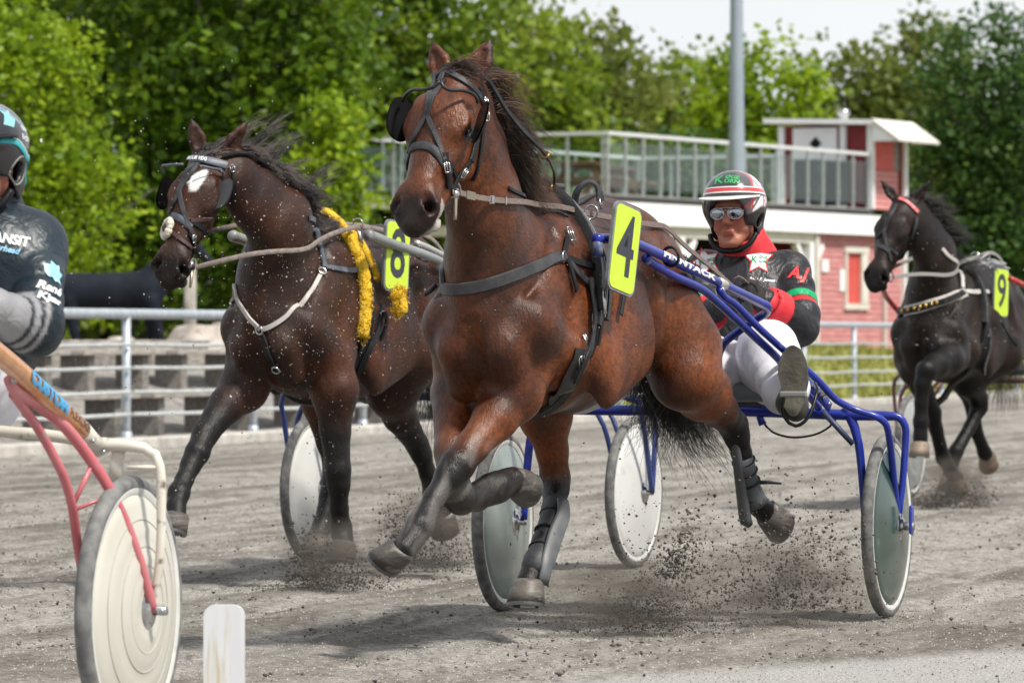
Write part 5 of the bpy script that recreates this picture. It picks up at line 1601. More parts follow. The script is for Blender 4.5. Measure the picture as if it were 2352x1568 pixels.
def wheel(parent, c, disc, R=.35, hub=STEEL, rings=True, tyre=TYRE):
    M = Matrix.Translation(c)
    root = MB()
    r = .024
    prof = []
    for i in range(17):
        a = -2.5 + 5.0 * i / 16
        prof.append((R - r + r * math.cos(a), r * math.sin(a) * .95))
    root.lathe(prof, M, 72)
    o = root.build('wheel', tyre, parent)
    for s in (1, -1):
        MB().lathe([(R - .030, s * .021), (R - .038, s * .022), (R - .050, s * .017)], M, 72).build('rim', RIMW, o)
        d = [(R - .050, s * .016), (R - .058, s * .019)]
        n = 12
        for i in range(n + 1):
            t = i / n; rr = (R - .06) * (1 - t) + .052 * t
            z = .020 + .034 * (1 - ((rr - .052) / (R - .11)) ** 1.5)
            if rings and i in (4, 8, 10): z += .0042
            d.append((rr, s * z))
        MB().lathe(d, M, 72).build('disc', disc, o)
        if rings:
            for rr_ in (.115, .165, .205, .235):
                zz_ = .020 + .034 * (1 - ((rr_ - .052) / (R - .11)) ** 1.5) + .0016
                MB().lathe([(rr_ - .0016, s * (zz_ - .001)), (rr_, s * (zz_ + .0008)), (rr_ + .0016, s * (zz_ - .0012))], M, 64).build('ring_groove', RINGM, o)
        MB().lathe([(.055, s * .052), (.048, s * .058), (.034, s * .056), (.030, s * .066), (.012, s * .068), (.012, s * .095), (0, s * .096)], M, 28).build('hub', hub, o)
    return o

def axle_frame(root, mat, half, z=.80, s0=0.0, r=.019, halfr=None):
    """generic axle bar with forks round both wheels, in sulky space"""
    B_ = MB()
    hl = half; hr = halfr or half
    pts = [(s0, -hr - .05, z - .06), (s0, -hr + .06, z), (s0, -.3, z - .01), (s0, .3, z - .01), (s0, half - .06, z), (s0, half + .05, z - .06)]
    MB().tube(pts, r, 12, step=.05).build('axle_bar', mat, root)
    for sg in (-1, 1):
        half = hl if sg > 0 else hr
        MB().tube([(s0, sg * (half + .04), z - .05), (-.02, sg * (half + .085), z - .12), (-.01, sg * (half + .085), .5), (0, sg * (half + .08), .35)], [.014, .014, .013, .012], 10, step=.04).build('outer_fork', mat, root)
        MB().tube([(.95, sg * .42, 1.02), (.5, sg * .56, .93), (.3, sg * .7, .86), (.2, sg * (half + .06), .80), (.14, sg * (half + .085), .68), (.05, sg * (half + .085), .45), (0, sg * (half + .08), .35)], .013, 10, step=.05).build('front_strut', mat, root)
        MB().tube([(.10, sg * (half - .24), z + .02), (.08, sg * (half - .13), .66), (0, sg * (half - .09), .36)], .012, 10, step=.05).build('inner_strut', mat, root)
        MB().tube([(-.07, sg * (half - .2), z - .02), (-.06, sg * (half - .11), .62), (0, sg * (half - .09), .36)], .012, 10, step=.05).build('inner_strut', mat, root)
        MB().tube([(.09, sg * (half - .2), .74), (-.065, sg * (half - .17), .72)], .007, 8).build('cross_strut', mat, root)

# ---- blue sulky 4
K4 = Frame(.704, 19.67, 17.5); k4 = K4.h
s4 = empty('sulky', K4.M); tag(s4, 'blue sulky with smoky green wheel discs behind the leading bay', 'sulky', 'racing sulkies')
wheel(s4, V((0, .755, .35)), GREENDISC, rings=False)
wheel(s4, V((0, -.775, .35)), PALEGREEN, rings=False)
flip = lambda P: [V((p_.x, -p_.y, p_.z)) for p_ in P]
shaft = [k4(1372, 549, 2.05), k4(1410, 548, 1.93), k4(1450, 556, 1.79), k4(1500, 577, 1.58), k4(1570, 610, 1.26), k4(1640, 644, .95), k4(1700, 673, .68), k4(1748, 696, .47), k4(1763, 704, .42), k4(1760, 718, .37), k4(1735, 734, .34), k4(1695, 762, .30), k4(1662, 790, .25), k4(1648, 830, .18), k4(1645, 900, .05), k4(1645, 938, 0)]
rr = [.0175] * 8 + [.017, .0165] + [.0155] * 6
shm = MB().tube(shaft, rr, 14, step=.02).build('shaft', BLUE, s4)
MB().tube(flip(shaft), rr, 14, step=.02).build('shaft', BLUE, s4)
for P in (shaft, flip(shaft)):
    MB().ball(P[0], (.018, .021, .021), 14).build('shaft_tip', BLUE, s4)
    MB().tube([P[0] + V((.0, 0, -.005)), P[0] + V((-.01, 0, -.06))], [.017, .021], 12).build('tip_clevis', pm('worn_blue', (.04, .06, .16), .5, col2=(.2, .2, .22), nscale=30), s4)
st1 = [k4(1482, 592, 1.60), k4(1500, 605, 1.53), k4(1545, 632, 1.36), k4(1609, 662, 1.1), k4(1650, 695, .93), k4(1690, 732, .78), k4(1740, 779, .60), k4(1784, 820, .46), k4(1835, 880, .25), k4(1880, 935, .03)]
st2 = [k4(1652, 664, .93), k4(1664, 682, .88), k4(1690, 700, .80), k4(1735, 745, .66), k4(1800, 804, .50), k4(1871, 866, .37), k4(1896, 892, .33), k4(1922, 919, .30), k4(1965, 941, .265), k4(2008, 955, .245), k4(2030, 968, .225), k4(2040, 990, .2), k4(2049, 1060, .12), k4(2056, 1140, .05), k4(2060, 1207, .0)]
MB().tube(st1, .0155, 12, step=.03).build('lower_strut', BLUE, s4)
MB().tube(flip(st1), .0155, 12, step=.03).build('lower_strut', BLUE, s4)
MB().tube(st2, .0135, 12, step=.02).build('front_strut', BLUE, s4)
st2r = [V((p_.x, -p_.y - .015, p_.z)) for p_ in st2]
MB().tube(st2r, .0135, 12, step=.02).build('front_strut', BLUE, s4)
bar = [V((0, -.66, .79)), V((0, -.3, .785)), k4(1600, 940, 0), k4(1720, 944, 0), k4(1848, 949, 0), k4(1960, 953, 0), k4(2035, 955, 0), k4(2064, 958, -.01), k4(2079, 978, -.015), k4(2080, 1010, -.02), k4(2074, 1100, -.01), k4(2067, 1160, 0), k4(2062, 1207, 0)]
MB().tube(bar, [.021] * 6 + [.019, .016, .0145, .014, .0135, .013, .013], 12, step=.02).build('axle_bar', BLUE, s4)
MB().tube([V((0, -.6, .79)), V((0, -.8, .775)), V((-.01, -.86, .70)), V((-.01, -.865, .5)), V((0, -.86, .35))], .0145, 12, step=.03).build('outer_fork', BLUE, s4)
for sg, h_ in ((1, .755), (-1, .775)):
    MB().tube([(.0, sg * (h_ - .16), .80), (.0, sg * (h_ - .11), .66), (0, sg * (h_ - .085), .36)], [.022, .017, .014], 10, step=.04).build('inner_fork', BLUE, s4)
    MB().tube([(.05, sg * (h_ - .24), .785), (.03, sg * (h_ - .125), .66)], .011, 8).build('brace', pm('dark_blue_steel', (.03, .04, .09), .5), s4)
    MB().lathe([(0, -.02), (.016, -.02), (.016, .02), (0, .02)], Matrix.Translation((0, sg * (h_ + .085 * 1), .35)), 12).build('axle_nut', STEEL, s4)
    MB().box((0, sg * (h_ + .095), .375), (.05, .012, .11), None, .008).build('dropout', BLUE, s4, False)
# couplings, bracket, clamp, strap loop
sh_bvh = bvh_of(shm)
MB().tube([k4(1650, 648, .91), k4(1664, 655, .85)], .0195, 14).build('clamp', pm('pale_steel', (.5, .5, .46), .4, .6), s4)
MB().tube([k4(1656, 660, .90), k4(1660, 682, .89)], [.012, .010], 8).build('clamp_arm', MATS['pale_steel'], s4)
MB().ball(k4(1486, 596, 1.58), (.02, .018, .022), 10).build('strut_eye', MATS['worn_blue'], s4)
cc_ = k4(1537, 597, 1.42)
MB().torus(cc_ + V((0, .005, .012)), (1, -.3, -.1), .034, .006, 18, 6).build('strap_loop', LEATHER, s4)
bp_ = [k4(1850, 862, .36), k4(1880, 893, .31), k4(1905, 922, .26)]
mb = MB(); P_ = catmull([q + V((0, .0, -.022)) for q in bp_], .02); mb.ribbon(P_, [V((.3, 1, .1)).normalized()] * len(P_), .042, .008); mb.build('slotted_bracket', BLUE, s4)
mb = MB()
for t in (.15, .4, .62, .85): mb.ball(bp_[0].lerp(bp_[-1], t) + V((.002, .013, -.022)), .0075, 8)
mb.build('bolt', STEEL, s4)
MB().tube([k4(1882, 908, .32), k4(1902, 900, .31)], .009, 8).build('lever', STEEL, s4)
MB().tube([k4(1752, 968, -.05), k4(1775, 992, -.05), k4(1820, 1004, -.04), k4(1870, 998, -.03), k4(1905, 980, -.02), k4(1922, 958, 0)], .0045, 6, step=.02).build('cable', BLACKPLASTIC, s4)
seatc = V((-.2, .12, .855))
MB().box(seatc, (.30, .36, .075), None, .03).build('seat', pm('grey_seat', (.14, .16, .17), .6, col2=(.2, .22, .23), nscale=6, bump=.1), s4)
for y_ in (-.02, .26): MB().tube([(0, y_, .79), (-.12, y_, .80), (-.3, y_, .815)], .012, 8, step=.05).build('seat_rail', BLUE, s4)
MB().tube([k4(1740, 945, 0), k4(1752, 975, .0)], [.012, .016], 8).build('seat_bolt', BLUE, s4)
for i_, (px_, py_) in enumerate(((1840, 958), )):
    MB().box(k4(1822, 905, .63), (.02, .105, .022), None, .006).build('stirrup_bar', pm('grey_bar', (.2, .2, .19), .6), s4, False)
    MB().tube([k4(1800, 905, .60), k4(1800, 955, .60), k4(1828, 978, .60), k4(1858, 955, .58), k4(1876, 900, .52), k4(1872, 880, .45)], .007, 8, step=.02).build('stirrup', BLACKPLASTIC, s4)
Pt = catmull(shaft[:9], .01)
zdir = V((.50, .84, .22)).normalized()
lo = min(range(len(Pt)), key=lambda i: (Pt[i] - k4(1512, 581, 1.53)).length); hi = min(range(len(Pt)), key=lambda i: (Pt[i] - k4(1638, 642, .96)).length)
Pt = Pt[lo:hi + 1]; Lt = sum((b - a).length for a, b in zip(Pt, Pt[1:]))
path_text(text_geo('FINNTACK', .030, shear=.2, bold=.0016, spacing=1.05), Pt, [zdir] * len(Pt), WHITEINK, shm, Lt * .97, .0172, .0012)

# ---- sulky of horse 8
K8 = Frame(-.141, 24.05, 21.5); k8 = K8.h
s8 = empty('sulky', K8.M); tag(s8, 'sulky with plain white wheel discs and grey shafts behind the horse with plate 8', 'sulky', 'racing sulkies')
DBLUE = pm('navy_paint', (.02, .035, .13), .35, col2=(.03, .05, .18), nscale=5)
GREYSH = pm('grey_shaft', (.17, .18, .18), .4, col2=(.24, .25, .25), nscale=5, dirt=(.1, .1, .1), dscale=20, dlo=.6, dhi=.7)
wheel(s8, V((0, .76, .35)), WHITEDISC, rings=False); wheel(s8, V((0, -.87, .35)), WHITEDISC, rings=False)
axle_frame(s8, DBLUE, .77, .80, 0, .019, .87)
sh8 = [k8(848, 540, 2.1), k8(900, 560, 1.85), k8(960, 580, 1.6), k8(1010, 600, 1.35), k8(1100, 650, .9), V((.45, .40, 1.02)), V((.0, .35, .82))]
for P in (sh8, flip(sh8)):
    MB().tube(P, [.024, .022, .021, .02, .02, .019, .018], 12, step=.04).build('shaft', GREYSH, s8)
    MB().ball(P[0], .027, 12).build('shaft_tip', pm('grey_knob', (.12, .12, .12), .4, col2=(.3, .3, .3), nscale=20), s8)
MB().tube([k8(965, 583, 1.55), k8(980, 590, 1.48)], .025, 12).build('clamp', STEEL, s8)
MB().tube([k8(956, 558, 1.55), k8(990, 572, 1.4), k8(1050, 605, 1.1)], .014, 10, step=.04).build('upper_strut', MATS['pale_steel'], s8)
MB().box((-.2, 0, .86), (.3, .36, .07), None, .03).build('seat', MATS['grey_seat'], s8)

# ---- sulky of horse 9
K9 = Frame(3.42, 34.25, 20.0); k9 = K9.h
s9 = empty('sulky', K9.M); tag(s9, 'red sulky with grey wheel discs behind the black horse with plate 9', 'sulky', 'racing sulkies')
REDP = pm('red_paint', (.36, .03, .025), .35, col2=(.42, .05, .04), nscale=4)
DULLR = pm('dull_maroon', (.14, .06, .06), .5, col2=(.2, .1, .1), nscale=6)
wheel(s9, V((0, .76, .35)), GREYDISC); wheel(s9, V((0, -.78, .35)), GREYDISC)
axle_frame(s9, DULLR, .77)
sh9 = [k9(2320, 640, 1.95), k9(2352, 655, 1.8), k9(2420, 690, 1.35), V((.9, .42, 1.05)), V((.4, .4, .95)), V((0, .35, .82))]
for P in (sh9, flip(sh9)): MB().tube(P, .019, 10, step=.05).build('shaft', REDP, s9)
MB().box((-.2, 0, .86), (.3, .36, .07), None, .03).build('seat', MATS['grey_seat'], s9)

# ---- leading sulky, cut by the left edge
KL = Frame(-1.69, 13.61, 17.0); kl = KL.h
sl = empty('sulky', KL.M); tag(sl, 'cream and pink sulky with orange shaft, nearest the camera at the left edge', 'sulky', 'racing sulkies')
CREAMP = pm('chipped_cream_paint', (.5, .47, .4), .4, col2=(.6, .57, .5), nscale=6, dirt=(.14, .11, .08), dscale=30, dlo=.58, dhi=.7)
PINK = pm('faded_pink_paint', (.46, .11, .13), .35, col2=(.55, .2, .21), nscale=5, dirt=(.3, .2, .19), dscale=26, dlo=.6, dhi=.75)
ORANGE = pm('orange_varnish', (.50, .20, .045), .25, col2=(.58, .26, .08), nscale=4, coat=.6, stretch=(6, 1, 1), dirt=(.45, .33, .2), dscale=14, dlo=.66, dhi=.8)
wheel(sl, V((0, .72, .35)), CREAMDISC, tyre=pm('grey_tyre', (.10, .10, .10), .75, col2=(.2, .2, .19), nscale=20)); wheel(sl, V((0, -.76, .35)), CREAMDISC)
osh = [kl(-120, 725, 1.2), kl(-60, 770, 1.0), kl(0, 816, .78), kl(60, 868, .55), kl(186, 987, .12)]
om = MB().tube(osh, [.0265] * 5, 18, step=.03).build('shaft', ORANGE, sl)
MB().tube(flip(osh), .0265, 16, step=.03).build('shaft', ORANGE, sl)
cpl = [kl(184, 985, .125), kl(205, 1008, .06), kl(228, 1030, 0)]
MB().tube(cpl, [.0268, .0255, .023], 16).build('coupling', CREAMP, sl)
mb = MB(); mb.ball(kl(199, 1012, .085) + V((.012, .022, 0)), .007, 8); mb.ball(kl(224, 1037, .02) + V((.012, .022, 0)), .007, 8); mb.build('bolt', STEEL, sl)
cb = [kl(-220, 960, 0), kl(-80, 975, 0), kl(0, 990, 0), kl(100, 998, 0), kl(200, 1014, 0), kl(240, 1022, .0)]
MB().tube(cb, [.0155] * 5 + [.02], 14, step=.04).build('axle_bar', CREAMP, sl)
of = [kl(228, 1026, 0), kl(252, 1022, 0), kl(300, 1024, 0), kl(332, 1029, -.01), kl(356, 1044, -.015), kl(367, 1072, -.015), kl(370, 1120, -.01), kl(370, 1220, -.005), kl(366, 1290, 0), kl(358, 1350, 0), kl(354, 1400, 0)]
MB().tube(of, [.021, .017, .0155, .015, .0145, .0135, .013, .0125, .012, .012, .013], 14, step=.02).build('outer_fork', CREAMP, sl)
st = [kl(20, 871, .62), kl(30, 890, .585), kl(46, 905, .54), kl(90, 932, .40), kl(146, 977, .27), kl(190, 1030, .19), kl(216, 1066, .16), kl(240, 1102, .14), kl(261, 1142, .12), kl(285, 1192, .09), kl(303, 1238, .07), kl(325, 1300, .04), kl(341, 1358, .02), kl(352, 1402, 0)]
MB().tube(st, [.0135, .0155, .017] + [.0155] * 4 + [.0145] * 4 + [.0135, .013, .016], 14, step=.02).build('front_strut', PINK, sl)
s2 = [kl(30, 905, .56), kl(60, 945, .46), kl(96, 998, .36), kl(141, 1082, .28), kl(156, 1125, .24), kl(166, 1163, .21), kl(178, 1250, .14), kl(190, 1320, .06), kl(200, 1390, .0)]
cl_ = lambda p_: V((p_.x, min(p_.y, .655), p_.z))
s2 = [cl_(p_) for p_ in s2]
MB().tube(s2, .0125, 12, step=.02).build('inner_strut', PINK, sl)
MB().tube([s2[5], kl(213, 1062, .163)], .007, 8).build('brace', PINK, sl)
MB().tube([s2[5] - V((0, 0, .01)), kl(258, 1136, .122)], .0055, 8).build('brace', PINK, sl)
MB().tube([kl(292, 1073, .02), kl(364, 1072, -.01)], .0055, 8).build('brace', CREAMP, sl)
mb = MB(); P_ = [kl(275, 1027, -.01), kl(268, 1068, -.01), kl(262, 1120, -.01)]; mb.ribbon(P_, [V((.9, .3, 0)).normalized()] * 3, .036, .012); mb.build('wheel_guard_stay', CREAMP, sl)
MB().ball(kl(23, 874, .62) + V((.01, .014, 0)), .009, 10).build('bolt', STEEL, sl)
MB().lathe([(0, -.02), (.013, -.02), (.013, .02), (0, .02)], Matrix.Translation(kl(354, 1402, 0) + V((0, .015, 0))), 6).build('axle_nut', STEEL, sl)
def shaft_text(txt, pa, pb, sh, mat, hgt, bold):
    Pt = [pa.lerp(pb, t / 12) for t in range(13)]
    path_text(text_geo(txt, hgt, bold=bold), Pt, [V((.62, .76, .2)).normalized()] * 13, mat, sh, (pb - pa).length * .98, .0266, .0012)
ol_ = lambda px, py: min(((osh[3].lerp(osh[4], t / 60)) for t in range(61)), key=lambda q: (q - kl(px, py, q.x)).length) if px > 60 else min(((osh[2].lerp(osh[3], t / 60)) for t in range(61)), key=lambda q: (q - kl(px, py, q.x)).length)
shaft_text('CUSTOM', ol_(50, 860), ol_(136, 940), om, pm('sky_blue_print', (.05, .32, .6), .4), .044, .0034)
shaft_text('FLEXURE', ol_(140, 944), ol_(183, 985), om, pm('dark_brown_print', (.05, .035, .03), .5), .032, .0004)
MB().box((-.2, 0, .86), (.3, .36, .07), None, .03).build('seat', MATS['grey_seat'], sl)
# ------------------------------------------------------------------ drivers
def skin_mat():
    m = pm('skin', (.31, .12, .075), .5, col2=(.39, .17, .11), nscale=14, bump=.08, bscale=90, spec=.35)
    b = m.node_tree.nodes['Principled BSDF']; b.inputs['Subsurface Weight'].default_value = .12
    b.inputs['Subsurface Radius'].default_value = (.012, .005, .003); b.inputs['Subsurface Scale'].default_value = .6
    n = m.node_tree
    a = n.nodes.new('ShaderNodeAttribute'); a.attribute_name = 'flush'
    q = n.nodes.new('ShaderNodeMix'); q.data_type = 'RGBA'
    src = b.inputs['Base Color'].links[0].from_socket
    n.links.new(a.outputs['Fac'], q.inputs[0]); n.links.new(src, q.inputs[6]); q.inputs[7].default_value = (.30, .06, .045, 1)
    n.links.new(q.outputs[2], b.inputs['Base Color'])
    return m
SKIN = skin_mat()

def cloth_mat(name, base, light, bands=(), rough=.42, bump=.55, spec=.5):
    """nylon racing jacket; bands = (attribute, colour)"""
    m = bpy.data.materials.new(name); m.use_nodes = True
    n = m.node_tree; b = n.nodes['Principled BSDF']; b.inputs['Roughness'].default_value = rough; b.inputs['Specular IOR Level'].default_value = spec
    tc = n.nodes.new('ShaderNodeTexCoord')
    def noise(s, d=5, dist=0.0):
        q = n.nodes.new('ShaderNodeTexNoise'); q.inputs['Scale'].default_value = s; q.inputs['Detail'].default_value = d; q.inputs['Distortion'].default_value = dist
        n.links.new(tc.outputs['Object'], q.inputs['Vector']); return q.outputs[0]
    r = n.nodes.new('ShaderNodeValToRGB'); r.color_ramp.elements[0].color = (*base, 1); r.color_ramp.elements[1].color = (*light, 1)
    r.color_ramp.elements[0].position = .35; r.color_ramp.elements[1].position = .7
    n.links.new(noise(5), r.inputs[0]); c = r.outputs[0]
    for nm, col in bands:
        a = n.nodes.new('ShaderNodeAttribute'); a.attribute_name = nm
        q = n.nodes.new('ShaderNodeMix'); q.data_type = 'RGBA'
        n.links.new(a.outputs['Fac'], q.inputs[0]); n.links.new(c, q.inputs[6]); q.inputs[7].default_value = (*col, 1); c = q.outputs[2]
    n.links.new(c, b.inputs['Base Color'])
    b1 = n.nodes.new('ShaderNodeBump'); b1.inputs['Strength'].default_value = bump; b1.inputs['Distance'].default_value = .035
    n.links.new(noise(11, 3, 1.6), b1.inputs['Height'])
    b2 = n.nodes.new('ShaderNodeBump'); b2.inputs['Strength'].default_value = bump * .5; b2.inputs['Distance'].default_value = .01
    n.links.new(noise(38, 3, .8), b2.inputs['Height']); n.links.new(b1.outputs[0], b2.inputs['Normal']); n.links.new(b2.outputs[0], b.inputs['Normal'])
    return m

class HF:
    """head frame of a person: f ahead, l to its left, u up"""
    def __init__(self, c, yaw, pitch=0.0, roll=0.0):
        R = Matrix.Rotation(math.radians(yaw), 3, 'Z') @ Matrix.Rotation(math.radians(pitch), 3, 'Y') @ Matrix.Rotation(math.radians(roll), 3, 'X')
        self.c = V(c); self.R = R
    def p(self, f, l, u): return self.c + self.R @ V((f, l, u))
    def d(self, f, l, u): return self.R @ V((f, l, u))

def human(F, J, h_, label, jacket, trousers, glove, boot_m, group, helmet, detail=True, cuff=None, collar=None):
    root = empty('person', F.M)
    tag(root, label, 'person', group)
    hf = J['head']; lv = tuple(hf.d(0, 1, 0))
    S = SDF((-.75, -.75, .35), (.95, .9, 1.95), h_)
    P = lambda f, l, u: tuple(hf.p(f, l, u))
    nb = V(J['neck'])
    # body under the clothes: torso, arms and legs
    S.seg(J['pelvis'], J['chest'], (.13, .09), (.14, .10), .05)
    S.seg(J['chest'], nb, (.13, .09), (.07, .07), .05)
    for s in 'lr':
        S.seg(J['sh_' + s], J['el_' + s], .042, .038, .03); S.seg(J['el_' + s], J['wr_' + s], .038, .027, .02); S.seg(J['chest'], J['sh_' + s], .07, .05, .04)
        S.seg(J['hip_' + s], J['kn_' + s], .07, .05, .03); S.seg(J['kn_' + s], J['an_' + s], .048, .036, .03); S.seg(J['pelvis'], J['hip_' + s], .09, .08, .04)
        S.seg(J['wr_' + s], V(J['wr_' + s]).lerp(V(J['hd_' + s]), .4), .022, .014, .02)
    # neck and head
    S.seg(P(-.015, 0, -.06), tuple(nb), .056, .062, .03)
    S.seg(P(-.005, 0, .03), P(-.02, 0, .035), (.074, .082), (.074, .084), .03, lv)
    S.seg(P(.038, 0, .03), P(.044, 0, -.082), (.064, .055), (.044, .036), .03, lv)
    S.seg(P(.066, -.012, -.106), P(.066, .012, -.106), .022, .022, .02)
    for s in (-1, 1):
        S.seg(P(.0, s * .052, -.055), P(.055, s * .022, -.102), .024, .02, .025)
        S.seg(P(.062, s * .040, -.012), P(.045, s * .05, -.05), .022, .02, .02)
        S.seg(P(.084, s * .010, .036), P(.072, s * .045, .034), .013, .011, .012)
        S.seg(P(-.005, s * .076, .012), P(-.012, s * .078, -.028), (.008, .02), (.007, .013), .008, lv)
        S.seg(P(.098, s * .011, -.034), P(.09, s * .014, -.036), .009, .008, .006)
        S.seg(P(.092, s * .031, .012), P(.092, s * .034, .012), .013, .013, .012, sub=True)
        S.seg(P(.082, s * .02, -.052), P(.070, s * .036, -.075), .006, .005, .014, sub=True)
    S.seg(P(.085, 0, .026), P(.112, 0, -.026), .0095, .0145, .012)
    S.seg(P(.092, -.019, -.064), P(.092, .019, -.064), .0085, .0085, .008)
    S.seg(P(.090, -.016, -.078), P(.090, .016, -.078), .0095, .0095, .008)
    S.seg(P(.105, -.024, -.0712), P(.105, .024, -.0712), .0042, .0042, .004, sub=True)
    S.seg(P(.098, -.02, -.094), P(.098, .02, -.094), .009, .009, .015, sub=True)
    vs, q = S.polys()
    R = (vs - np.array(hf.c)) @ np.array(hf.R)
    flush = np.zeros(len(vs))
    flush = np.maximum(flush, .6 * np.exp(-(((R[:, 0] - .1) / .025) ** 2 + (R[:, 1] / .022) ** 2 + ((R[:, 2] + .028) / .025) ** 2)))
    for s in (-1, 1): flush = np.maximum(flush, .55 * np.exp(-(((R[:, 1] - s * .045) / .025) ** 2 + ((R[:, 2] + .03) / .03) ** 2)) * (R[:, 0] > .02))
    flush = np.maximum(flush, .75 * np.exp(-((R[:, 1] / .021) ** 4 + ((R[:, 2] + .0705) / .011) ** 4)) * (R[:, 0] > .07))
    body = mesh_obj('body', vs, q, SKIN, root, attrs={'flush': flush})
    # jacket
    hj = h_ * 1.15
    S = SDF((-.75, -.75, .7), (.6, .8, 1.75), hj)
    pe, ch = V(J['pelvis']), V(J['chest'])
    wv = ch - pe
    S.seg(pe - wv * .05, pe.lerp(ch, .5), (.185, .14), (.195, .145), .05); S.seg(pe.lerp(ch, .5), ch, (.195, .145), (.20, .145), .05)
    S.seg(ch, ch.lerp(nb, .7), (.18, .135), (.085, .09), .06)
    for s in 'lr':
        S.seg(ch.lerp(V(J['sh_' + s]), .25), J['sh_' + s], .12, .082, .06)
        S.seg(J['sh_' + s], J['el_' + s], .082, .068, .03)
        S.seg(J['el_' + s], J['wr_' + s], .07, .052, .03)
        a, b_, c_ = V(J['sh_' + s]), V(J['el_' + s]), V(J['wr_' + s])
        # folds round the elbow and down the sleeve
        for t, rr in ((.35, .077), (.62, .075), (.84, .076)):
            x = a.lerp(b_, t); ax = (b_ - a).normalized(); pr = ax.orthogonal().normalized()
            S.seg(x + pr * .02, x - pr * .02 + ax * .03, rr, rr * .98, .012)
        for t in (.2, .45, .7):
            x = b_.lerp(c_, t); S.seg(x, x + V((.008, .008, .006)), .066 - .012 * t, None, .010)
    S.seg(nb + V((0, 0, .0)), nb + V((0, 0, .055)), .068, .06, .02)
    for z in (.1, .28, .42, .6): S.seg(pe.lerp(ch, z) + V((.05, -.1, 0)), pe.lerp(ch, z + .08) + V((.05, .1, 0)), (.13, .1), (.12, .1), .02)
    vs, q = S.polys()
    at_ = {}
    a, b_, c_ = V(J['sh_l']), V(J['el_l']), V(J['wr_l'])
    attrs = {k: np.zeros(len(vs)) for k in ('green', 'red', 'grey', 'line')}
    for s in 'lr':
        d, t = polydist(vs, [J['sh_' + s], J['el_' + s]])
        d2, t2 = polydist(vs, [J['el_' + s], J['wr_' + s]])
        up = (d < .105) & (d <= d2 + .02)
        if 'green' in J:
            attrs['green'] = np.maximum(attrs['green'], up * sstep(t, .60, .615) * (1 - sstep(t, .695, .71)))
            attrs['red'] = np.maximum(attrs['red'], up * sstep(t, .715, .73) * (1 - sstep(t, .80, .815)))
        if 'grey' in J:
            fo = (d2 < .1) & (d2 < d)
            attrs['grey'] = np.maximum(attrs['grey'], fo * sstep(t2, .10, .13))
            for q0 in (.16, .30): attrs['line'] = np.maximum(attrs['line'], fo * sstep(t2, q0, q0 + .02) * (1 - sstep(t2, q0 + .06, q0 + .08)))
    jk = mesh_obj('jacket', vs, q, jacket, root, attrs=attrs)
    # trousers
    S = SDF((-.75, -.6, .45), (.95, .75, 1.3), h_ * 1.3)
    for s in 'lr':
        S.seg(pe, J['hip_' + s], (.135), .125, .05); S.seg(J['hip_' + s], J['kn_' + s], .125, .10, .04); S.seg(J['kn_' + s], V(J['kn_' + s]).lerp(V(J['an_' + s]), .9), .10, .068, .04)
        k_, an = V(J['kn_' + s]), V(J['an_' + s])
        for t in (.12, .3, .5, .72): S.seg(k_.lerp(an, t) + V((0, .015, 0)), k_.lerp(an, t + .06) - V((0, .015, .01)), .099 - .026 * t, None, .010)
        hp = V(J['hip_' + s])
        for t in (.3, .55, .8): S.seg(hp.lerp(k_, t) + V((0, .02, -.02)), hp.lerp(k_, t + .05) + V((0, -.02, .02)), .118 - .016 * t, None, .014)
    vs, q = S.polys(); mesh_obj('trousers', vs, q, trousers, root)
    # boots with soles
    for s in 'lr':
        he, to, an = V(J['heel_' + s]), V(J['toe_' + s]), V(J['an_' + s])
        up = (to - he).normalized(); nrm = V(J['sole_' + s]).normalized(); sdv = up.cross(nrm).normalized()
        S = SDF((-.3, -.7, .4), (1.1, .8, 1.4), h_)
        S.seg(he - nrm * .045 + up * .03, he.lerp(to, .55) - nrm * .05, (.038, .045), (.045, .042), .03, tuple(sdv))
        S.seg(he.lerp(to, .55) - nrm * .045, to - nrm * .03 - up * .035, (.045, .036), (.038, .026), .03, tuple(sdv))
        S.seg(an, he - nrm * .05 + up * .045, .052, .045, .03); S.seg(an, V(J['kn_' + s]).lerp(an, .72), .053, .056, .03)
        vs, q = S.polys(); bo = mesh_obj('boot', vs, q, boot_m, root)
        out = []
        for i in range(36):
            th = 2 * math.pi * i / 36; y = math.sin(th); x = math.cos(th)
            L = (to - he).length
            wd = .050 + .010 * sstep(np.array(y), -.3, .5) - .006 * math.exp(-((y + .15) / .2) ** 2)
            out.append((x * float(wd), y * L / 2))
        M = Matrix(((sdv.x, up.x, nrm.x, 0), (sdv.y, up.y, nrm.y, 0), (sdv.z, up.z, nrm.z, 0), (0, 0, 0, 1))).copy()
        M.translation = (he + to) / 2
        MB().prism(out, .018, M).build('sole', pm('worn_sole', (.028, .026, .02), .85, col2=(.075, .067, .05), nscale=12, bump=.4, bscale=60), bo, False)
        heel = [(x_ * .97, max(y_, -10)) for x_, y_ in out if y_ < -(to - he).length * .2]
        M2 = M.copy(); M2.translation = (he + to) / 2 + nrm * .015
        MB().prism(heel, .016, M2).build('heel', pm('worn_heel', (.06, .056, .042), .85, col2=(.12, .11, .085), nscale=12, bump=.4, bscale=60), bo, False)
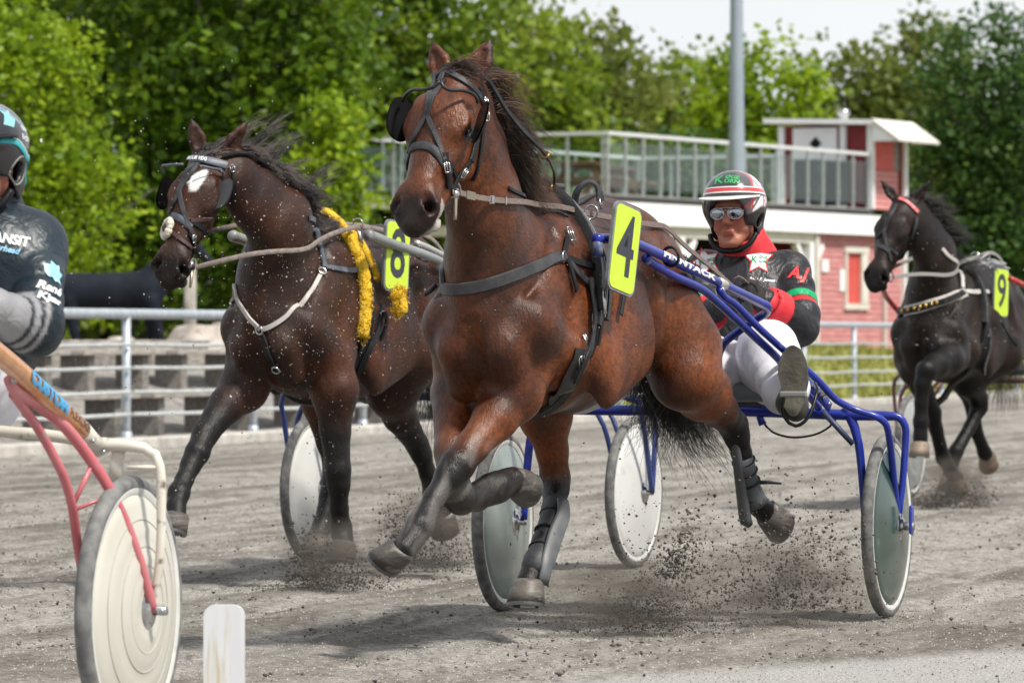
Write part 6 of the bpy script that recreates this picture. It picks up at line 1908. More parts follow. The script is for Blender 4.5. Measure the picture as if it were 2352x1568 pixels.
    # gloved hands closed round the reins
    for s, sg in (('l', 1), ('r', -1)):
        w_, hd = V(J['wr_' + s]), V(J['hd_' + s]); D = (hd - w_).normalized()
        side = V((0, 0, 1)); side = (side - D * side.dot(D)).normalized(); inn = D.cross(side) * -sg
        if inn.y * sg > 0: inn = -inn
        S = SDF(np.array(hd) - .16, np.array(hd) + .16, .0045)
        S.seg(w_ - D * .01, w_ + D * .03, .036, .033, .02)
        S.seg(w_ + D * .02, w_ + D * .085, (.040, .022), (.044, .022), .02, tuple(side))
        for i, (o_, ln) in enumerate(((.033, .9), (.011, 1.0), (-.011, .95), (-.032, .78))):
            k0 = w_ + D * .088 + side * o_; k1 = k0 + D * .026 * ln + inn * .018; k2 = k1 + inn * .026 * ln - D * .012; k3 = k2 - D * .026 * ln + inn * .002
            S.chain([(k0, .0125), (k1, .0118), (k2, .0112), (k3, .0105)], .006)
        t0 = w_ + D * .03 + side * .03 + inn * .012; S.chain([(t0, .014), (t0 + D * .03 + inn * .02 + side * .008, .0125), (t0 + D * .052 + inn * .034 - side * .002, .011)], .008)
        vs, q = S.polys(); mesh_obj('glove', vs, q, glove, root)
        if cuff:
            a = V(J['el_' + s]).lerp(w_, .60); b2 = w_ - D * .005
            Cp = MB(); Cp.tube([a, a.lerp(b2, .12), a.lerp(b2, .5), b2.lerp(a, .12), b2, b2 - D * .03], [.070, .078, .074, .067, .062, .042], 20, step=.015)
            Cp.build('cuff', cuff, root)
    if collar:
        u_ = V((hf.c - nb)).normalized()
        rings = []
        for z, rr in ((-.05, .108), (-.015, .102), (.025, .094), (.072, .092), (.08, .086), (.064, .078), (.0, .07)):
            c_ = nb + u_ * z + V((.012, 0, 0)); f_ = V((1, 0, 0)) - u_ * u_.x; f_.normalize(); l_ = u_.cross(f_)
            rings.append([c_ + (f_ * math.cos(2 * math.pi * j / 32) * rr * 1.0 + l_ * math.sin(2 * math.pi * j / 32) * rr * 1.02) + u_ * (.012 * math.sin(2 * math.pi * j / 32 * 2 + 1) * (z > .03) - .02 * (z > .03) * max(0, math.cos(2 * math.pi * j / 32)) + .004 * math.sin(j * 1.9)) for j in range(32)])
        MB().rings(rings, False).build('collar', collar, root)
    helmet(hf, root, body)
    return dict(root=root, jacket=jk, jb=bvh_of(jk), body=body, hf=hf)

def helmet_shell(hf, root, paint, guardcol, h_=.006, peak=None, k=1.0):
    S = SDF(np.array(hf.c) - .26, np.array(hf.c) + .26, h_)
    P = lambda f, l, u: tuple(hf.p(f, l, u)); lv = tuple(hf.d(0, 1, 0)); fv = tuple(hf.d(1, 0, 0))
    S.seg(P(.012, 0, .052), P(-.03, 0, .050), (.118 * k, .122 * k), (.118 * k, .124 * k), .03, lv)
    S.seg(P(-.01, 0, .03), P(-.035, 0, -.045), (.116, .115), (.104, .095), .03, lv)
    S.seg(P(.0, 0, .04), P(-.015, 0, .04), (.094, .10), (.094, .10), .01, lv, sub=True)
    S.seg(P(-.005, 0, .02), P(-.01, 0, -.14), (.091, .098), (.086, .08), .01, lv, sub=True)
    S.seg(P(.16, 0, -.032), P(.16, 0, -.20), (.088, .115), (.082, .135), .008, lv, sub=True)     # face opening
    S.seg(P(.115, 0, .0), P(.115, 0, -.03), (.080, .055), (.085, .07), .01, lv, sub=True)
    S.seg(P(-.10, 0, -.175), P(.12, 0, -.155), (.25, .075), (.25, .085), .006, lv, sub=True)   # open bottom
    for s in (-1, 1):
        S.seg(P(.0, s * .2, -.022), P(-.002, s * .05, -.022), (.024, .026), (.024, .026), .006, fv, sub=True)
    vs, q = S.polys()
    R = (vs - np.array(hf.c)) @ np.array(hf.R)
    g = sstep(-(R[:, 2] - .030 + .32 * np.clip(-R[:, 0] - .0, -1, .0) * 0 - np.clip(-R[:, 0] - .02, 0, 1) * .75 + np.clip(R[:, 0] - .03, 0, 1) * .55), -.002, .004)
    g = g * (R[:, 0] > -.085)
    inner = ((R[:, 0] / .10) ** 2 + (R[:, 1] / .096) ** 2 + ((R[:, 2] - .035) / .112) ** 2) < 1.06
    g = np.maximum(g, inner * 1.0)
    o = mesh_obj('helmet', vs, q, paint, root, attrs={'guard': g, 'hx': R[:, 0], 'hy': R[:, 1], 'hz': R[:, 2]})
    if peak is not None:
        mb = MB(); top = []; n = 22
        for i in range(n + 1):
            a = math.radians(-78 + 156 * i / n); c_ = math.cos(a)
            base = (.010 + .122 * c_, .121 * math.sin(a), .074 - .004 * c_)
            tip = (.012 + .124 * c_ + .046 * max(c_, 0) ** .8, .127 * math.sin(a), .074 - .004 * c_ - .012 * c_)
            top.append([hf.p(*base), hf.p(*tip), hf.p(tip[0], tip[1], tip[2] - .005), hf.p(base[0] - .012, base[1] * .97, base[2] - .010)])
        mb.rings(top); mb.build('peak', peak, root)
    mb = MB()
    for s in (-1, 1):
        mb.tube([hf.p(.02, s * .094, -.075), hf.p(.045, s * .075, -.112), hf.p(.058, s * .04, -.137), hf.p(.062, 0, -.143)], .011, 8, step=.01)
    mb.build('chin_strap', BLACKPLASTIC, root)
    return o

def helmet_paint(name, dark, mid, guard, stripes):
    """painted shell: stripes = (attribute expr, lo, hi, colour) bands by height along the shell, plus a patterned pale rear"""
    m = bpy.data.materials.new(name); m.use_nodes = True
    n = m.node_tree; b = n.nodes['Principled BSDF']; b.inputs['Roughness'].default_value = .2; b.inputs['Coat Weight'].default_value = .5
    def A(k):
        a = n.nodes.new('ShaderNodeAttribute'); a.attribute_name = k; return a.outputs['Fac']
    def mth(op, x, y):
        q = n.nodes.new('ShaderNodeMath'); q.operation = op
        for i, s in enumerate((x, y)):
            if isinstance(s, (int, float)): q.inputs[i].default_value = s
            else: n.links.new(s, q.inputs[i])
        return q.outputs[0]
    def mix(f, x, y):
        q = n.nodes.new('ShaderNodeMix'); q.data_type = 'RGBA'; n.links.new(f, q.inputs[0])
        for k, s in ((6, x), (7, y)):
            if isinstance(s, tuple): q.inputs[k].default_value = (*s, 1)
            else: n.links.new(s, q.inputs[k])
        return q.outputs[2]
    tc = n.nodes.new('ShaderNodeTexCoord')
    nz = n.nodes.new('ShaderNodeTexNoise'); nz.inputs['Scale'].default_value = 9; n.links.new(tc.outputs['Object'], nz.inputs['Vector'])
    f = mth('GREATER_THAN', nz.outputs[0], .56)
    c = mix(f, dark, mid)
    hx, hy, hz = A('hx'), A('hy'), A('hz')
    for (cx, cy, cz, lo, hi, col) in stripes:
        v = mth('ADD', mth('ADD', mth('MULTIPLY', hx, cx), mth('MULTIPLY', hy, cy)), mth('MULTIPLY', hz, cz))
        c = mix(mth('MULTIPLY', mth('GREATER_THAN', v, lo), mth('LESS_THAN', v, hi)), c, col)
    c = mix(A('guard'), c, guard)
    n.links.new(c, b.inputs['Base Color'])
    ro = n.nodes.new('ShaderNodeMix'); n.links.new(A('guard'), ro.inputs[0]); ro.inputs[2].default_value = .2; ro.inputs[3].default_value = .5
    n.links.new(ro.outputs[0], b.inputs['Roughness'])
    return m

GLOVE = pm('black_glove', (.010, .009, .009), .7, col2=(.03, .027, .025), nscale=12, bump=.3, bscale=60, spec=.3)
BOOTL = pm('dark_boot', (.02, .02, .018), .5, col2=(.05, .05, .042), nscale=9, bump=.2, bscale=40)
WHITETR = pm('white_trousers', (.60, .59, .64), .7, col2=(.70, .69, .73), nscale=5, bump=.9, bscale=9, dirt=(.42, .40, .40), dscale=9, dlo=.6, dhi=.8)
REDCLOTH = pm('red_cloth', (.50, .012, .022), .65, col2=(.60, .025, .035), nscale=6, bump=.4, bscale=24)

# ---- driver of horse 4
head4 = HF(k4(1686, 494, -.36), -2, 0, 2)
J4 = dict(head=head4, neck=k4(1716, 572, -.44), chest=k4(1722, 680, -.42), pelvis=V((-.26, .15, .94)),
          sh_l=k4(1812, 626, -.46), el_l=k4(1838, 752, -.24), wr_l=k4(1757, 692, -.02), hd_l=k4(1722, 665, .06),
          sh_r=k4(1622, 625, -.42), el_r=k4(1585, 750, -.18), wr_r=k4(1640, 712, .04), hd_r=k4(1672, 690, .10),
          hip_l=V((-.22, .23, .93)), kn_l=k4(1768, 800, .16), an_l=k4(1818, 925, .48), heel_l=k4(1824, 957, .585), toe_l=k4(1820, 793, .53), sole_l=V((1, .12, .1)),
          hip_r=V((-.22, .06, .93)), kn_r=V((.16, -.04, 1.02)), an_r=V((.50, -.40, .82)), heel_r=V((.6, -.41, .78)), toe_r=V((.55, -.41, 1.04)), sole_r=V((1, -.05, .1)), green=1)
JK4 = cloth_mat('black_racing_jacket', (.008, .008, .010), (.024, .024, .028), (('green', (.0, .30, .10)), ('red', (.55, .014, .02))), .45, .38, .35)
HP4 = helmet_paint('painted_helmet', (.03, .03, .034), (.075, .075, .08), (.016, .017, .019),
    [(-.55, .9, -.12, .048, 1, (.68, .68, .7)), (-.55, .9, -.12, .036, .048, (.5, .05, .05)), (-.2, 1, -1.2, .02, .032, (.5, .05, .05)), (-1, .5, .65, .098, .112, (.55, .05, .05)), (-1, .5, .65, .125, .134, (.08, .08, .09)), (-1.0, .9, -.35, .085, .098, (.5, .05, .05)), (-.6, 1, -.9, .03, .042, (.1, .1, .1)),
     (-.05, 0, 1, .078, .083, (.7, .7, .7)), (-.05, 0, 1, .083, .099, (.52, .045, .045)), (-.05, 0, 1, .099, .103, (.7, .7, .7)), (-.05, 0, 1, .068, .078, (.03, .03, .03))])
def helm4(hf, root, body):
    o = helmet_shell(hf, root, HP4, None, .005, pm('cream_peak', (.6, .6, .56), .35, col2=(.68, .68, .64), nscale=4))
    bv = bvh_of(o)
    gm = pm('green_print', (.03, .36, .10), .45)
    for txt, sz, off, dz in (('ØGE', .026, .022, .153), ('ORN', .027, .024, .127), ('K', .058, -.030, .138)):
        zd = hf.d(.85, .0, .5).normalized(); xd = zd.cross(hf.d(0, 0, 1)).normalized() * -1
        decal(text_geo(txt, sz, bold=.0008), hf.p(.10, 0, dz) + xd * (off + .002), xd, zd.cross(xd), gm, o, bv, .0012)
    # mirrored glasses
    LENS = pm('mirror_lens', (.34, .37, .42), .04, 1.0)
    FRM = pm('silver_frame', (.5, .5, .5), .25, 1.0)
    gl = empty('sunglasses', None, None); gl.parent = root
    for s in (-1, 1):
        c = hf.p(.103, s * .034, .005); zd = hf.d(.95, s * .22, -.08).normalized(); xd = hf.d(0, 1, 0); xd = (xd - zd * xd.dot(zd)).normalized(); yd = zd.cross(xd)
        rings = []
        def outl(r, z): return [c + (xd * math.cos(a) * .0305 * r * (1 + .08 * math.cos(a) * s) + yd * (math.sin(a) * (.0235 if math.sin(a) < 0 else .021) * r)) + zd * z for a in np.linspace(0, 2 * math.pi, 29)[:-1]]
        mb = MB().rings([outl(1, -.002), outl(1, .000), outl(.7, .0035), outl(.35, .0055), outl(.02, .006)]); mb.build('lens', LENS, gl)
        pts = outl(1.0, 0); MB().tube(pts + [pts[0]], .0022, 6).build('frame', FRM, gl)
        MB().tube([hf.p(.098, s * .064, .013), hf.p(.06, s * .078, .012), hf.p(.0, s * .084, .008)], .0018, 6).build('temple', FRM, gl)
    MB().tube([hf.p(.105, -.03, .026), hf.p(.116, -.01, .025), hf.p(.116, .01, .025), hf.p(.105, .03, .026)], .0018, 6).build('bridge', FRM, gl)
    MB().tube([hf.p(.112, -.008, .014), hf.p(.118, 0, .016), hf.p(.112, .008, .014)], .0018, 6).build('bridge', FRM, gl)
    return o
D4 = human(K4, J4, .0062, 'driver in black jacket with red collar and mirrored sunglasses on the blue sulky', JK4, WHITETR, GLOVE, BOOTL, 'sulky drivers', helm4, cuff=REDCLOTH, collar=REDCLOTH)
# badges and lettering on the jacket
WHP = pm('white_badge', (.72, .72, .75), .6, col2=(.78, .78, .8), nscale=20); RDP = pm('red_print', (.6, .03, .03), .5); GRP = pm('dark_green_print', (.0, .2, .06), .5)
def to_cam(F, p): return (F.C - V(p)).normalized()
def jdec(geo, px, py, mat, tilt=0, off=.003, s0=-.3, sc_=1.0, dirv=None):
    c = F_.hit(D_['jb'], px, py) or F_.h(px, py, s0)
    z = V(dirv).normalized() if dirv else to_cam(F_, c)
    x = V((0, 0, 1)).cross(z).normalized(); y = z.cross(x)
    a = math.radians(tilt); X = x * math.cos(a) + y * math.sin(a); Y = -x * math.sin(a) + y * math.cos(a)
    geo = ([v * sc_ for v in geo[0]], geo[1])
    return decal(geo, c, X, Y, mat, D_['jacket'], D_['jb'], off, split=.01)
F_, D_ = K4, D4
def star(r1, r2, n=5, rot=90, sq=1.0):
    out = []
    for i in range(2 * n):
        a = math.radians(rot + 180 * i / n); r = r1 if i % 2 == 0 else r2
        out.append((r * math.cos(a) * sq, r * math.sin(a)))
    return out
for px, py, tl in ((1742, 596, -8), (1622, 602, 12)):
    jdec(poly_geo(star(.062, .032, rot=98)), px, py, RDP, tl, .003)
    jdec(poly_geo(star(.053, .0265, rot=98)), px, py, WHP, tl, .0042)
    jdec(text_geo('K', .036, bold=.001), px - 10, py + 1, GRP, tl, .0055)
    jdec(text_geo('ØGE', .016, bold=.0005), px + 11, py - 4, GRP, tl, .0055)
    jdec(text_geo('KORN', .013, bold=.0005), px + 11, py + 6, GRP, tl, .0055)
jdec(text_geo('A.J', .062, shear=.25, bold=.0022), 1832, 628, RDP, -6, .003)
jdec(text_geo('Anna F. Jensen', .017, shear=.3, bold=.0004), 1750, 642, WHITEINK, -6, .003)
jdec(poly_geo([(-.013, -.015), (.013, -.015), (.013, .015), (-.013, .015)]), 1722, 568, WHP, 8, .002)
mb = MB(); mb.tube([J4['hd_l'] + V((0, 0, .02)), J4['hd_l'] + V((.05, -.03, .05)), J4['hd_l'] + V((.03, -.06, .02)), J4['hd_l'] + V((-.01, -.04, -.03))], .004, 6, step=.02); mb.tube([J4['hd_l'], J4['hd_l'] + V((.02, .0, .06)), J4['hd_l'] + V((.0, .05, .02))], .004, 6, step=.02)
mb.build('rein_end', REIN, rn, True, M=F4.M.inverted() @ K4.M)
# ------------------------------------------------------------------ driver of the leading sulky (cut by the left edge)
headL = HF(kl(-42, 374, -.18), 0, 0, 0)
JL = dict(head=headL, neck=kl(-30, 470, -.26), chest=kl(-25, 610, -.22), pelvis=V((-.24, .12, .93)),
          sh_l=kl(78, 560, -.26), el_l=kl(80, 758, -.08), wr_l=kl(-60, 695, .12), hd_l=kl(-105, 680, .2),
          sh_r=kl(-165, 560, -.2), el_r=kl(-210, 740, .0), wr_r=kl(-150, 690, .2), hd_r=kl(-120, 680, .26),
          hip_l=V((-.2, .2, .92)), kn_l=V((.20, .30, 1.05)), an_l=V((.58, .42, .92)), heel_l=V((.68, .43, .88)), toe_l=V((.62, .43, 1.13)), sole_l=V((1, .05, .1)),
          hip_r=V((-.2, .03, .92)), kn_r=V((.20, -.2, 1.05)), an_r=V((.58, -.36, .92)), heel_r=V((.68, -.37, .88)), toe_r=V((.62, -.37, 1.13)), sole_r=V((1, -.05, .1)), grey=1)
JKL = cloth_mat('navy_racing_jacket', (.004, .011, .017), (.009, .021, .030), (('grey', (.23, .23, .24)), ('line', (.015, .02, .025))), .42, .3, .4)
HPL = helmet_paint('black_teal_helmet', (.012, .012, .014), (.02, .02, .022), (.010, .010, .011), [(-.8, 0, 1, .118, .124, (.05, .3, .33)), (-.8, 0, 1, .128, .131, (.5, .5, .52))])
def helmL(hf, root, body):
    o = helmet_shell(hf, root, HPL, None, .006, BLACKPLASTIC, .93)
    bv = bvh_of(o); teal = pm('teal_trim', (.03, .34, .36), .4)
    wp = [(.085, .055), (.04, .052), (.0, .03), (-.03, .012), (-.06, .008), (-.082, -.01), (-.088, -.06)]
    pts = [hf.p(a, .17, b_) for a, b_ in wp]
    hp = []
    for p_ in catmull(pts, .01):
        r = bv.ray_cast(p_, -hf.d(0, 1, 0))
        if r[0] is not None: hp.append((r[0] + r[1] * .001, r[1]))
    if len(hp) > 2:
        m2 = MB(); m2.ribbon([x for x, _ in hp], [x for _, x in hp], .015, .003); m2.build('trim', teal, o)
        m2 = MB(); m2.ribbon([x + V((0, 0, .010)) for x, _ in hp], [x for _, x in hp], .0025, .004); m2.build('trim', WHITEINK, o)
    zd = hf.d(.35, .9, .25).normalized(); xd = -hf.d(.9, -.35, 0).normalized() if False else hf.d(-.9, .35, 0).normalized()
    decal(text_geo('Nordic', .022, shear=.1), hf.p(-.045, .11, .090), xd, hf.d(0, -.2, 1), WHITEINK, o, bv, .001, name='logo_print')
    decal(text_geo('Byggeservice', .021, shear=.1), hf.p(-.06, .11, .064), xd, hf.d(0, -.2, 1), WHITEINK, o, bv, .001, name='logo_print')
    decal(poly_geo([(-.03, -.02), (.005, -.028), (.03, .0), (.012, .012), (.03, .034), (.0, .02), (-.02, .034), (-.012, .01)]), hf.p(.035, .10, .12), xd, hf.d(0, -.4, 1), pm('teal_white_print', (.2, .42, .45), .4), o, bv, .0012)
    for s in (1,):
        rg = []
        for a in np.linspace(0, 2 * math.pi, 25)[:-1]:
            r = bv.ray_cast(hf.p(-.002 + .036 * math.cos(a), .25, -.022 + .038 * math.sin(a)), -hf.d(0, 1, 0))
            if r[0] is not None: rg.append(r[0])
        if len(rg) > 8: MB().tube(rg + [rg[0]], .0028, 6).build('ear_trim', pm('grey_trim', (.2, .2, .19), .6), o)
    return o
DL = human(KL, JL, .0085, 'driver in navy jacket with grey forearms cut off by the left edge', JKL, WHITETR, GLOVE, BOOTL, 'sulky drivers', helmL, collar=pm('navy_collar', (.008, .016, .024), .6))
F_, D_ = KL, DL
LBL = pm('light_blue_print', (.22, .5, .75), .5, col2=(.4, .62, .8), nscale=30)
sx_ = [(-.045, -.01), (-.05, .03), (-.02, .028), (-.012, .048), (.012, .03), (.03, .034), (.028, .006), (.05, -.004), (.03, -.028), (.036, -.056), (.01, -.044), (-.01, -.05), (-.012, -.028), (-.034, -.03)]
dl_ = (.45, .88, .12)
jdec(poly_geo(sx_), 124, 624, LBL, -12, .003, dirv=dl_, sc_=.62)
jdec(text_geo('René', .034, shear=.35, bold=.0012), 115, 661, WHITEINK, -24, .003, dirv=dl_)
jdec(text_geo('Kjær', .034, shear=.35, bold=.0012), 114, 685, WHITEINK, -24, .003, dirv=dl_)
jdec(text_geo('TRANSIT', .034, shear=.1, bold=.0012), 8, 548, WHITEINK, -10, .004)
jdec(text_geo('Spearhead', .022, shear=.3, bold=.0006), 4, 570, LBL, -12, .004)
MB().tube([kl(-62, 480, -.2), kl(-30, 478, -.22), kl(-2, 470, -.25)], .02, 8).build('scarf', WHITEINK, DL['root']) if False else None

# ------------------------------------------------------------------ driver of horse 8, mostly hidden behind the bay
head8 = HF(k8(1170, 452, -.32), 0, 0, 0)
J8 = dict(head=head8, neck=V((-.38, .0, 1.52)), chest=V((-.34, 0, 1.28)), pelvis=V((-.24, 0, .94)),
          sh_l=V((-.38, .2, 1.42)), el_l=V((-.2, .27, 1.17)), wr_l=V((.05, .12, 1.17)), hd_l=V((.12, .08, 1.18)),
          sh_r=V((-.38, -.2, 1.42)), el_r=V((-.2, -.27, 1.17)), wr_r=V((.05, -.12, 1.17)), hd_r=V((.12, -.08, 1.18)),
          hip_l=V((-.2, .1, .92)), kn_l=V((.18, .36, .94)), an_l=V((.52, .44, .82)), heel_l=V((.62, .45, .79)), toe_l=V((.56, .45, 1.04)), sole_l=V((1, .05, .1)),
          hip_r=V((-.2, -.1, .92)), kn_r=V((.18, -.24, .98)), an_r=V((.52, -.36, .82)), heel_r=V((.62, -.37, .79)), toe_r=V((.56, -.37, 1.04)), sole_r=V((1, -.05, .1)))
HP8 = helmet_paint('white_orange_helmet', (.66, .66, .64), (.72, .72, .7), (.35, .35, .36), [(0, 0, 1, .10, .13, (.62, .33, .04)), (-1, .4, .2, .05, .07, (.6, .3, .05))])
D8 = human(K8, J8, .011, 'driver in white and orange helmet glimpsed behind the mane of the leading bay', cloth_mat('grey_white_jacket', (.4, .4, .42), (.5, .5, .52)), WHITETR, GLOVE, BOOTL, 'sulky drivers', lambda hf, r, b: helmet_shell(hf, r, HP8, None, .008, WHITE))

# ------------------------------------------------------------------ horse 8, dark bay with white star
F8 = Frame(-.874, 22.19, 21.5); h8 = F8.h
hd8 = Head(h8(478, 362, .80), h8(386, 642, 1.03), -16)
neck8 = [((.20, 0, 1.22), (.18, .29)), ((.34, -.01, 1.34), (.145, .25)), (h8(645, 520, .44), (.11, .185)), (h8(585, 455, .58), (.09, .148)), (h8(532, 400, .70), (.078, .115)), (hd8.p(.03, 0, -.07), (.078, .10))]
legs8 = {
    'rf': [((.36, -.12, 1.08), .105, .35), ((.30, -.14, .96), .105), (h8(560, 890, .40), .10), (h8(520, 930, .52), .075), (h8(472, 995, .66), .054), (h8(453, 1040, .74), .05), (h8(438, 1068, .78), .042), (h8(424, 1100, .84), .036), (h8(411, 1131, .89), .044), (h8(404, 1165, .94), .038), (h8(405, 1185, .96), .044)],
    'lf': [((.36, .13, 1.08), .105, .35), ((.20, .16, .96), .105), (h8(768, 895, .20), .098), (h8(770, 990, .20), .064), (h8(776, 1080, .21), .054), (h8(778, 1112, .20), .047), (h8(779, 1165, .16), .037), (h8(783, 1212, .12), .045), (h8(787, 1235, .13), .04), (h8(789, 1248, .15), .044)],
    'lh': [((-.86, .13, 1.22), .19, .40), ((-.68, .2, 1.0), .14), (h8(900, 900, -.72), .11), (h8(918, 955, -.85), .075), (h8(958, 1020, -1.04), .05), (h8(968, 1042, -1.06), .045), (h8(982, 1085, -1.1), .036), (h8(994, 1135, -1.15), .043), (h8(1010, 1165, -1.2), .038), (h8(1018, 1180, -1.22), .044)],
    'rh': [((-.86, -.13, 1.2), .19, .40), ((-.62, -.19, .97), .135), ((-.50, -.17, .78), .085), ((-.55, -.15, .60), .055), ((-.58, -.14, .52), .05), ((-.46, -.12, .36), .035), ((-.36, -.1, .24), .042), ((-.30, -.1, .19), .042)],
}
ears8 = [(hd8.p(-.03, -.05, -.03), h8(440, 276, .78), .040, (hd8.w * .9 + hd8.v * .2).normalized()), (hd8.p(-.03, .056, -.03), h8(568, 280, .70), .042, (hd8.w * .5 + hd8.v * .8).normalized())]
COAT8 = coat_mat('dark_bay_coat', (.024, .0086, .0048), (.006, .0048, .0045), (.075, .023, .0088), specks=.008, rough=.46, dust=.0, sheen=0.0, spec=.28)
H8 = build_horse(F8, 'dark bay horse with white star and plate 8', .0115, COAT8, neck8, hd8, ears8, legs8, .82, mouth=.012, tendon={'lf': (-1, 0, 0), 'rf': (-1, 0, -.5), 'lh': (-1, 0, .3)})
uu, vv, ww = H8['uvw']
wh = ((ww > .0) & (uu > .05) & (uu < .30)) * (1 - sstep(np.sqrt(((uu - .15 + .5 * (vv + .0)) / .070) ** 2 + ((vv - .005) / .034) ** 2) + .5 * (fbm(uu * 30, vv * 30, 8) - .5), .8, .95))
set_attr(H8['body'], 'white', wh)
pl = ((np.abs(vv) < .1) & (uu > .55) & (uu < .68) & (np.abs(ww) < .16)) * sstep(-ww - .05, 0, .03) * .5
set_attr(H8['body'], 'pale', pl)
L8 = legs8
DHOOF = pm('dark_hoof', (.06, .052, .045), .6, col2=(.14, .12, .10), nscale=9, stretch=(1, 1, 9), bump=.3)
hoof(L8['rf'][-1][0], V((.35, 0, -1)), V((1, 0, .3)), H8['root'], .056, .075, DHOOF)
hoof(L8['lf'][-1][0], V((.25, 0, -1)), V((1, .1, 0)), H8['root'], .056, .075, DHOOF)
hoof(L8['lh'][-1][0], V((-.5, 0, -.8)), V((.6, 0, -.9)), H8['root'], .056, .075)
hoof(L8['rh'][-1][0], V((.25, 0, -1)), V((1, 0, 0)), H8['root'], .056, .075, DHOOF)
HAIR8 = hair_mat('grey_brown_mane', (.010, .008, .008), (.17, .135, .125))
crest8 = catmull([hd8.p(-.03, 0, -.08), h8(548, 372, .70), h8(610, 425, .55), h8(675, 475, .38), h8(735, 515, .16), h8(770, 535, .05)], .02)
def mane8(t, g):
    r = crest8[int(t * (len(crest8) - 1))]; r = H8['bvh'].find_nearest(r + V((-.02, .0, .05)))[0] or r
    lng = g.random() < .12
    c = V((-.55 + .2 * g.normal(), .30 + .2 * g.normal(), .8 + .25 * g.normal() + .4 * lng)).normalized()
    ln = (.10 + .05 * g.random()) * (2.1 if lng else 1); pts = [r]; wv = g.random() * 6
    for j in range(8):
        c = (c + V((-.10, .05, (-.22 if not lng else -.06) + .12 * math.sin(wv + j)))).normalized(); pts.append(pts[-1] + c * ln / 8)
    return pts
hair('mane', None, mane8, 84, 24, HAIR8, H8['root'], .0016, .009)
def fore8(t, g):
    r = H8['bvh'].find_nearest(hd8.p(-.03, -.05 + .1 * t, .05))[0]; c = V((-.5, .3 + .3 * g.normal(), .6)).normalized(); pts = [r]
    for j in range(7): c = (c + V((-.1, .05, -.12))).normalized(); pts.append(pts[-1] + c * .011)
    return pts
hair('forelock', None, fore8, 14, 20, HAIR8, H8['root'], .0016, .008)
def tail_simple(t, g):
    r = V((-1.2, .04 * g.normal(), 1.36)); d = V((-.3, .05 * g.normal(), -.1)); e = V((-1.5 - .1 * g.random(), .12 * g.normal(), .55 + .2 * g.random()))
    return [r.lerp(r + d, j / 3) if j < 3 else (r + d).lerp(e, (j - 3) / 6) for j in range(10)]
hair('tail', None, tail_simple, 40, 22, TAILH, H8['root'], .002, .022)

bv8 = H8['bvh']
ZA = zoomed(340, 280, 2.94); ZB = zoomed(400, 380, 4.125)
b8 = empty('bridle', F8.M); tag(b8, 'grey leather bridle with lettered browband and sheepskin noseband on the dark bay', 'bridle')
so8 = lambda pix, w_, name='strap', mat=LEATHER_GREY, **k: strap_on(F8, bv8, pix, w_, .005, mat, name, b8, **k)
BLU_L = pm('slate_leather', (.05, .06, .075), .5, col2=(.10, .115, .14), nscale=14)
bb_ = strap_on(F8, bv8, zz(ZB, (236, 100), (290, 82), (360, 84), (450, 95), (540, 112), (620, 130), (690, 150)), .036, .006, BLU_L, 'browband', b8, off=.010)
Pb = [F8.hit(bv8, *q_) for q_ in zz(ZB, (238, 100), (270, 90), (310, 84), (360, 84), (410, 90), (450, 96), (490, 103))]
Pb = catmull([q_ for q_ in Pb if q_ is not None], .006)
Nb = [bv8.find_nearest(q_)[1] for q_ in Pb]
for _ in range(6): Nb = [Nb[0]] + [(Nb[i - 1] + Nb[i] * 2 + Nb[i + 1]).normalized() for i in range(1, len(Nb) - 1)] + [Nb[-1]]
path_text(text_geo('AMOUR VIXI', .026, bold=.0008), Pb, Nb, WHITEINK, bb_, sum((b - a).length for a, b in zip(Pb, Pb[1:])) * .92, None, .0185)
so8(zz(ZA, (545, 235), (500, 290), (455, 340), (405, 410), (345, 510), (310, 590)), .02, 'face_strap')
so8(zz(ZA, (610, 280), (530, 300), (470, 360), (400, 460), (330, 560), (320, 590)), .02, 'face_strap')
so8(zz(ZA, (322, 580), (285, 660), (245, 740), (215, 800), (205, 830)), .02, 'face_strap')
so8(zz(ZA, (322, 580), (340, 680), (370, 790), (400, 880), (425, 920)), .02, 'face_strap', off=.006)
so8(zz(ZA, (225, 790), (270, 765), (330, 785), (380, 830), (400, 850)), .03, 'noseband', BLU_L)
so8(zz(ZA, (400, 800), (460, 840), (520, 885), (545, 915)), .02, 'jaw_strap', LEATHER)
so8(zz(ZA, (400, 800), (470, 790), (555, 785)), .018, 'cross_strap', pm('maroon_leather', (.05, .02, .02), .5))
so8(zz(ZA, (260, 880), (310, 920), (370, 975), (400, 1000)), .018, 'drop_strap', MATS['maroon_leather'])
so8(zz(ZA, (600, 770), (570, 850), (535, 920), (500, 1000), (470, 1040)), .02, 'cheek_strap', LEATHER)
so8(zz(ZA, (720, 620), (712, 720), (700, 850), (680, 950)), .016, 'throat_lash', LEATHER)
so8(zz(ZA, (715, 400), (718, 500), (722, 620)), .018, 'crown_strap', LEATHER)
so8(zz(ZA, (395, 890), (420, 960), (430, 1020)), .022, 'noseband_drop', LEATHER)
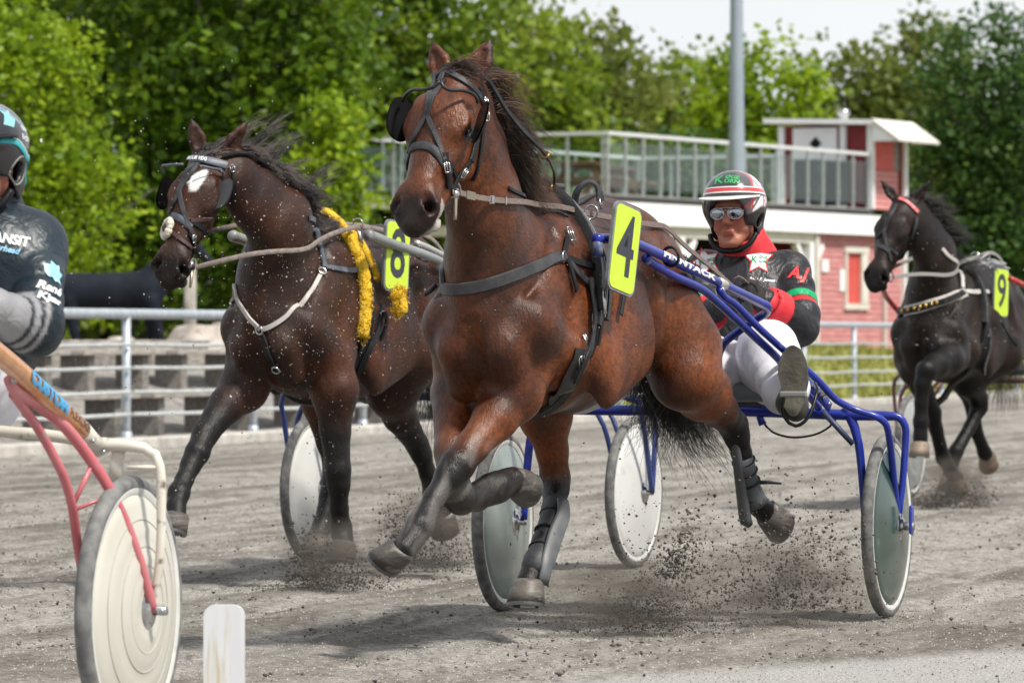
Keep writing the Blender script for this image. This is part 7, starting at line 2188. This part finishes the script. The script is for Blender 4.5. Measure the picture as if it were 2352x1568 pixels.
# sheepskin roll: ring of short white tufts
wool = MB(); g_ = np.random.default_rng(7)
sc0 = F8.hit(bv8, *ZA(248, 862)) 
if sc0 is not None:
    n0 = bv8.find_nearest(sc0)[1]
    x0 = n0.orthogonal().normalized(); y0_ = n0.cross(x0)
    for i in range(26):
        a = 2 * math.pi * i / 26; wool.ball(sc0 + n0 * .012 + (x0 * math.cos(a) + y0_ * math.sin(a)) * (.032 + .006 * g_.random()), (.014 + .005 * g_.random()), 8)
    MB().ball(sc0 + n0 * .014, .021, 12).build('noseband_core', MATS['maroon_leather'], b8)
    wool.build('sheepskin', pm('cream_wool', (.62, .58, .46), .95, col2=(.7, .67, .58), nscale=60, bump=1.0, bscale=160), b8)
blinker(hd8, -1, b8, BLACKPLASTIC, h8(*ZA(200, 595), .86), 20, (.076, .05))
_e = hd8.p(.232, .10, .0); blinker(hd8, 1, b8, pm('grey_blinker', (.06, .063, .067), .5, spec=.3), h8(*ZA(650, 605), _e.x + .0), 52, (.072, .048))
zs8 = lambda ps: [h8(*ZA(x, y), s_) for x, y, s_ in ps]
MB().tube(zs8([(345, 385, .97), (270, 388, .95), (195, 395, .90), (190, 415, .89), (210, 455, .88)]), .006, 8).build('blinker_stay', BLU_L, b8)
MB().tube(zs8([(470, 395, .95), (560, 415, .89), (625, 425, .84), (645, 450, .82), (640, 500, .81)]), .006, 8).build('blinker_stay', BLU_L, b8)
bc8 = F8.hit(bv8, *ZA(462, 1075)) or hd8.p(.5, .06, -.05); bc8 = bc8 + bv8.find_nearest(bc8)[1] * .012
ring_part(bc8, hd8.v, .030, .0042, b8, STEEL, 'bit_ring')
MB().ball(bc8, .014, 10).build('bit_boss', LEATHER, b8)
MB().tube([bc8, bc8 + V((.01, 0, -.06)), bc8 + V((.02, 0, -.085))], [.006, .007, .004], 6).build('bit_shank', MATS['tarnished_brass'], b8)
for x_, y_ in ((415, 930), (590, 855), (705, 420)): buckle(F8, bv8, *ZA(x_, y_), b8, .015, 10)

hs8 = empty('harness', F8.M); tag(hs8, 'harness with yellow fleece girth and pale breast straps on the dark bay', 'harness')
so8h = lambda pix, w_, name, mat=LEATHER, **k: strap_on(F8, bv8, pix, w_, .007, mat, name, hs8, **k)
YEL = pm('yellow_fleece', (.62, .37, .012), .95, col2=(.72, .46, .03), nscale=30, bump=1.2, bscale=110, dirt=(.3, .2, .03), dscale=20, dlo=.66, dhi=.8)
PALELEA = pm('pale_strap', (.36, .34, .32), .6, col2=(.48, .45, .42), nscale=18)
pts, nr = girth_ring(bv8, -.06, .06, .016, 60, 1.17, -80, 112)
m2 = MB(); m2.tube([p_ + V(((g_.random() - .5) * .008, 0, (g_.random() - .5) * .008)) for p_ in pts], [.026 + .006 * g_.random() for _ in pts], 12, step=None); fl_ = list(pts); m2.build('fleece', YEL, hs8)
pts, nr = girth_ring(bv8, -.19, -.06, .016, 60, 1.17, -60, 60); MB().tube(pts, [.018 + .004 * g_.random() for _ in pts], 10).build('fleece', YEL, hs8)
MB().box(F8.h(917, 692, -.12), (.075, .06, .12), Matrix.Rotation(.2, 3, 'X'), .026).build('fleece_end', YEL, hs8, False)
ring_band(bv8, -.12, .0, .06, .014, LEATHER, 'girth', hs8, .006)
YH = hair_mat('yellow_wool', (.50, .28, .008), (.80, .55, .05), .9)
def wool8(t, g):
    if t < .8: c = fl_[min(len(fl_) - 1, int(t / .8 * len(fl_)))]; R_ = .024
    else: c = F8.h(917, 692, -.12) + V((.03 * g.uniform(-1, 1), .0, .05 * g.uniform(-1, 1))); R_ = .022
    d = V((g.normal(), g.normal(), g.normal())).normalized()
    return [c + d * R_, c + d * (R_ + .004) + V((.001, 0, -.001)), c + d * (R_ + .008) + V((.001, 0, -.003))]
hair('wool_tufts', None, wool8, 1100, 5, YH, hs8, .0024, .006)
so8h(zz(ZA, (1265, 780), (1310, 870), (1330, 920), (1350, 1000), (1380, 1120), (1385, 1150)), .026, 'shoulder_strap', BLU_L, off=.006)
so8h(zz(ZA, (1390, 1150), (1480, 1155), (1580, 1165), (1680, 1150), (1740, 1115)), .024, 'side_strap', BLU_L, off=.006)
so8h([(737, 628), (720, 660), (690, 697), (655, 728), (615, 753), (600, 757)], .020, 'breast_strap', PALELEA, off=.006)
so8h([(600, 757), (580, 737), (560, 708), (546, 680), (541, 655)], .020, 'breast_strap', PALELEA, off=.006, extra1=[V((.36, -.22, 1.22)), V((.15, -.27, 1.3)), V((-.05, -.26, 1.3))])
so8h([(598, 757), (612, 790), (626, 830), (638, 862)], .028, 'centre_strap', LEATHER, off=.006)
for px_, py_ in ((600, 757), (636, 845), (737, 627)):
    c = F8.hit(bv8, px_, py_)
    if c is not None: ring_part(c + bv8.find_nearest(c)[1] * .016, bv8.find_nearest(c)[1], .017, .004, hs8)
so8h([(868, 700), (862, 750), (845, 800), (822, 850)], .028, 'girth_billet', LEATHER, off=.022)
MB().tube([F8.h(885, 715, -.15), F8.h(888, 740, -.15), F8.h(875, 780, -.14), F8.h(850, 806, -.1)], .009, 8, step=.02).build('hanging_strap', LEATHER_GREY, hs8)
MB().torus(F8.h(878, 722, -.14), (.2, 1, 0), .014, .004).build('snap_hook', STEEL, hs8)
c_ = F8.h(822, 515, -.1); ring_part(c_, V((1, 0, 0)), .024, .004, hs8, STEEL, 'terret')
MB().tube([c_ - V((0, 0, .02)), c_ - V((0, -.02, .09))], .008, 6).build('terret_stem', STEEL, hs8)
m2 = MB(); m2.tube(zs8([(750, 470, .66), (780, 510, .62), (830, 545, .57), (900, 540, .50), (960, 545, .44), (985, 590, .40)]), .007, 8, step=.02); m2.build('check_cord', pm('pale_cord', (.4, .4, .4), .7), hs8)
free_strap([hd8.p(0, .05, -.05), h8(553, 368, .68), h8(640, 440, .44), h8(720, 490, .14), h8(752, 500, -.04)], .018, .006, LEATHER, 'overcheck', hs8, up=(.1, .6, .8), bvh=bv8, off=.012)
rn8 = empty('reins', F8.M); tag(rn8, 'pair of grey-brown reins from the bit of the dark bay back over its saddle', 'reins')
free_strap([bc8 + V((-.01, .012, 0)), F8.h(560, 585, .80), F8.h(650, 568, .52), F8.h(740, 545, .22), F8.h(822, 517, -.08), F8.h(880, 530, -.35), F8.h(960, 545, -.8), V((-1.2, .1, 1.5)), V((-1.75, .06, 1.2))], .021, .004, pm('grey_brown_rein', (.16, .13, .115), .8, col2=(.24, .2, .18), nscale=40), 'rein', rn8, up=(.05, 1, .1), bvh=bv8, off=.012)
free_strap([hd8.p(.5, -.075, -.05), V((.65, -.24, 1.5)), V((.2, -.2, 1.56)), V((-.13, -.15, 1.6)), V((-1.1, -.06, 1.5)), V((-1.75, -.02, 1.2))], .021, .004, MATS['grey_brown_rein'], 'rein', rn8, up=(0, 1, .1), bvh=bv8, off=.012)
MB().box(F8.h(*ZA(640, 1060), .78), (.01, .012, .03)).build('rein_keeper', STEEL, rn8, False)
number_plate(F8, F8.h(910, 588, -.22), -13, 4, '8', 'yellow-green plate with a black 8 above the yellow fleece')

# ------------------------------------------------------------------ horse 9, black
F9 = Frame(2.736, 32.37, 20.0); h9 = F9.h
hd9 = Head(h9(2072, 468, .76), h9(2008, 655, 1.02), -2)
neck9 = [((.20, 0, 1.22), (.18, .29)), ((.34, 0, 1.34), (.145, .25)), (h9(2148, 590, .48), (.115, .19)), (h9(2122, 540, .58), (.098, .165)), (h9(2096, 500, .67), (.085, .135)), (hd9.p(.03, 0, -.07), (.078, .10))]
legs9 = {
    'lf': [((.38, .13, 1.08), .105, .2), ((.34, .14, .96), .105), (h9(2175, 826, .50), .10), (h9(2150, 838, .66), .08), (h9(2128, 850, .80), .062), (h9(2119, 880, .81), .05), (h9(2116, 925, .80), .04), (h9(2115, 968, .79), .046), (h9(2114, 1000, .79), .042), (h9(2114, 1018, .79), .046)],
    'rf': [((.36, -.13, 1.08), .105, .2), ((.26, -.15, .94), .10), (h9(2098, 850, .32), .09), (h9(2125, 910, .14), .06), (h9(2142, 947, .04), .054), (h9(2150, 985, -.02), .042), (h9(2166, 1050, -.12), .046), (h9(2186, 1085, -.2), .042), (h9(2198, 1098, -.24), .045)],
    'lh': [((-.86, .13, 1.22), .19, .3), ((-.62, .2, .98), .14), (h9(2224, 874, -.45), .10), (h9(2247, 915, -.62), .062), (h9(2249, 935, -.64), .054), (h9(2228, 980, -.55), .04), (h9(2196, 1036, -.40), .046), (h9(2184, 1075, -.36), .042), (h9(2180, 1096, -.35), .045)],
    'rh': [((-.86, -.13, 1.2), .19, .3), ((-.74, -.2, .98), .14), ((-.98, -.17, .82), .085), ((-1.2, -.15, .68), .055), ((-1.32, -.14, .45), .04), ((-1.44, -.12, .32), .045), ((-1.5, -.12, .30), .045)],
}
ears9 = [(hd9.p(-.03, -.05, -.03), h9(2024, 416, .72), .036, (hd9.w * .9 + hd9.v * .1).normalized()), (hd9.p(-.03, .056, -.03), h9(2136, 416, .68), .034, (hd9.w * .6 + hd9.v * .6).normalized())]
COAT9 = coat_mat('black_coat', (.009, .0060, .0050), (.005, .004, .004), (.026, .0125, .008), specks=.0, rough=.44, dust=.0, sheen=0.0, spec=.22)
H9 = build_horse(F9, 'black horse with red browband and plate 9 at the right', .013, COAT9, neck9, hd9, ears9, legs9, .84, tendon={'lf': (-1, 0, 0), 'rf': (-1, 0, .3), 'lh': (-1, 0, 0)})
for k_, D_h in (('lf', V((.12, 0, -1))), ('rf', V((-.6, 0, -.8))), ('lh', V((.1, 0, -1))), ('rh', V((-.8, 0, -.6)))):
    hoof(legs9[k_][-1][0], D_h, V((1, 0, 0)) if D_h.x > 0 else V((.6, 0, -.8)), H9['root'], .056, .078, pm('tan_hoof', (.15, .11, .08), .6, col2=(.24, .18, .13), nscale=9))
HAIR9 = hair_mat('black_mane', (.007, .006, .006), (.03, .022, .018))
crest9 = catmull([hd9.p(-.03, 0, -.08), h9(2120, 470, .62), h9(2155, 515, .46), h9(2195, 560, .26), h9(2230, 595, .05)], .02)
def mane9(t, g):
    r = crest9[int(t * (len(crest9) - 1))]; r = H9['bvh'].find_nearest(r + V((-.02, .02, .04)))[0] or r
    c = V((-.6, .5 + .2 * g.normal(), .35 + .2 * g.normal())).normalized(); ln = .13 + .10 * g.random(); pts = [r]
    for j in range(8): c = (c + V((-.1, .05, -.1 + .15 * g.normal()))).normalized(); pts.append(pts[-1] + c * ln / 8)
    return pts
hair('mane', None, mane9, 50, 18, HAIR9, H9['root'], .0022, .012)
hair('tail', None, tail_simple, 40, 22, HAIR9, H9['root'], .0024, .028)
bv9 = H9['bvh']; Z6 = zoomed(2050, 400, 1.743); Z7 = zoomed(2000, 580, 3.336)
b9 = empty('bridle', F9.M); tag(b9, 'black bridle with red beaded browband on the black horse', 'bridle')
so9 = lambda pix, w_, name='strap', mat=LEATHER_GREY, **k: strap_on(F9, bv9, pix, w_, .006, mat, name, b9, **k)
so9(zz(Z6, (268, 192), (300, 172), (345, 172), (390, 195), (425, 230)), .026, 'browband', pm('red_browband', (.42, .02, .025), .5, col2=(.6, .2, .2), nscale=70), off=.008)
so9(zz(Z6, (300, 190), (290, 250), (280, 310)), .02, 'face_strap'); so9(zz(Z6, (335, 195), (305, 250), (282, 310)), .02, 'face_strap')
so9(zz(Z6, (280, 305), (250, 340), (228, 380)), .02, 'face_strap'); so9(zz(Z6, (280, 305), (290, 370), (305, 440)), .02, 'face_strap', off=.006)
so9(zz(Z6, (225, 380), (255, 372), (285, 385), (300, 400)), .028, 'noseband'); so9(zz(Z6, (300, 385), (335, 410), (355, 435)), .018, 'jaw_strap')
so9(zz(Z6, (420, 250), (400, 340), (370, 420), (345, 480)), .02, 'cheek_strap'); so9(zz(Z6, (430, 300), (420, 380), (415, 430)), .016, 'throat_lash', LEATHER)
bc9 = F9.hit(bv9, *Z6(328, 490)) or hd9.p(.5, .06, -.05); bc9 = bc9 + bv9.find_nearest(bc9)[1] * .012
ring_part(bc9, hd9.v, .03, .0045, b9, STEEL, 'bit_ring')
hs9 = empty('harness', F9.M); tag(hs9, 'black harness with brass-studded breast collar on the black horse', 'harness')
so9h = lambda pix, w_, name, mat=LEATHER, **k: strap_on(F9, bv9, pix, w_, .008, mat, name, hs9, **k)
so9h(zz(Z7, (1375, 505), (1250, 545), (1100, 595), (980, 635), (880, 660), (830, 650), (822, 620)), .062, 'breast_collar', PALELEA, off=.005)
so9h(zz(Z7, (1360, 508), (1250, 548), (1100, 598), (980, 638), (880, 662), (832, 655)), .040, 'collar_face', LEATHER, off=.012)
for x_, y_ in ((880, 655), (925, 645), (970, 633), (1010, 620), (1050, 606), (1090, 592), (1125, 580)):
    c = F9.hit(bv9, *Z7(x_, y_))
    if c is not None: MB().ball(c + bv9.find_nearest(c)[1] * .022, (.012, .012, .014), 8).build('stud', BRASS, hs9)
so9h(zz(Z7, (1375, 500), (1460, 500), (1565, 500)), .03, 'side_strap', PALELEA, off=.006)
so9h(zz(Z7, (1180, 140), (1260, 220), (1310, 330), (1355, 470)), .026, 'neck_strap', PALELEA, off=.006)
ring_band(bv9, -.12, .0, .07, .016, LEATHER, 'girth', hs9, .006)
ring_band(bv9, -.06, .06, .035, .03, SADDLE, 'saddle_pad', hs9, .006, -90, 90)
c_ = F9.h(2240, 590, -.1); ring_part(c_, V((1, 0, 0)), .028, .005, hs9, STEEL, 'terret')
MB().tube([F9.h(*Z7(1580, 800), -.1), F9.h(*Z7(1590, 900), -.08), F9.h(*Z7(1580, 1000), -.05), F9.h(*Z7(1545, 1120), -.02), F9.h(*Z7(1540, 1200), 0)], .008, 6, step=.02).build('hanging_strap', LEATHER_GREY, hs9)
MB().tube([F9.h(*Z7(1690, 760), -.25), F9.h(*Z7(1750, 870), -.28), F9.h(*Z7(1810, 950), -.3)], .009, 6).build('hanging_strap', LEATHER, hs9)
mb = MB(); g_ = np.random.default_rng(11)
for i in range(22): a = F9.h(2262 + 14 * g_.random(), 596 + 16 * g_.random(), -.18); mb.tube([a, a + V((.04 * g_.normal(), .04 * g_.normal(), .05 * g_.random())), a + V((.06 * g_.normal(), .07 * g_.normal(), -.02))], .005, 5)
mb.build('silver_cord', pm('silver_cord_m', (.4, .4, .42), .5), hs9)
rn9 = empty('reins', F9.M); tag(rn9, 'grey reins running from the bit of the black horse to its saddle', 'reins')
free_strap([bc9 + V((-.01, .012, 0)), F9.h(2120, 624, .7), F9.h(2180, 608, .3), F9.h(2240, 592, -.1), V((-.6, .16, 1.62)), V((-1.2, .1, 1.5)), V((-1.75, .06, 1.2))], .024, .005, pm('grey_rein', (.22, .21, .2), .8), 'rein', rn9, up=(.05, 1, .1), bvh=bv9, off=.012)
free_strap([hd9.p(.5, -.075, -.05), V((.6, -.2, 1.5)), V((.2, -.18, 1.56)), V((-.13, -.15, 1.6)), V((-1.2, -.06, 1.5)), V((-1.75, -.02, 1.2))], .024, .005, MATS['grey_rein'], 'rein', rn9, up=(0, 1, .1), bvh=bv9, off=.012)
number_plate(F9, F9.h(2298, 672, -.32), -16, 3, '9', 'yellow-green plate with a black 9 by the red shaft')

# ------------------------------------------------------------------ flying dirt
DIRT = pm('flying_dirt', (.045, .039, .032), .95, col2=(.13, .115, .097), nscale=7.0)
PALED = pm('pale_grit', (.36, .33, .28), .95)
def spray(name, label, parts, mat):
    """parts = (centre, sigma along x y z, count, size range, lean)"""
    base = np.array([(1, 0, 0), (-1, 0, 0), (0, 1, 0), (0, -1, 0), (0, 0, 1), (0, 0, -1)], float)
    fc = np.array([(0, 2, 4), (2, 1, 4), (1, 3, 4), (3, 0, 4), (2, 0, 5), (1, 2, 5), (3, 1, 5), (0, 3, 5)])
    VS = []
    for c, sg, n_, (r0, r1), lean in parts:
        K_ = max(3, n_ // 60)
        cl = rng.normal(size=(K_, 3)) * np.array(sg)
        p = cl[rng.integers(0, K_, n_)] * .75 + rng.normal(size=(n_, 3)) * np.array(sg) * .55
        p[:, 2] = np.abs(p[:, 2]); p[:, 0] += lean * p[:, 2]
        p += np.array(c)
        p = p[p[:, 2] > .008]
        r = r0 + (r1 - r0) * rng.random(len(p)) ** 3.5
        VS.append((base[None] * r[:, None, None] * (1 + .45 * rng.normal(size=(len(p), 6, 1))) + p[:, None]).reshape(-1, 3))
    VS = np.concatenate(VS); n = len(VS) // 6
    F = (fc[None] + (np.arange(n) * 6)[:, None, None]).reshape(-1, 3)
    tag(mesh_obj(name, VS, F, mat, None, False), label, None, None, 'stuff')
def G(px, Y, z=0): p_ = at(px, 784, Y); return (p_.x, p_.y, z)
spray('dirt_spray', 'dark clods thrown up behind the hooves of the leading bay', [
    (G(1490, 18.4, .02), (.09, .14, .12), 2200, (.0010, .0055), .3), (G(1545, 18.5, .20), (.04, .10, .12), 900, (.0012, .0075), .35),
    (G(1470, 18.3, .0), (.20, .14, .05), 3000, (.0009, .0035), 0), (G(1720, 18.9, .06), (.24, .24, .20), 2000, (.0012, .0065), -.1), (G(1850, 19.0, .06), (.10, .2, .18), 1700, (.0012, .007), .1),
    (G(1620, 18.6, .12), (.30, .24, .28), 900, (.0011, .0055), 0), (G(1700, 18.9, .0), (.40, .2, .05), 2200, (.0009, .003), 0)], DIRT)
spray('dirt_spray', 'dark dirt flung up round the hooves of the dark bay', [
    (G(775, 21.6, .0), (.13, .12, .07), 2600, (.0010, .0055), 0), (G(730, 21.6, .04), (.08, .1, .14), 900, (.0012, .0075), -.1), (G(720, 21.5, .0), (.22, .12, .035), 2200, (.0009, .0035), 0),
    (G(925, 22.9, .08), (.07, .12, .15), 1700, (.0012, .0065), 0), (G(1000, 22.9, .02), (.13, .12, .12), 2600, (.0010, .0055), 0)], DIRT)
spray('dirt_spray', 'puff of dirt under the hooves of the black horse', [
    (G(2160, 32.2, .0), (.12, .14, .07), 2200, (.0012, .007), 0), (G(2225, 32.4, .0), (.10, .14, .10), 2200, (.0012, .007), 0)], DIRT)
spray('flying_grit', 'scattered clods hanging in the air over the track', [
    (at(560, 1000, 20), (.75, 1.5, .34), 700, (.0009, .0036), 0), (at(1250, 1150, 19), (1.3, 2, .28), 500, (.0009, .0036), 0), (at(500, 1200, 16), (.6, 1.5, .2), 350, (.0008, .0032), 0)], DIRT)
spray('pale_grit', 'pale sand grains flying in front of the dark bay', [
    (at(640, 820, 20.6), (.38, .4, .42), 900, (.0010, .0040), 0), (at(420, 620, 20), (.5, .8, .5), 420, (.0010, .0036), 0), (at(1150, 800, 16.6), (.5, .3, .5), 110, (.0009, .0030), 0), (at(2200, 800, 31), (.3, .4, .4), 300, (.0014, .0046), 0)], PALED)

# ------------------------------------------------------------------ low drifting dust under the hooves
def dust(px, Y, z, size, dens, label):
    c = at(px, 784, Y)
    m = bpy.data.materials.new('drifting_dust'); m.use_nodes = True
    n = m.node_tree; n.nodes.remove(n.nodes['Principled BSDF']); o_ = n.nodes['Material Output']
    pv = n.nodes.new('ShaderNodeVolumePrincipled'); pv.inputs['Color'].default_value = (.30, .265, .22, 1); pv.inputs['Anisotropy'].default_value = .2
    tc = n.nodes.new('ShaderNodeTexCoord')
    ln = n.nodes.new('ShaderNodeVectorMath'); ln.operation = 'LENGTH'; n.links.new(tc.outputs['Object'], ln.inputs[0])
    mr = n.nodes.new('ShaderNodeMapRange'); mr.inputs[1].default_value = .15; mr.inputs[2].default_value = .95; mr.inputs[3].default_value = 1; mr.inputs[4].default_value = 0; n.links.new(ln.outputs['Value'], mr.inputs[0])
    nz_ = n.nodes.new('ShaderNodeTexNoise'); nz_.inputs['Scale'].default_value = 3.2; nz_.inputs['Detail'].default_value = 5; n.links.new(tc.outputs['Object'], nz_.inputs['Vector'])
    m2 = n.nodes.new('ShaderNodeMapRange'); m2.inputs[1].default_value = .38; m2.inputs[2].default_value = .72; n.links.new(nz_.outputs[0], m2.inputs[0])
    a = n.nodes.new('ShaderNodeMath'); a.operation = 'MULTIPLY'; n.links.new(mr.outputs[0], a.inputs[0]); n.links.new(m2.outputs[0], a.inputs[1])
    b_ = n.nodes.new('ShaderNodeMath'); b_.operation = 'MULTIPLY'; n.links.new(a.outputs[0], b_.inputs[0]); b_.inputs[1].default_value = dens
    n.links.new(b_.outputs[0], pv.inputs['Density']); n.links.new(pv.outputs[0], o_.inputs['Volume'])
    o = MB().ball((0, 0, 0), 1.0, 20).build('dust', m)
    o.location = (c.x, c.y, z); o.scale = size
    tag(o, label, None, None, 'stuff')
dust(1440, 18.4, .13, (.40, .3, .19), 15, 'brown dust drifting behind the hoof of the leading bay')
dust(1790, 18.9, .16, (.44, .3, .24), 11, 'brown dust by the wheel of the blue sulky')
dust(760, 21.6, .14, (.30, .25, .19), 16, 'brown dust round the hooves of the dark bay')
dust(975, 22.9, .2, (.30, .25, .25), 15, 'brown dust behind the dark bay')
dust(2190, 32.3, .16, (.30, .25, .21), 13, 'brown dust under the black horse')
